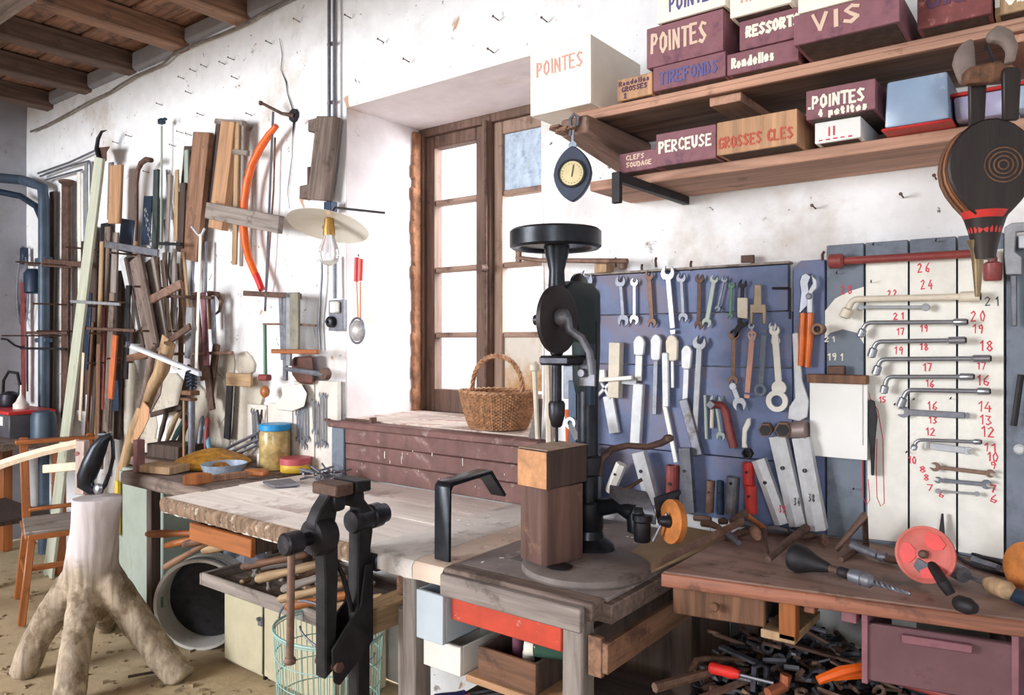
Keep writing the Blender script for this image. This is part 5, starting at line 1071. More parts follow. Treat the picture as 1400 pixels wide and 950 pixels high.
MB().prism([(-.044,-.03),(.04,-.03),(.046,.0),(.02,.01),(-.04,.0)], ka+V((0,0,.01))-nb*.01, ub_, V((0,0,1)), nb*.03).build('handle_joint', W_brown, t, bev=.006)
kh = bc_+V((0,0,.235)); MB().tube([kh, kh+V((0,.02,.012)), V((kh.x,1.895,kh.z+.02))], .004, 6).build('hanging_wire', M_soft, t)
# ================= ON THE RIGHT BENCH
t = thing('hand_drill', 'hand drill lying on bench with a worn red gear wheel', 'hand drill', wz(1265,790,RZ))
wc = wt(1265,758,1.66); wc.z = max(wc.z, RZ+.062)
wn = V((-.15,-.95,.22)).normalized()
MB().lathe([(.056,-.004),(.0615,-.003),(.0615,.005),(.056,.006),(.052,.003),(.02,.003),(.016,.006),(.001,.006)], wc, wn, 44).build('gear_wheel', M_faded, t)
wu, wv = perp(wn)
for a0 in (2.0, 4.2, .1):
    pl = [(r_*math.cos(a0+d_), r_*math.sin(a0+d_)) for r_, d_ in ((.020,-.45),(.038,-.62),(.050,-.45),(.052,0),(.050,.45),(.038,.6),(.020,.4))]
    MB().prism(pl, wc+wn*.003, wu, wv, wn*.002).build('red_panel', M_scarlet, t)
MB().prism([(-.012,-.01),(.012,-.02),(.03,-.05),(.012,-.062),(-.02,-.03)], wc+wn*.008, V((1,0,0)), V((0,0,1)), wn*.004).build('crank_arm', M_greyp, t, bev=.001)
MB().lathe([(.009,0),(.010,.01),(.006,.014)], wc+wn*.005, wn, 14).build('hub', M_rust, t)
MB().tube([wc+V((.0,.02,-.01)), wz(1292,800,RZ+.03), wz(1300,812,RZ+.014)], [.010,.012,.010], 10).build('frame', M_soft, t)
MB().tube([wz(1288,770,RZ+.03), wz(1318,786,RZ+.026)], [.016,.018], 12).build('gear_housing', M_greyp, t)
MB().tube([wz(1318,786,RZ+.026), wz(1348,797,RZ+.022)], [.004,.006], 10).build('shaft', M_steel, t)
MB().tube([wz(1348,797,RZ+.022), wz(1356,800,RZ+.022), wz(1380,808,RZ+.022), wz(1388,811,RZ+.02)], [.012,.019,.019,.010], 14).build('handle', W_tan, t)
MB().tube([wz(1386,812,RZ+.016), wz(1412,822,RZ+.016)], .0155, 14).build('ferrule', M_navy, t)
MB().lathe([(.010,0),(.016,.008),(.017,.03),(.010,.045)], wz(1306,822,RZ+.0185), V((.6,-.4,.0)), 12).build('crank_knob', M_soft, t)
t = thing('breast_drill', 'long dark breast drill with chuck and twist bit lying on the bench', 'drill', wz(1140,780,RZ))
a0, a1 = wz(1088,762,RZ+.035), wz(1245,812,RZ+.02)
dd = (a1-a0).normalized(); Lg = (a1-a0).length
MB().lathe([(.012,-.012),(.030,-.008),(.034,.008),(.029,.024),(.019,.05),(.014,.07),(.010,.085)], a0, dd, 28).build('bell', M_soft, t)
MB().tube([a0+dd*.085, a0+dd*Lg*.55], .009, 12).build('shaft', M_rust, t)
MB().lathe([(.009,0),(.012,.004),(.012,.02),(.009,.024)], a0+dd*Lg*.40, dd, 18).build('collar', M_soft, t)
MB().lathe([(.010,0),(.0155,.003),(.0155,.028),(.013,.030),(.013,.032),(.0155,.034),(.0145,.048),(.007,.056)], a0+dd*Lg*.50, dd, 28).build('chuck', M_steel, t)
bt = MB(); s0 = a0+dd*(Lg*.50+.054); s1_ = a1
bu, bv = perp(dd)
for ph in (0, math.pi):
    bt.tube([s0+(s1_-s0)*(k/40)+(bu*math.cos(k*.55+ph)+bv*math.sin(k*.55+ph))*.0042*(1-k/60) for k in range(41)], .0028, 5)
bt.build('twist_bit', M_steel, t)
t = thing('carpenter_brace', 'rusty carpenter brace with wooden knob in front of the silver box spanners', 'brace', wz(1040,750,RZ))
bp_ = [wz(1000,712,RZ+.075), wz(1018,702,RZ+.08), wz(1045,722,RZ+.03), wz(1050,765,RZ+.018), wz(1078,740,RZ+.03), wz(1102,722,RZ+.035)]
MB().tube([bp_[0],bp_[1]], [.008,.012], 10).build('chuck', M_rust, t)
MB().tube([bp_[1], bp_[2]], .007, 10).build('arm', M_orange if False else W_orange, t)
MB().lathe([(.007,0),(.012,.01),(.014,.03),(.010,.055),(.007,.06)], wz(1030,722,RZ+.05), (wz(1050,764,RZ+.02)-wz(1030,722,RZ+.05)), 14).build('grip', W_red, t)
MB().tube([bp_[3], bp_[4], bp_[5]], [.008,.010,.012], 10).build('crank', M_rust, t)
MB().tube([bp_[2], wz(1046,740,RZ+.02), bp_[3]], .006, 8).build('sweep', M_rust, t)
one('iron_bar', 'long rusty square bar leaning across the left end of the right bench', 'bar', MB().prism([(-.010,-.010),(.010,-.010),(.010,.010),(-.010,.010)], wz(893,773,RZ+.012), (.3,.95,0), (0,0,1), wz(1014,713,RZ+.075)-wz(893,773,RZ+.012)), M_rustl, bev=.001)
one('tan_dustpan', 'tan curved wooden board lying between grinder and right bench', 'board', MB().hexa([(-1.0,1.80,BZ+.005),(-.88,1.74,BZ+.005),(-.80,2.12,BZ+.03),(-1.02,2.14,BZ+.03)], [(-1.0,1.80,BZ+.012),(-.88,1.74,BZ+.012),(-.80,2.12,BZ+.037),(-1.02,2.14,BZ+.037)]), mat('dusty tan board', S(178,156,124), .12, 6, .85), bev=.002)
t = thing('plane_iron', 'triangular dark steel bracket standing by the white board left foot', 'bracket', wz(1160,760,RZ))
MB().tube([wz(1143,752,RZ+.006), wz(1182,705,RZ+.10), wz(1184,745,RZ+.01), wz(1150,765,RZ+.006)], [.007,.011,.009,.006], 8).build('frame', M_rust, t)
MB().tube([wz(1165,745,RZ+.02), wz(1200,760,RZ+.014)], [.012,.009], 10).lathe([(.009,0),(.012,.004),(.012,.02)], wz(1200,760,RZ+.014), V((1,-.1,0)), 12).build('arm', M_greyp, t)
t = thing('metal_shears', 'thin dark wire framed shears lying at the foot of white board', 'shears', wz(1330,772,RZ))
MB().tube([wz(1296,752,RZ+.008), wz(1315,752,RZ+.012), wz(1352,764,RZ+.010), wz(1380,775,RZ+.006)], .004, 6).tube([wz(1296,752,RZ+.008), wz(1320,768,RZ+.006), wz(1345,778,RZ+.006), wz(1375,786,RZ+.006)], .005, 6).build('blades', M_soft, t)
MB().tube([wz(1330,765,RZ+.010), wz(1365,776,RZ+.010)], .008, 8).build('handle', M_steel, t)
t = thing('grinding_wheel', 'rusty orange wheel leaning at the right end of the bench', 'wheel', wz(1400,800,RZ))
MB().lathe([(.054,0),(.058,.003),(.058,.013),(.054,.016),(.018,.016),(.018,.022),(.001,.022)], V((wt(1413,770,1.60).x, wt(1413,770,1.60).y, RZ+.058)), (-.5,-.85,.05), 40).build('disc', M_wheel, t)
one('black_spike', 'thin black pointed steel piece standing behind the red wheel', 'spike', MB().hexa([wy(1281,745,2.16)+V((0,0,0)), wy(1293,745,2.16), wy(1293,745,2.18), wy(1281,745,2.18)], [wy(1287,702,2.175), wy(1290,702,2.175), wy(1290,702,2.18), wy(1287,702,2.18)]), M_soft)
def scrapbit(a, b, r, m, n=6): return MB().tube([a, (a+b)/2+V((0,0,random.uniform(0,.006))), b], [r, r*1.2, r*.8], n)
# small iron clutter along the back of the right bench
cl = [((985,712),(1010,706)),((1020,708),(1048,712)),((960,716),(985,722)),((1000,735),(1022,728)),((1060,716),(1085,722)),((955,705),(975,709)),((1095,735),(1118,730)),((990,727),(1010,742)),((1128,742),(1140,722)),((1205,762),(1232,768))]
nmz = ['flat','curved','short','stubby','thin','pitted','square','bent','pointed','long']
for i,(A,B) in enumerate(cl):
    a, b = wz(*A,RZ+.012), wz(*B,RZ+.014)
    for q in (a, b): q.y = min(q.y, 2.13)
    one('iron_part', '%s rusty iron piece lying along the back of the right bench' % nmz[i], 'iron part', scrapbit(a, b, .009, [M_rust,M_greyp,M_rustl][i % 3]), [M_rust,M_greyp,M_rustl][i % 3], 'iron pieces on the bench')
# ================= LAMP, CONDUIT, SWITCH on the wall left of the window
t = thing('electric_conduit', 'two grey conduit pipes running down the wall to the switch', 'conduit', wy(454,200,DW-.03))
MB().tube([wy(450,-20,DW-.03), wy(450,170,DW-.03)], .008, 10).tube([wy(457,-20,DW-.03), wy(457,170,DW-.03)], .007, 10).build('pipe', M_greyp, t)
MB().tube([wy(458,350,DW-.03), wy(458,408,DW-.03)], .009, 10).build('pipe', M_greyp, t)
for y in (60,140): MB().box(wy(453,y,DW-.02), (.045,.012,.012)).build('pipe_clip', M_rust, t)
t = thing('light_switch', 'round dark switch on a grey metal backing plate', 'switch', wy(458,430,DW-.02))
MB().bx(wy(449,430,DW-.03).x, wy(469,430,DW-.03).x, DW-.03, DW-.01, wy(458,452,DW-.03).z, wy(458,410,DW-.03).z).build('back_plate', M_greyp, t, bev=.002)
MB().box(wy(458,420,DW-.045), (.04,.03,.05)).build('junction_box', M_whitep, t, bev=.004)
MB().lathe([(.024,0),(.026,.004),(.024,.022),(.016,.028)], wy(455,440,DW-.03), NY, 20).lathe([(.006,.028),(.006,.04)], wy(455,440,DW-.03), NY, 8).build('switch_knob', M_iron, t)
t = thing('wood_bracket', 'old grey wooden wall bracket with two side blocks behind lamp', 'bracket', wy(450,220,DW-.05))
for (A,B,w,m_) in (((456,162),(443,275),24,W_old),):
    r = fr2(A,B,DW-.03); MB().prism([(0,-pxw(A,w,DW-.05)/2),(r[4],-pxw(B,w,DW-.05)/2),(r[4],pxw(B,w,DW-.05)/2),(0,pxw(A,w,DW-.05)/2)], r[0], r[2], r[3], NY*.05).build('upright', m_, t, along=r[2], bev=.004)
MB().box(wy(433,172,DW-.04), (.07,.05,.055)).build('block', W_old, t, bev=.005)
MB().box(wy(428,262,DW-.04), (.13,.06,.06)).build('block', W_old, t, bev=.005)
MB().box(wy(425,242,DW-.03), (.018,.03,.09)).build('peg', W_dark, t, bev=.002)
MB().box(wy(452,283,DW-.05), (.05,.04,.045)).build('iron_clip', M_navy, t, bev=.003)
t = thing('pendant_lamp', 'flat white enamel lamp shade with clear bulb below the wooden bracket', 'lamp', wt(450,330,2.95))
lc = wt(450,303,3.0)
MB().lathe([(.022,.020),(.06,.012),(.12,-.002),(.160,-.018),(.162,-.022),(.12,-.008),(.06,.006),(.022,.012)], lc, (-.06,.30,1), 48).build('shade', M_enamel, t)
MB().lathe([(.010,.02),(.018,.012),(.020,-.01),(.024,-.03),(.024,-.055)], lc, (0,0,1), 20).build('socket', M_brass, t)
MB().lathe([(.020,-.055),(.024,-.07),(.036,-.10),(.042,-.13),(.036,-.158),(.018,-.172),(.001,-.176)], lc, (0,0,1), 24).build('bulb', M_bulb, t)
MB().tube([lc+V((0,0,.018)), lc+V((0,.03,.06)), V((lc.x,DW+.002,lc.z+.075))], .005, 8).build('cord', M_soft, t)
MB().tube([lc+V((-.02,0,-.02)), lc+V((-.10,.05,-.008))], .008, 8).build('porcelain_knob', M_rustl, t)
rod('loose_wire', 'thin grey wire hanging from the lamp beside the conduit', 'wire', ((440,340),(440,380),(437,420),(436,445),(438,478)), DW-.02, .005, M_greyp)
t = thing('tea_strainer', 'small round wire strainer with red handle hanging by lamp', 'strainer', wy(492,420,DW-.02))
Ys = 2.22
sx = wy(491,452,Ys)
MB().tube([wy(488,352,Ys-.01), wy(487,385,Ys-.01)], .010, 10).tube([wy(494,354,Ys-.01), wy(493,384,Ys-.01)], .008, 10).build('handle', M_redt, t)
MB().tube([wy(490,350,Ys-.015), wy(490,348,DW+.002)], .003, 6).build('nail', M_rust, t)
MB().tube([wy(488,385,Ys-.01), wy(490,435,Ys-.01)], .0035, 6).tube([wy(493,385,Ys-.01), wy(493,435,Ys-.01)], .0035, 6).build('wire_stem', mat('copper wire', S(176,110,86), .1, 10, .4, .6), t)
MB().tube([sx+V((.047*math.cos(a), -.012, .055*math.sin(a))) for a in [2*math.pi*k/28 for k in range(28)]], .005, 6, closed=True).build('rim', M_steel, t)
MB().lathe([(.046,0),(.038,.012),(.02,.022),(.001,.026)], sx+V((0,-.012,0)), NY, 24).build('wire_mesh', mat('fine mesh', S(196,194,196), .2, 60, .5, .4), t)
# iron bracket over the crack, hacksaw etc.
t = thing('iron_bracket', 'rusty iron pin stuck in the cracked hole in the wall', 'bracket', wy(380,152,DW-.04))
MB().tube([wy(358,141,2.13), wy(385,155,2.2), wy(402,158,2.225)], [.007,.008,.012], 8).lathe([(.01,0),(.012,.01)], wy(358,141,2.13), (-1,-.3,.2), 10).build('pin', M_rust, t)
t = thing('bow_saw', 'bright orange curved bow saw hanging on the left wall', 'saw', wy(350,290,2.18))
sp1 = [(378,172),(368,184),(356,202),(345,224),(338,248),(334,275),(333,305),(335,330),(340,352),(348,372),(357,392)]
MB().tube([wy(a,b,2.16) for a,b in sp1], [.013,.017,.019,.019,.019,.019,.019,.019,.018,.017,.014], 10).build('bow', M_orange, t)
MB().box((wy(376,188,2.16)+wy(360,390,2.16))/2, (.003,.012,.95), Matrix.Rotation(.068,3,'Y')).build('blade', M_greyp, t)
MB().tube([wy(350,375,2.155), wy(358,396,2.155)], .016, 8).build('lever_grip', M_scarlet, t)
plank('hung_plank','brown flat plank, left of the two hung beside the orange saw','plank',(282,182),(264,356),2.19,22,.03,W_red)
plank('hung_plank','brighter orange brown plank nearest the orange bow saw','plank',(321,168),(303,314),2.19,19,.04,W_pine)
plank('dark_board','dark narrow slat behind the left hung plank','plank',(262,200),(250,345),2.215,16,.012,W_dark)
plank('dark_board','dark purplish slat between two hung planks','plank',(306,170),(294,300),2.215,16,.015,W_dark)
plank('rail','grey wooden rail nailed above the orange brown plank','rail',(300,167),(338,170),2.19,7,.03,W_grey,horiz=True)
plank('rail','short grey peg rail crossing the orange brown plank','rail',(322,208),(342,210),2.13,7,.02,W_grey,horiz=True)
plank('hung_lath','thin pale lath hanging between plank and orange saw','lath',(327,168),(322,362),2.17,6,.012,W_tan)
plank('hung_lath','thinner grey lath beside the pale lath','lath',(334,172),(331,364),2.18,4,.01,W_grey)
plank('wooden_batten','grey wooden batten crossing horizontally over the orange saw','batten',(288,288),(388,308),2.13,22,.03,W_grey,horiz=True)
rod('cane_rod','thin cane hanging right of the orange saw','cane',((376,188),(374,260),(364,398)),2.21,.005,M_rustl)
# tool bundle below orange saw
plank('iron_rail','dark iron rail carrying long grey tools below the orange saw','rail',(338,401),(413,405),2.16,7,.025,M_rust,horiz=True)
for i,(x0,x1,y1,w,m_,lb) in enumerate(((386,389,492,5,M_greyp,'leftmost slim grey rod under the iron rail'),(392,392,520,5,M_steel,'bright long rod hanging under the iron rail'),(397,397,500,6,M_silverd,'silver flat bar hanging in the middle of the iron rail'),(405,405,478,12,mat('olive grey steel', S(140,136,122),.2,14,.6,.3),'broad olive grey bar at the right of the iron rail'))):
    plank('hung_bar', lb, 'bar', (x0,400), (x1,y1), 2.165-.008*i, w, .014, m_)
t = thing('fret_saw', 'small fret saw with a green frame hung below the orange saw', 'saw', wy(380,460,2.14))
MB().tube([wy(362,444,2.15), wy(363,512,2.15)], .009, 8).build('spine', M_green, t)
MB().tube([wy(360,443,2.15), wy(395,443,2.15), wy(432,445,2.15)], .005, 8).build('arm', M_rustl, t)
MB().box(wy(362,516,2.15), (.07,.035,.03)).build('handle', M_redb, t, bev=.006)
MB().tube([wy(428,445,2.15), wy(433,475,2.15)], .003, 6).build('blade', M_greyp, t)
plank('wooden_bar','orange red flat wooden bar below the green fret saw','bar',(375,480),(438,481),2.12,6,.02,W_orange,horiz=True)
t = thing('pipe_wrench', 'long grey wrench with a round rusty head near the white panel', 'wrench', wy(425,508,2.12))
MB().tube([wy(390,504,2.12), wy(443,512,2.12)], [.010,.012], 8).build('bar', M_steel, t)
MB().lathe([(.022,0),(.028,.006),(.026,.03)], wy(449,511,2.14), NY, 14).build('head', M_rust, t)
one('leather_boot', 'dark brown leather tool pouch hanging behind the grey wrench', 'pouch', MB().hexa(*[[wy(a,b,Y) for a,b in ((400,488),(428,486),(430,508),(428,526),(408,524),(398,510))] for Y in (2.21,2.17)]), mat('brown leather', S(96,60,50), .25, 16, .6), bev=.01)
one('scoop', 'white enamel scoop hanging over the blue lidded jar', 'scoop', MB().hexa(*[[wy(a,b,Y) for a,b in ((385,528),(412,524),(420,538),(416,556),(400,562),(378,560),(376,552),(386,542))] for Y in (2.19,2.16)]), M_enamel, bev=.008, seg=2)
one('rope_ball', 'round brown wooden knob on a peg left of scoop', 'knob', MB().lathe([(.008,0),(.026,.01),(.03,.022),(.02,.034),(.006,.038)], wy(367,535,2.19), NY, 14), W_orange)
# white tool panel left of window
wp = thing('spanner_board', 'whitish wooden panel with small chrome spanners left of the window', 'panel', wy(425,590,2.2))
for i,(a_,b_) in enumerate(((338,365),(366,400),(401,430),(431,462))):
    x0, x1 = wy(a_,560,2.20).x, wy(b_,560,2.20).x
    MB().bx(x0, x1-.003, 2.20, 2.222, BZ+.003, wy(430,(560,556,522,520)[i],2.20).z).build('plank', mat('pale grey panel', S(222,216,208), .1, 8, .8, spots=(S(170,160,150), .3)), wp, bev=.002)
sm = [((411,556),(412,604)),((415,560),(416,610)),((419,552),(420,600)),((428,548),(430,590)),((434,552),(434,608)),((439,540),(440,605)),((444,540),(444,608)),((407,565),(408,600)),((346,562),(347,600)),((352,566),(352,605))]
for i,(A,B) in enumerate(sm): wrench('small chrome spanner on the whitish panel, %s' % ('first of the three beside the jar','second of the three beside the jar','third of the three beside the jar','shortest one of the right bunch','long one second in the right bunch','long one third in the right bunch','rightmost long one','thin one nearest the jar','left one of the two left of the jar','right one of the two left of the jar')[i], A, B, 5, 6, 2.4, M_chrome if i % 2 else M_steel, Y=2.192, group='small spanners on the whitish panel', th=.005)
one('hinge_piece', 'small rusty plate on the right of the whitish panel', 'plate', MB().box(wy(447,574,2.19),(.03,.01,.012)), M_rust)
one('hung_chain_tool', 'thin dark steel pliers hanging left of the blue lidded jar', 'pliers', MB().tube([wy(358,560,2.18),wy(354,600,2.18)],.005,6).tube([wy(352,560,2.18),wy(357,600,2.18)],.005,6), M_soft)
# ---- on the bench, left part
t = thing('screw_jar', 'large jar of screws with a blue lid on the bench', 'jar', wz(378,640,BZ+.003))
jb = wz(377,640,BZ+.0035); jb.y = min(jb.y, 2.12)
jr = pxr((377,640), 20.5, jb.y)
sj = (O-jb).length
jh = wy(377,588,jb.y).z-jb.z
MB().lathe([(jr*.95,0),(jr,.006),(jr,jh-.012),(jr*.93,jh)], jb, n=32).build('glass', mat('jar of brown nails glass', S(196,170,112), .28, 26, .22, spots=(S(230,214,160), .25), spot_scale=14, bump=.1), t)
MB().lathe([(jr*.98,jh+.001),(jr*1.02,jh+.004),(jr*1.02,jh+.026),(jr*.97,jh+.030)], jb, n=32).build('lid', mat('bright blue lid', S(30,150,214), .04, 8, .4, bump=0), t)
t = thing('round_tin', 'yellow and mauve red round tin beside the blue lidded jar', 'tin', wz(403,644,BZ+.003))
tb = wz(404,644,BZ+.0035); tr_ = pxr((404,644),20,tb.y)
MB().lathe([(tr_*.98,0),(tr_,.003),(tr_,.032),(tr_*.98,.034)], tb, n=32).build('body', M_yel, t)
MB().lathe([(tr_*1.03,.0345),(tr_*1.03,.060),(tr_*.99,.063)], tb, n=32).build('lid', mat('mauve red lid', S(188,88,96), .12, 10, .45), t)
one('small_white_pot', 'small white pot with black marks standing left of jar', 'pot', MB().lathe([(.026,0),(.028,.003),(.028,.06),(.024,.064)], V((wz(350,640,BZ).x,2.12,BZ+.0035)), n=20), M_whitep)
t = thing('wood_mallet', 'orange brown wooden plane with long handle lying on the bench', 'hand plane', wz(300,655,BZ+.003))
p0, p1 = wz(258,659,BZ+.022), wz(345,648,BZ+.022)
MB().prism([(-.03,-.018),(.03,-.018),(.03,.034),(-.03,.034)], p0, (.55,.83,0), (0,0,1), (p1-p0).normalized()*.07).build('head', W_orange, t, bev=.008)
MB().prism([(-.018,-.014),(.018,-.014),(.018,.018),(-.018,.018)], p0+(p1-p0).normalized()*.071, (.55,.83,0), (0,0,1), (p1-p0)*.62).build('stock', W_red, t, bev=.005)
MB().box(p1+V((.0,.02,.004)), (.10,.05,.03), Matrix.Rotation(.5,3,'Z')).build('tail_block', W_orange, t, bev=.008)
one('grey_tray', 'pale grey oval metal tray at the back left of the bench', 'tray', MB().lathe([(.085,0),(.10,.04),(.097,.04),(.082,.004),(.001,.004)], V((-3.10,1.92,BZ+.004)), n=32), M_zinc)
one('amber_bowl', 'amber plastic bag of bristles behind the drill post', 'bag', MB().lathe([(.17,0),(.18,.012),(.15,.035),(.09,.06),(.04,.075),(.005,.08)], V((-3.33,2.0,BZ+.004)), n=18), mat('amber bristles', S(206,150,56), .3, 30, .5, spots=(S(150,96,40), .3)), smooth=25)
one('flat_book', 'tan wooden slab lying on the dark splintered bench', 'slab', MB().box((-3.33,1.76,BZ+.021),(.20,.12,.034),Matrix.Rotation(.25,3,'Z')), W_tan, bev=.003)
one('flat_box', 'dark brown flat box behind the tan slab', 'box', MB().box((-3.72,2.03,BZ+.036),(.26,.15,.07),Matrix.Rotation(.1,3,'Z')), W_dark, bev=.003)
one('metal_scraps', 'jumble of grey steel scraps on the bench behind the wooden plane', 'scrap', (lambda mb: [mb.tube([p, p+V((random.uniform(-.05,.05),random.uniform(-.05,.05),random.uniform(-.005,.02)))], random.uniform(.003,.007), 5) for p in [V((random.uniform(-2.72,-2.5),random.uniform(2.0,2.12),BZ+.012+random.random()*.03)) for _ in range(45)]] and mb)(MB()), M_greyp)['kind'] = 'stuff'
one('lino_knife', 'dark grey trowel lying between plane and jar', 'trowel', MB().hexa([(-2.72,1.86,BZ+.004),(-2.60,1.83,BZ+.004),(-2.55,1.92,BZ+.004),(-2.68,1.97,BZ+.004)], [(-2.72,1.86,BZ+.016),(-2.60,1.83,BZ+.016),(-2.55,1.92,BZ+.016),(-2.68,1.97,BZ+.016)]), M_greyp, bev=.003)
for i,(A,B) in enumerate((((322,620),(352,592)),((330,622),(355,600)),((338,624),(352,608)))):
    one('steel_punch', ('upper','middle','lower')[i]+' grey steel rod of the three leaning by the jar', 'rod', MB().tube([V((wz(*A,BZ+.01).x, 2.10, BZ+.010)), wy(*B,2.19)], .008, 6), M_greyp)
# standing screw post with lever
t = thing('screw_press', 'tall steel screw press with spring and long white lever', 'press', wz(262,640,BZ+.003))
pb = V((wy(262,640,1.95).x, 1.95, BZ+.0035)); Yp = 1.95
zp = lambda y: wy(262,y,Yp).z
MB().lathe([(.035,0),(.035,.02),(.03,.024),(.03,.045),(.022,.05)], pb, n=20).build('foot', M_navy, t)
MB().tube([(pb.x,pb.y,pb.z+.05),(pb.x,pb.y,zp(545))], .016, 16).build('post', M_steel, t)
MB().box((pb.x-.01,pb.y,zp(537)), (.085,.05,.022)).box((pb.x-.025,pb.y,zp(546)), (.09,.04,.014)).build('clamp', W_brown, t, bev=.003)
MB().tube([(pb.x+.021*math.cos(k*.6), pb.y+.021*math.sin(k*.6), zp(530)+k*.0016) for k in range(60)], .005, 6).build('spring', M_navy, t)
MB().tube([(pb.x,pb.y,zp(533)),(pb.x,pb.y,zp(508))], .010, 10).build('screw', M_iron, t)
la, lb_ = wy(176,471,1.80), V((pb.x+.06,pb.y+.01,zp(511)))
MB().prism([(-.008,-.012),(.008,-.012),(.008,.012),(-.008,.012)], la, (.3,.95,0), (0,0,1), lb_-la).build('lever', M_bright, t, bev=.002)
MB().lathe([(.016,-.012),(.016,.012)], la, (.3,.95,0), 14).build('lever_eye', M_steel, t)
MB().tube([(pb.x-.07,pb.y,zp(640)),(pb.x-.07,pb.y,zp(545))], .006, 8).build('thin_rod', W_tan, t)
# ================= TIMBERS AND TOOLS HUNG ON THE LEFT OF THE WALL
TL = [ # name, label, cat, A, B, Y, w, th, mat
('pale_strip','long pale green painted strip leaning against the hung tools','strip',(139,216),(68,792),1.97,14,.025,W_strip),
('iron_post','dark brown round headed iron post left of the pale strip','post',(93,250),(92,572),2.2,11,.03,M_rust),
('white_pipe','thin white pipe, left of two behind the pale strip','pipe',(109,232),(110,420),2.21,5,.012,M_whitep),
('white_pipe','thin white pipe, right of two behind the pale strip','pipe',(119,222),(118,420),2.2,5,.012,M_silverd),
('tan_board','short orange tan board hung below the scythe blade','board',(162,226),(159,306),2.15,19,.025,W_pine),
('slim_board','grey slim board behind the tan board','board',(153,222),(151,300),2.2,8,.012,W_grey),
('dark_batten','dark greenish batten left of the green clamp rod','batten',(216,232),(213,345),2.18,8,.02,mat('dark green wood',S(58,70,70),.2,10,.7)),
('sheet_offcut','dark blue steel blade plate beside the chain','blade',(204,268),(200,335),2.17,14,.012,M_navy),
('sheet_offcut','blue black steel plate below the tan board','blade',(176,300),(172,345),2.16,22,.012,M_navy),
('yellow_stick','yellowish stick standing right of the pale strip','stick',(141,330),(133,600),2.1,6,.015,W_tan),
('grey_board','grey board standing right of the yellowish stick','board',(150,310),(138,640),2.12,9,.02,W_old),
('brown_board','brown grey board standing in the middle of the stack','board',(160,318),(150,650),2.08,9,.02,W_grey),
('navy_bar','dark blue bar with a lighter lower half behind pale strip','bar',(124,400),(118,505),2.15,8,.015,M_navy),
('thin_pale_stick','thin pale stick starting below the dark blue bar','stick',(115,482),(110,575),2.14,4,.01,W_pale),
('brown_stick','slender brown stick right of the thin pale stick','stick',(129,440),(117,640),2.2,6,.012,W_brown),
('dark_stick','slender black stick near the stack bottom','stick',(131,500),(126,610),2.06,5,.012,W_dark),
('red_stick','thin dark red stick in the middle of stack','stick',(143,420),(141,560),2.1,4,.01,M_redb),
('brown_board','wide brown board in the stack above the anvil','board',(156,400),(147,590),2.04,8,.02,W_old),
('tan_stick','narrow tan stick just left of the orange handle','stick',(136,470),(134,600),2.03,6,.012,W_brown),
('crowbar','orange painted handle with black foot hanging in the stack','handle',(160,458),(153,545),2.0,7,.02,mat('dull orange paint',S(196,104,60),.15,10,.5)),
('trowel','black spearhead blade just under the orange handle','blade',(158,520),(160,562),2.05,10,.012,M_navy),
('black_bar','vertical black bar above the white lever end','bar',(177,390),(173,518),2.05,7,.015,M_soft),
('white_saw','white saw blade slanting beside the wide slanted board','saw',(168,350),(190,450),2.08,12,.006,M_silver),
('slanted_board','wide grey brown board slanting right, left one','board',(188,352),(212,478),2.03,19,.025,W_old),
('slanted_board','darker narrow board slanting right behind the wide one','board',(207,355),(228,480),2.08,15,.02,W_grey),
('thin_lath','thin dark lath along the left edge of the slanted board','lath',(172,352),(200,490),2.06,4,.01,W_dark),
('pale_lath','pale lath right of the slanted boards','lath',(222,355),(236,470),2.14,5,.01,W_pale),
('grey_lath','grey lath hung at centre right of the stack','lath',(240,340),(236,450),2.15,6,.01,W_grey),
('grey_lath','thin cane lath at the right end of the stack','lath',(252,345),(262,470),2.16,4,.01,W_tan),
('iron_tube','grey olive iron tube reaching down to the white lever','tube',(262,420),(259,490),2.05,10,.02,M_silverd),
('white_rod','long thin white rod with forked top right of the brown planks','rod',(275,320),(269,505),2.02,4,.008,M_whitep),
('purple_bar','purplish brown bar right of the white rod','bar',(279,400),(284,500),2.14,8,.015,W_mauve),
('steel_bar','blue grey steel bar at the right end of the group','bar',(292,405),(294,470),2.15,6,.012,M_steel),
('rusty_bar','rusty bar curving down beside the screw press','bar',(284,500),(292,560),2.16,9,.02,M_rust),
('green_stick','thin yellowish green stick left of the brown plank','stick',(256,205),(256,260),2.18,6,.012,M_pgreen),
('dark_lath','dark lath running below the green stick','lath',(252,250),(248,340),2.16,9,.015,W_dark),
('grey_lath','weathered lath behind the dark lath','lath',(243,232),(241,330),2.18,6,.01,W_tan),
('grey_lath','weathered lath next to the green clamp rod','lath',(233,238),(229,330),2.17,6,.01,W_grey),
('wood_stake','long tan tool handle above the forked branch','handle',(230,460),(217,520),1.98,11,.025,W_tan),
('dark_red_rod','dark red rod hanging on the left wall by the pipes','rod',(32,385),(33,550),2.18,6,.012,M_redb),
('thin_red_rod','very thin red rod right of the dark red rod','rod',(38,460),(38,535),2.2,2.5,.006,M_redb),
('brown_pole','dark brown pole standing right of the slate blue pipes','pole',(74,262),(70,580),2.22,9,.02,W_dark)]
for nm,lb,ct,A,B,Y,w,th,m_ in TL: plank(nm,lb,ct,A,B,Y,w*.82,th*.7,m_)
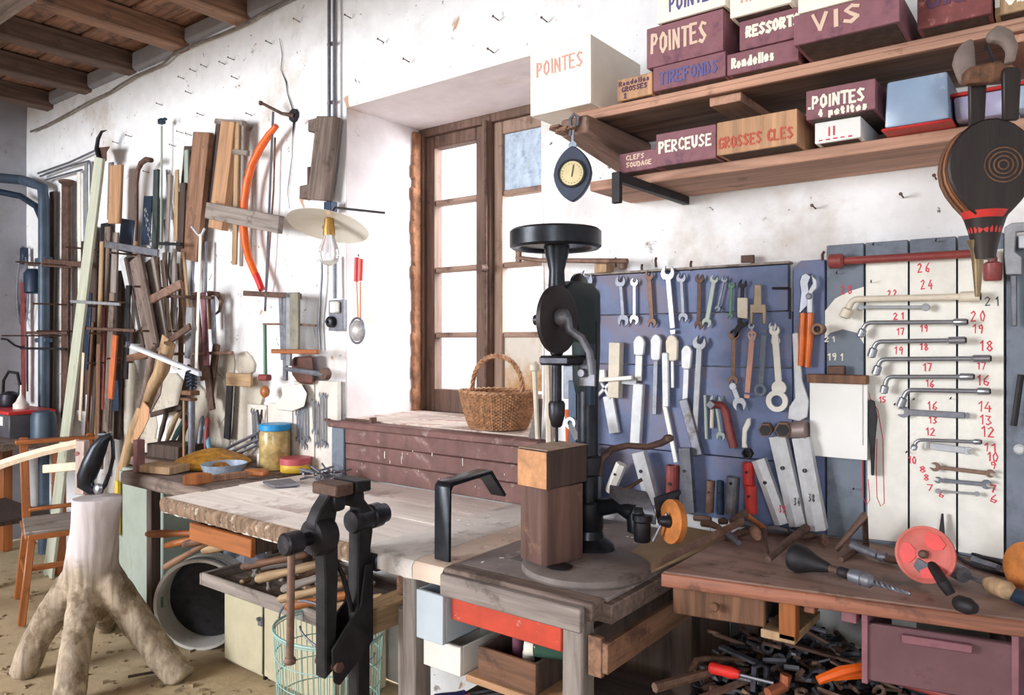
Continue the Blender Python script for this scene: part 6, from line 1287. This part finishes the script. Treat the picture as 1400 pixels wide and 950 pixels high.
# horizontal rack arms
RK = [('rack_arm','dark rack arm crossing left of the pale strip at top',(60,357),(118,362),2.12,7,M_rust),('rack_arm','brown rack arm crossing the iron post',(40,361),(100,364),2.14,5,M_rust),('rack_arm','long grey iron rack arm in front of the slanted boards',(146,334),(218,346),1.99,9,M_greyp),
('rack_arm','thin pale tipped rack arm in front of the pale strip foot',(99,412),(166,416),1.96,4,M_silverd),('rack_arm','thin rusty rack arm low on the left pipes',(38,455),(94,455),2.12,4,M_rust),('rack_arm','thin dark rack arm below it',(30,476),(92,477),2.12,3,M_soft),
('rack_arm','thin greenish rack arm across the middle of stack',(104,448),(186,452),1.99,4,M_rust),('rack_arm','rusty slanted flat arm in front of the slanted boards',(208,410),(250,388),1.98,12,M_rustl),('rack_arm','second rusty slanted arm just below',(228,470),(262,446),1.99,9,M_rust),
('rack_arm','short grey rack arm right of the brown plank',(218,333),(250,334),2.1,4,M_soft),('rack_arm','thin horizontal iron arm behind the screw press top',(240,484),(320,482),2.17,4,M_rustl),('rack_arm','thin brown arm holding the purplish bar',(230,405),(292,407),2.14,4,M_rust),
('rack_arm','brown flat wood arm below the slanted boards',(176,490),(212,482),2.0,9,W_brown),('rack_arm','dark arm on the stones left of the screw press',(208,567),(250,556),2.17,7,W_dark),('rack_arm','tan stone block shelf right of the screw press',(312,518),(346,520),2.16,18,W_tan)]
for nm,lb,A,B,Y,w,m_ in RK: plank(nm,lb,'rack arm',A,B,Y,w,.014,m_,horiz=True)
t = thing('scythe','dark curved scythe blade on an iron collar at the top of the stack','scythe',wy(140,210,2.12))
MB().tube([wy(a,b,2.11) for a,b in ((146,178),(139,180),(134,190),(132,204),(135,216),(138,228))],[.002,.008,.012,.013,.012,.010],8).build('blade',M_iron,t)
MB().hexa(*[[wy(a,b,Y) for a,b in ((131,202),(151,200),(146,208),(146,220),(138,222),(136,210))] for Y in (2.16,2.125)]).build('collar',M_rust,t,bev=.003)
t = thing('hooked_cane','brown cane with a thick hooked top left of the green rod','cane',wy(188,260,2.16))
MB().tube([wy(a,b,2.14) for a,b in ((207,219),(200,218),(193,223),(189,232),(187,250),(187,300),(186,330))],[.014,.016,.015,.012,.010,.009,.008],10).build('shaft',M_rust,t)
MB().tube([wy(186,330,2.14),wy(186,350,2.14)],.011,8).build('foot',W_pine,t)
t = thing('sash_clamp','long pale green clamp rod with a black jaw hanging high on the wall','clamp',wy(221,250,2.18))
MB().tube([wy(221,172,2.18),wy(221,240,2.18),wy(220,340,2.17)],.006,8).build('rod',M_pgreen,t)
MB().box(wy(221,166,2.17),(.04,.03,.03)).box(wy(225,163,2.16),(.03,.02,.014)).build('jaw',M_navy,t,bev=.004)
ch = MB()
for k in range(12):
    p = wy(199+k*1.1, 288+k*6.5, 2.13); R_ = Matrix.Rotation(math.pi/2*(k%2),3,'Z')
    ch.tube([p+R_@V((.009*math.cos(a),0,.016*math.sin(a))) for a in [2*math.pi*q/10 for q in range(10)]],.003,4,closed=True)
one('steel_chain','bright steel chain hanging over the dark blue blade','chain',ch,M_chrome)
t = thing('post_cap','round dark cap on top of the brown iron post','cap',wy(93,245,2.17)); MB().lathe([(.02,-.02),(.05,0),(.052,.012),(.04,.018)],wy(92,250,2.17),(0,0,1),18).build('cap',M_rust,t)
for i,(x,y0,y1) in enumerate(((228,232,300),(236,240,312),(240,235,290),(246,262,330),(225,300,372),(232,345,400),(243,360,430),(250,400,470),(226,400,470),(242,420,475),(248,352,400),(196,420,470))):
    w = ['slim','bent','knotty','pale','dark','thin','split','rough','short','narrow','crooked','blunt'][i]
    rod('thin_tool','%s grey rod in the cluster of thin tools behind the slanted boards' % w,'rod',((x,y0),(x+2*(-1)**i,(y0+y1)/2),(x+3,y1)),2.228,.006,[M_silverd,W_grey,M_rustl,W_tan][i%4],'thin rods in the hung cluster')
# forked branch
t = thing('forked_branch','pale barkless forked branch leaning behind the anvil stump','branch',wy(190,560,1.95))
MB().tube([wy(a,b,1.92) for a,b in ((232,470),(222,505),(208,530),(196,560),(184,590),(170,640),(160,690))],[.028,.034,.030,.034,.032,.034,.030],12).build('limb',W_tan,t,along=(-.3,0,-1))
MB().tube([wy(a,b,1.9) for a,b in ((212,470),(205,500),(200,530),(192,556))],[.012,.018,.020,.020],10).build('limb',W_old,t)
MB().hexa(*[[wy(a,b,Y) for a,b in ((196,548),(188,576),(178,604),(184,608),(196,590),(204,572),(205,558))] for Y in (1.90,1.87)]).build('orange_splinter',W_pine,t,bev=.006)
t = thing('paddle','grey brown wooden paddle hanging behind the forked branch','paddle',wy(208,530,2.02))
MB().hexa(*[[wy(a,b,Y) for a,b in ((214,470),(222,475),(226,500),(220,540),(206,565),(198,562),(200,535),(210,500))] for Y in (2.06,2.03)]).build('paddle',W_old,t,bev=.008)
rod('white_fork_wire','white forked wire top of the thin white rod','wire',((262,310),(272,322),(276,320),(280,312)),2.03,.006,M_silver)
for i,(A,B,m_,nm) in enumerate((((214,606),(228,560),W_dark,'dark brown'),((222,612),(236,580),W_tan,'light wood'),((228,600),(246,582),mat('teal handle',S(96,150,150),.1,8,.4),'teal'),((236,600),(252,585),M_redb,'brick red'),((246,604),(252,580),M_navy,'navy blue'),((270,606),(276,575),M_steel,'steel'),((280,600),(284,570),M_redb,'maroon'),((288,604),(282,582),M_lblue,'light blue'))):
    one('chisel','%s tool handle standing upright behind amber bag' % nm,'handle',MB().lathe([(.006,0),(.008,.05),(.012,.09),(.014,.12),(.012,.16),(.014,.20),(.006,.22)],V((wy(*A,2.08).x,2.08,BZ+.001)),wy(*B,2.17)-V((wy(*A,2.12).x,2.12,BZ+.0)),10),m_,'tool handles behind the amber bag')
# stones of the bare masonry behind the bench (left)
st = 0
M_stone = mat('pale rubble stone', S(206,198,184), .12, 6, .9, spots=(S(150,144,130), .3), bump=.5)
for (px,py,w,h) in ((240,540,30,34),(272,560,26,38),(300,545,24,40),(330,548,30,44),(250,590,40,26),(300,590,30,30),(330,590,26,30),(222,540,20,30),(205,580,24,30),(352,540,20,30),(312,498,22,22),(338,497,26,20),(215,620,30,24),(180,600,20,30),(178,560,18,36),(180,520,18,30)):
    c = wy(px,py,DW+.005); mb = MB(); n = 9; k = pxw((px,py),1,DW)
    ol = [((w/2*k)*math.cos(2*math.pi*i/n)*random.uniform(.9,1.25), (h/2*k)*math.sin(2*math.pi*i/n)*random.uniform(.9,1.2)) for i in range(n)]
    mb.prism(ol, c, (1,0,0), (0,0,1), NY*random.uniform(.012,.02)); mb.build('stone', M_stone, wall, bev=.008, seg=2)
# ================= LEFT CORNER: pipes, desk, box, chair
t = thing('water_pipes','slate blue pair of pipes turning down the left corner','pipes',(-5.7,2.15,0))
ppx = wy(62,400,2.16)
MB().tube([wx(-2,243,-6.1),wx(30,246,-6.05),(ppx.x-.10,2.13,ppx.z+.75),(ppx.x-.02,2.15,ppx.z+.72),(ppx.x,2.15,ppx.z+.63),(ppx.x,2.15,.0)],.034,14).build('pipe',M_pipe,t)
MB().tube([(ppx.x-.075,2.17,ppx.z+.48),(ppx.x-.075,2.17,.0)],.022,12).build('pipe',M_pipe,t)
MB().tube([wx(-2,262,-6.1),wx(28,268,-6.05),(ppx.x-.12,2.15,ppx.z+.60),(ppx.x-.075,2.17,ppx.z+.50)],.022,12).build('pipe',M_navy,t)
for z in (.9,.35): MB().box((ppx.x-.03,2.16,z+1.1),(.17,.05,.03)).build('pipe_collar',M_pipe,t,bev=.004)
MB().lathe([(.05,0),(.06,.01),(.06,.14),(.04,.17)],(ppx.x-.17,2.15,ppx.z+.0),n=14).build('valve',M_navy,t)
for i,(A,M_,B) in enumerate(((((52,237)),(95,222),(134,204)),((55,241),(92,228),(122,220)),((62,246),(90,238),(112,232)))):
    rod('thin_pipe',('upper','middle','lower')[i]+' thin grey pipe of three rising along the wall from the blue pipes','pipe',(A,M_,B)+(((124,226),(124,300)) if i==1 else ()),2.2,.007,M_greyp)
t = thing('wire_coil','dark coil of wire hanging on the left wall by the red rod','coil',wy(30,380,2.2))
for k in range(3): MB().tube([wy(31,382,2.2-.01*k)+V((.085*math.cos(a)*(1+.1*k),0,.24*math.sin(a)-.05*k)) for a in [2*math.pi*q/30 for q in range(30)]],.006,6,closed=True).build('loop',M_greyp,t)
MB().box(wy(33,350,2.19),(.05,.04,.12)).build('hook',M_navy,t,bev=.004)
one('hose','thin black hose looping over the toolbox at the left edge','hose',MB().tube([wy(2,463,2.02),wy(10,464,2.04),wy(20,472,2.1),wy(32,476,2.2)],.008,6),M_soft)
one('cable_loop','thin dark cable loop standing behind the toolbox','cable',MB().tube([wy(a,b,1.98) for a,b in ((3,560),(5,520),(12,508),(24,510),(28,530),(24,550),(10,556))],.010,6),M_soft)
dk = thing('desk','brown topped desk in the far left corner behind the chair','desk',(-5.4,1.9,0))
MB().bx(-6.15,-5.02,1.55,2.06,.80,.845).build('top',W_old,dk,along=(1,0,0),bev=.004)
MB().bx(-5.96,-5.04,1.57,1.60,.69,.799).build('apron',W_brown,dk,along=(1,0,0),bev=.003)
for x,y in ((-5.08,1.6),(-5.08,2.02),(-5.93,1.6),(-5.93,2.02)): MB().bx(x-.03,x+.03,y-.03,y+.03,0,.799).build('leg',W_orange,dk,along=(0,0,1),bev=.003)
MB().bx(-5.9,-5.1,1.62,2.0,.35,.37).build('shelf',W_dark,dk)
t = thing('toolbox','dark grey toolbox with a red lid edge and white label','toolbox',(-5.4,1.95,.846))
MB().bx(-5.72,-5.24,1.80,2.05,.846,.99).build('body',mat('dark grey box',S(86,84,92),.15,10,.5,spots=(S(120,100,90),.2)),t,bev=.006)
MB().bx(-5.73,-5.23,1.79,2.06,.991,1.012).build('lid',M_redt,t,bev=.004)
MB().bx(-5.43,-5.33,1.796,1.799,.92,.975).build('label',M_paper,t)
one('oil_can','small whitish spouted oil can on the red lidded toolbox','oil can',MB().lathe([(.045,0),(.045,.03),(.03,.045),(.008,.09),(.005,.15)],(-5.42,1.93,1.0125),n=18),M_offw)
one('wood_offcut','yellowish wood offcut lying in front of toolbox','offcut',MB().box((-5.62,1.68,.875),(.34,.14,.055)),W_tan,bev=.003)
one('blue_can','slate blue round can standing at right of the toolbox','can',MB().lathe([(.07,0),(.07,.13),(.06,.16),(.03,.17)],(-5.13,1.95,.846),n=20),M_pipe)
one('steel_kettle','dark kettle at the far left on the toolbox','kettle',MB().lathe([(.06,0),(.07,.02),(.06,.08),(.02,.10)],(-5.66,1.95,1.0125),n=20),M_iron)
# chair
chf = V((.96,-.28,0)).normalized(); chs = V((.28,.96,0)).normalized(); FL = V((-4.336,1.574,0)); Wc, Dc = .34, .40
FR_, BL_, BR_ = FL+chs*Wc, FL-chf*Dc, FL+chs*Wc-chf*Dc
chr_ = thing('chair','worn orange wooden chair with an open back facing right','chair',(FL+BR_)/2)
def cb(a,b,w,d,name,m=W_orange,bev=.004):
    a,b=V(a),V(b); dd=(b-a).normalized(); u=chf if abs(dd.dot(chf))<.8 else chs; u=(u-dd*u.dot(dd)).normalized(); v=dd.cross(u)
    MB().prism([(-w/2,-d/2),(w/2,-d/2),(w/2,d/2),(-w/2,d/2)],a,u,v,b-a).build(name,m,chr_,along=dd,bev=bev)
Z=lambda p,z: V((p.x,p.y,z))
ins=chf*-.02+chs*.02
cb(Z(FL+chf*.05-chs*.03,0),Z(FL+ins,.44),.035,.035,'leg'); cb(Z(FR_+chf*.05+chs*.03,0),Z(FR_-chf*.02-chs*.02,.44),.035,.035,'leg')
cb(Z(BL_-chf*.05-chs*.02,0),Z(BL_+chs*.02,.445),.035,.032,'leg'); cb(Z(BR_-chf*.05+chs*.02,0),Z(BR_-chs*.02,.445),.035,.032,'leg')
cb(Z(BL_+chs*.02,.446),Z(BL_-chf*.07+chs*.01,.90),.03,.042,'back_post'); cb(Z(BR_-chs*.02,.446),Z(BR_-chf*.07-chs*.0,.90),.03,.035,'back_post')
cb(Z(BL_-chf*.068-chs*.03,.875),Z(BR_-chf*.068+chs*.04,.875),.075,.022,'top_rail'); cb(Z(BL_-chf*.01+chs*.03,.50),Z(BR_-chf*.01-chs*.03,.50),.05,.018,'back_rail')
MB().hexa([Z(FL+chf*.01-chs*.015,.445),Z(FR_+chf*.01+chs*.015,.445),Z(BR_+chs*.0,.445),Z(BL_,.445)],[Z(FL+chf*.01-chs*.015,.463),Z(FR_+chf*.01+chs*.015,.463),Z(BR_,.463),Z(BL_,.463)]).build('seat',W_grey,chr_,bev=.004,along=chs,label='greyed worn seat board')
cb(Z(FL,.432),Z(FR_,.432),.022,.03,'apron'); cb(Z(FL,.432),Z(BL_,.432),.022,.03,'apron')
cb(Z(FL-chs*.0,.22),Z(BL_,.22),.02,.03,'stretcher'); cb(Z(FL-chf*.2+chs*.0,.22),Z(FR_-chf*.2,.22),.02,.03,'stretcher'); cb(Z(FR_,.30),Z(BR_,.30),.02,.03,'stretcher')
# ================= STUMP WITH ANVIL
z_=lambda px,py,t: wt(px,py,t)
T0=z_(134,676,3.22); base=V((T0.x,T0.y,0))
sm_=MB()
C0=z_(124,805,3.26)
tr=[(T0+V((0,0,.0)),.098),(z_(131,720,3.23),.094),(z_(127,760,3.24),.100),(z_(123,795,3.26),.108),(C0,.07)]
sm_.tube([p for p,_ in tr],[r for _,r in tr],16)
for pts_,rs_ in ((([z_(122,780,3.26),z_(100,800,3.27),z_(72,838,3.28),z_(48,878,3.27),wz(30,925,.0)]),[.075,.072,.066,.060,.056]),
  (([z_(122,785,3.25),z_(113,830,3.17),z_(105,880,3.08),wz(94,968,.0)]),[.080,.064,.062,.060]),
  (([z_(130,775,3.25),z_(152,800,3.25),z_(182,842,3.25),z_(212,885,3.24),wz(250,930,.0)]),[.075,.070,.066,.064,.060]),
  (([z_(128,785,3.28),z_(134,815,3.42),z_(140,840,3.6),wz(146,858,.0)]),[.07,.058,.05,.046])):
    sm_.tube(pts_,rs_,14)
sk=bpy.data.meshes.new('anvil_stump'); sk.from_pydata([p-base for p in sm_.v],[],sm_.f)
tmp=bpy.data.objects.new('tmp_stump',sk); COL.objects.link(tmp)
bmx=bmesh.new(); bmx.from_mesh(sk); bmesh.ops.recalc_face_normals(bmx,faces=bmx.faces); bmx.to_mesh(sk); bmx.free()
m1=tmp.modifiers.new('r','REMESH'); m1.mode='VOXEL'; m1.voxel_size=.010
m2=tmp.modifiers.new('s','SMOOTH'); m2.factor=.6; m2.iterations=9
dg=bpy.context.evaluated_depsgraph_get(); me=bpy.data.meshes.new_from_object(tmp.evaluated_get(dg))
bpy.data.objects.remove(tmp)
for v in me.vertices:
    p=v.co; q=noise.fractal(V((p.x*9,p.y*9,p.z*2.2)),1,2,4)*.007+abs(noise.noise(V((p.x*34,p.y*34,p.z*3))))*.006; v.co=p+v.normal*q
    if v.co.z<.003: v.co.z=.003
    zt_=T0.z-.012
    if v.co.z>zt_: v.co.z=zt_
stump=thing('tree_stump','whitish forked tree trunk turned upside down as a four legged anvil stand','tree stump',base)
me.materials.clear(); me.materials.append(W_stump)
so=bpy.data.objects.new('trunk',me); COL.objects.link(so); so.parent=stump
for f in me.polygons: f.use_smooth=True
# trunk colour: limewashed on the upper trunk, bare lower down
nt=W_stump.node_tree; N=nt.nodes; L=nt.links; b_s=N['Principled BSDF']; src=b_s.inputs['Base Color'].links[0].from_socket
tcn=[n for n in N if n.type=='TEX_COORD'][0]; sx_=N.new('ShaderNodeSeparateXYZ'); L.new(tcn.outputs['Object'],sx_.inputs[0])
nn=N.new('ShaderNodeTexNoise'); nn.inputs['Scale'].default_value=6; L.new(tcn.outputs['Object'],nn.inputs[0])
ad=N.new('ShaderNodeMath'); ad.operation='MULTIPLY_ADD'; L.new(nn.outputs['Fac'],ad.inputs[0]); ad.inputs[1].default_value=.35; L.new(sx_.outputs['Z'],ad.inputs[2])
rr=N.new('ShaderNodeValToRGB'); rr.color_ramp.elements[0].position=.60; rr.color_ramp.elements[1].position=.74; L.new(ad.outputs[0],rr.inputs[0])
mx=N.new('ShaderNodeMix'); mx.data_type='RGBA'; L.new(rr.outputs[0],mx.inputs[0]); L.new(src,mx.inputs[6]); mx.inputs[7].default_value=(*S(206,198,200),1); L.new(mx.outputs[2],b_s.inputs['Base Color'])
# anvil tool on the stump
t=thing('scythe_anvil','curved black steel anvil hook fixed on the whitish tree trunk','anvil',T0)
k0=3.22
MB().tube([z_(a,b,k0) for a,b in ((152,594),(143,600),(135,612),(126,632),(119,650),(117,662),(126,670),(140,671))],[.010,.022,.034,.040,.040,.034,.022,.012],14).build('horn',M_black,t)
MB().tube([z_(a,b,k0+.03) for a,b in ((150,594),(154,604),(155,625),(150,645),(144,662),(138,670))],[.006,.008,.008,.008,.010,.010],8).build('rear_bar',M_iron,t)
MB().tube([z_(a,b,k0+.0) for a,b in ((134,594),(153,594))],.006,8).build('top_plate',M_steel,t)
MB().lathe([(.018,0),(.022,.004),(.022,.02),(.014,.026)],z_(138,668,k0-.02),(0,-1,.1),14).build('bolt',M_chrome,t)
t=thing('wooden_yoke','pale bare wooden bar frame resting on the trunk left of the anvil hook','wooden frame',z_(100,640,3.24))
MB().prism([(-.02,-.02),(.02,-.02),(.02,.02),(-.02,.02)],z_(112,675,3.26),(.8,.6,0),(-.6,.8,0),z_(113,602,3.26)-z_(112,675,3.26)).build('upright',mat('pinkish grey wood',S(196,176,168),.15,9,.7,grain=True),t,bev=.003,along=(0,0,1))
cp=[(-12,640),(10,632),(35,624),(60,617),(85,611),(107,606)]
MB().tube([z_(a,b,3.27) for a,b in cp],[.021]*6,6).build('curved_bar',W_pale,t,along=(1,0,0),smooth=20)
a_,b_2=z_(64,641,3.3),z_(108,637,3.25)
MB().prism([(-.018,-.018),(.018,-.018),(.018,.018),(-.018,.018)],a_,(.6,.8,0),(0,0,1),b_2-a_).build('short_bar',W_pale,t,bev=.002)
MB().lathe([(.009,0),(.010,.006)],z_(106,620,3.22),(.5,-.8,0),12).build('red_bolt',M_redb,t)
# bits on the floor
for i,(A,B,r) in enumerate((((178,755),(215,752),.012),((140,770),(200,775),.008),((175,850),(220,842),.006))):
    one('floor_stick',('longer','thin','short')[i]+' dark stick lying on the dirt floor behind the stump','stick',MB().tube([wz(A[0],A[1]+75,.015),wz(B[0],B[1]+75,.015)],r,6),W_dark)
# ================= SCRAP HEAP UNDER THE RIGHT BENCH
HZ=.556
def hh(x,y): return HZ+.035+.10*math.exp(-((x+.60)**2/.03+(y-2.0)**2/.06))
hm=[MB(),MB(),MB()]
for i in range(900):
    x=random.uniform(-.77,.15); y=random.uniform(1.69,2.16); z=HZ+.01+(hh(x,y)-HZ-.01)*random.random()**.4; a=random.uniform(0,6.28); l=random.uniform(.02,.07)
    d=V((math.cos(a)*l,math.sin(a)*l*.8,random.uniform(-.012,.012))); p=V((x,y,z)); q=p+d
    p.y=min(max(p.y,1.68),2.18); q.y=min(max(q.y,1.68),2.18); p.x=max(p.x,-.78); q.x=max(q.x,-.78); p.z=max(p.z,HZ+.008); q.z=max(q.z,HZ+.008)
    mb=hm[i%3]
    if i%4==0: mb.ring(p,(random.uniform(-1,1),random.uniform(-1,1),1),.016,.009,.008,8)
    elif i%4==1: mb.box(p,(l,.012,.006),Matrix.Rotation(a,3,'Z')@Matrix.Rotation(random.uniform(-.4,.4),3,'Y'))
    else: mb.tube([p,q],random.uniform(.003,.008),5)
for mb,m_,lb in zip(hm,(M_greyp,M_rustl,M_iron),('grey','rusty','blackish')):
    o=one('scrap_heap','heap of small %s iron scrap piled on the low shelf under the right bench'%lb,'scrap',mb,m_); o['kind']='stuff'
words=['flat','twisted','hooked','forked','pitted','blunt','thick','slender','angled','bright edged','oily','square','notched','tapered','bent','broad','crooked','cracked','tubular','scaly','polished','dented','stubby','curled','ribbed','sooty']
for i in range(26):
    x=random.uniform(-.80,.05); y=random.uniform(1.68,2.05); z=hh(x,y)+.012; a=random.uniform(0,3.14); l=random.uniform(.05,.10)
    p=V((x,y,z)); d=V((math.cos(a)*l,math.sin(a)*l*.5,random.uniform(-.015,.015)))
    m_=[M_greyp,M_rust,M_steel,M_navy,M_rustl][i%5]
    mb=MB()
    if i%3==0: mb.box(p,(l*1.6,.018,.007),Matrix.Rotation(a,3,'Z')@Matrix.Rotation(random.uniform(-.3,.3),3,'Y'))
    elif i%3==1: mb.tube([p-d,p+V((0,0,.008)),p+d],[.006,.008,.005],7)
    else: mb.tube([p-d,p+d*.6],.006,7).ring(p+d*.6,(0,.3,1),.018,.010,.008,10)
    one('scrap_part','%s iron piece lying on top of the scrap heap'%words[i],'iron part',mb,m_,'iron pieces on the scrap heap')
t=thing('screwdriver','red handled screwdriver lying at the front of scrap heap','screwdriver',wz(990,912,HZ+.11))
pa=wt(970,912,1.80); pd=V((.85,.05,0)).normalized()
MB().lathe([(.010,0),(.014,.005),(.013,.03),(.014,.055),(.009,.072)],pa,pd,12).build('handle',M_scarlet,t)
MB().lathe([(.004,.072),(.004,.15)],pa,pd,8).build('shaft',M_chrome,t)
t=thing('orange_pliers','orange handled cutter lying beside the mauve drawer','pliers',wt(1160,918,1.7))
MB().tube([wt(1118,930,1.68),wt(1150,918,1.68),wt(1190,910,1.68)],[.010,.013,.009],8).build('handle',M_orange,t)
MB().tube([wt(1140,926,1.72),wt(1175,922,1.70),wt(1190,912,1.68)],[.008,.010,.008],8).build('handle',M_orange,t)
MB().lathe([(.012,0),(.013,.01),(.006,.02)],wt(1192,910,1.68),(1,.0,.1),12).build('jaw',M_chrome,t)
one('long_file','long grey flat bar leaning at the heap front left','bar',MB().tube([wt(895,940,1.75),wt(985,915,1.85)],[.012,.010],6),M_rustl)
one('bent_rod','bent grey iron rod above the red screwdriver','rod',MB().tube([wt(938,928,1.82),wt(952,902,1.86),wt(968,900,1.88),wt(1012,902,1.9)],.007,8),M_rustl)
one('iron_clevis','upright dark iron clevis right of the red screwdriver','clevis',MB().tube([wt(1030,945,1.75),wt(1032,912,1.76),wt(1040,908,1.76),wt(1048,912,1.76),wt(1046,945,1.75)],.008,8),M_iron)
one('copper_pipe','short copper coloured pipe elbow at the bottom of the heap','pipe',MB().tube([wt(1075,922,1.72),wt(1072,938,1.72),wt(1050,948,1.70)],.013,10),mat('copper orange',S(180,110,80),.2,12,.5,.5))
for i,(A,M2,B,m_,lb) in enumerate((((1190,918),(1240,935),(1300,952),M_redb,'dark red'),((1195,912),(1260,922),(1310,938),M_steel,'silver grey'),((1200,915),(1270,915),(1305,928),M_navy,'navy'))):
    one('cable_tube','%s shiny tube lying under the mauve drawer'%lb,'tube',MB().tube([wt(*A,1.66),wt(*M2,1.62),wt(*B,1.56)],.009,10),m_)
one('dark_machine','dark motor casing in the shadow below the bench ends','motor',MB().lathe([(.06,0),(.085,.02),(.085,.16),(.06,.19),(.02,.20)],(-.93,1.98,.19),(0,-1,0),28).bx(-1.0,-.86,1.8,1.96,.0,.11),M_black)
one('gap_shade_sheet','grey metal sheet darkened as gap shade, leaning on the wall under the right bench','sheet',MB().bx(-.35,.1,2.19,2.205,.556,.85),mat('darkened grey sheet',S(92,94,92),.15,6,.7),bev=.001)  # sheet colour darkened so the gap above the drawer looks shaded
# ================= MORE OF THE HUNG STACK ON THE LEFT
XT = [('shade_board','broad board as dark shade at the very back of the stack, left part','board',(112,330),(106,560),2.225,14,.012,W_dark),  # dark boards put in for the shade between the stacked timbers
('shade_board','plum board as dark shade behind the pale strip','board',(128,310),(124,540),2.222,12,.012,W_dark),
('shade_board','black brown board as shade behind the middle of the stack','board',(146,305),(142,620),2.22,12,.012,M_soft),
('shade_board','dark board as shade behind the orange handle','board',(164,370),(160,600),2.215,12,.012,W_dark),
('shade_board','dark grey board as shade under the long grey rack arm','board',(180,352),(182,470),2.215,12,.012,W_dark),
('strap_iron','flat grey strap hanging above the white lever','strap',(196,352),(203,450),2.18,6,.008,M_greyp),
('strap_iron','brownish strap right of the slanted boards','strap',(216,352),(222,462),2.17,5,.008,M_rust),
('thin_strip','thin grey slat just right of the green clamp rod','slat',(226,345),(232,470),2.2,5,.01,W_grey),
('thin_strip','thin umber slat beside the two slanted arms','slat',(250,385),(248,505),2.19,6,.01,W_brown),
('bent_bar','rusty bar slanting right just under the white rod fork','bar',(268,400),(280,520),2.17,7,.012,M_rust),
('bent_bar','dark bar slanting left behind the screw press','bar',(262,500),(246,570),2.19,7,.012,W_dark),
('bent_bar','brown bar slanting steeply near the stone shelf','bar',(298,470),(288,545),2.18,8,.014,M_rust),
('thin_strip','pale narrow slat behind the white lever','slat',(214,440),(206,500),2.12,4,.01,W_pale),
('dark_spike','black spike hanging behind the stone shelf','spike',(316,525),(312,600),2.2,8,.012,M_soft),
('thin_bar','slim blue steel bar hanging left of the white rod','bar',(266,345),(262,410),2.19,3,.008,M_steel),
('thin_bar','short grey bar hanging right of the white rod','bar',(283,330),(282,400),2.2,3,.008,M_greyp)]
for nm,lb,ct,A,B,Y,w,th,m_ in XT: plank(nm,lb,ct,A,B,Y,w,th,m_)
t = thing('sickle','rusty sickle head hanging right of the slanted arms','sickle',wy(300,440,2.18))
MB().tube([wy(a,b,2.18) for a,b in ((285,400),(298,402),(303,412),(300,425),(292,432))],[.010,.013,.012,.008,.003],8).build('blade',M_rust,t)
MB().tube([wy(286,402,2.18),wy(287,450,2.18)],.010,8).build('handle',W_brown,t)
one('shade_sheet','tall dark navy sheet added as shade between the benches','sheet',MB().bx(-.84,-.60,2.175,2.19,.0,.86),mat('dark navy sheet',S(38,46,58),.2,8,.6),bev=.001)  # dark sheet put in where the space below the benches is shaded
one('dark_board','dark board added as shade at the back under the drill press end','board',MB().bx(-1.55,-.86,2.205,2.218,.0,.78),W_dark,bev=.001)  # dark board put in over bare wall to give the shade there
# square clamp at the wall between board and window: small things on the bench back
for i,(px,py,c,nm) in enumerate(((745,640,M_whitep,'white'),(752,655,M_greyp,'grey'))): pass
# red drawn marks and small knots of wear on plaster: rust stains under nails (thin stains are in the wall material)
# cobweb ropes near the beam
one('twine','thin orange twine hanging from the ceiling joist','twine',MB().tube([wt(272,-6,4.2),wt(266,20,4.2),wt(262,40,4.2),wt(257,52,4.2)],.004,5),M_ambr)

# clods, shavings and grit on the dirt floor
gm = MB()
for i in range(700):
    x = random.uniform(-5.6,-1.0); y = random.uniform(.4,2.15); r = random.uniform(.003,.012)*(1 if random.random()<.9 else 2); z = noise.fractal(V((x*1.8, y*1.8, 0)), 1, 2.1, 5)*.012-.006
    gm.box((x,y,z+r*.3), (r*random.uniform(1,3),r,r*.8), Matrix.Rotation(random.random()*6,3,'Z')@Matrix.Rotation(random.uniform(-.4,.4),3,'X'))
one('floor_grit','scattered clods and grit on the sandy dirt floor','grit',gm,mat('grit',S(150,132,106),.3,20,.9))['kind']='stuff'

rk = thing('tool_rack','iron wall rack of straight arms carrying the stacked timbers','rack',wy(150,400,2.22))
for (px,py) in ((80,359),(118,362),(150,340),(214,348),(104,414),(164,417),(60,456),(92,456),(110,450),(182,453),(212,412),(246,392),(234,470),(258,450),(182,492),(208,486)):
    p = wy(px,py+3,2.236); MB().tube([p, V((p.x,1.975,p.z))], .006, 6).build('arm', M_rust, rk, along=(0,1,0))
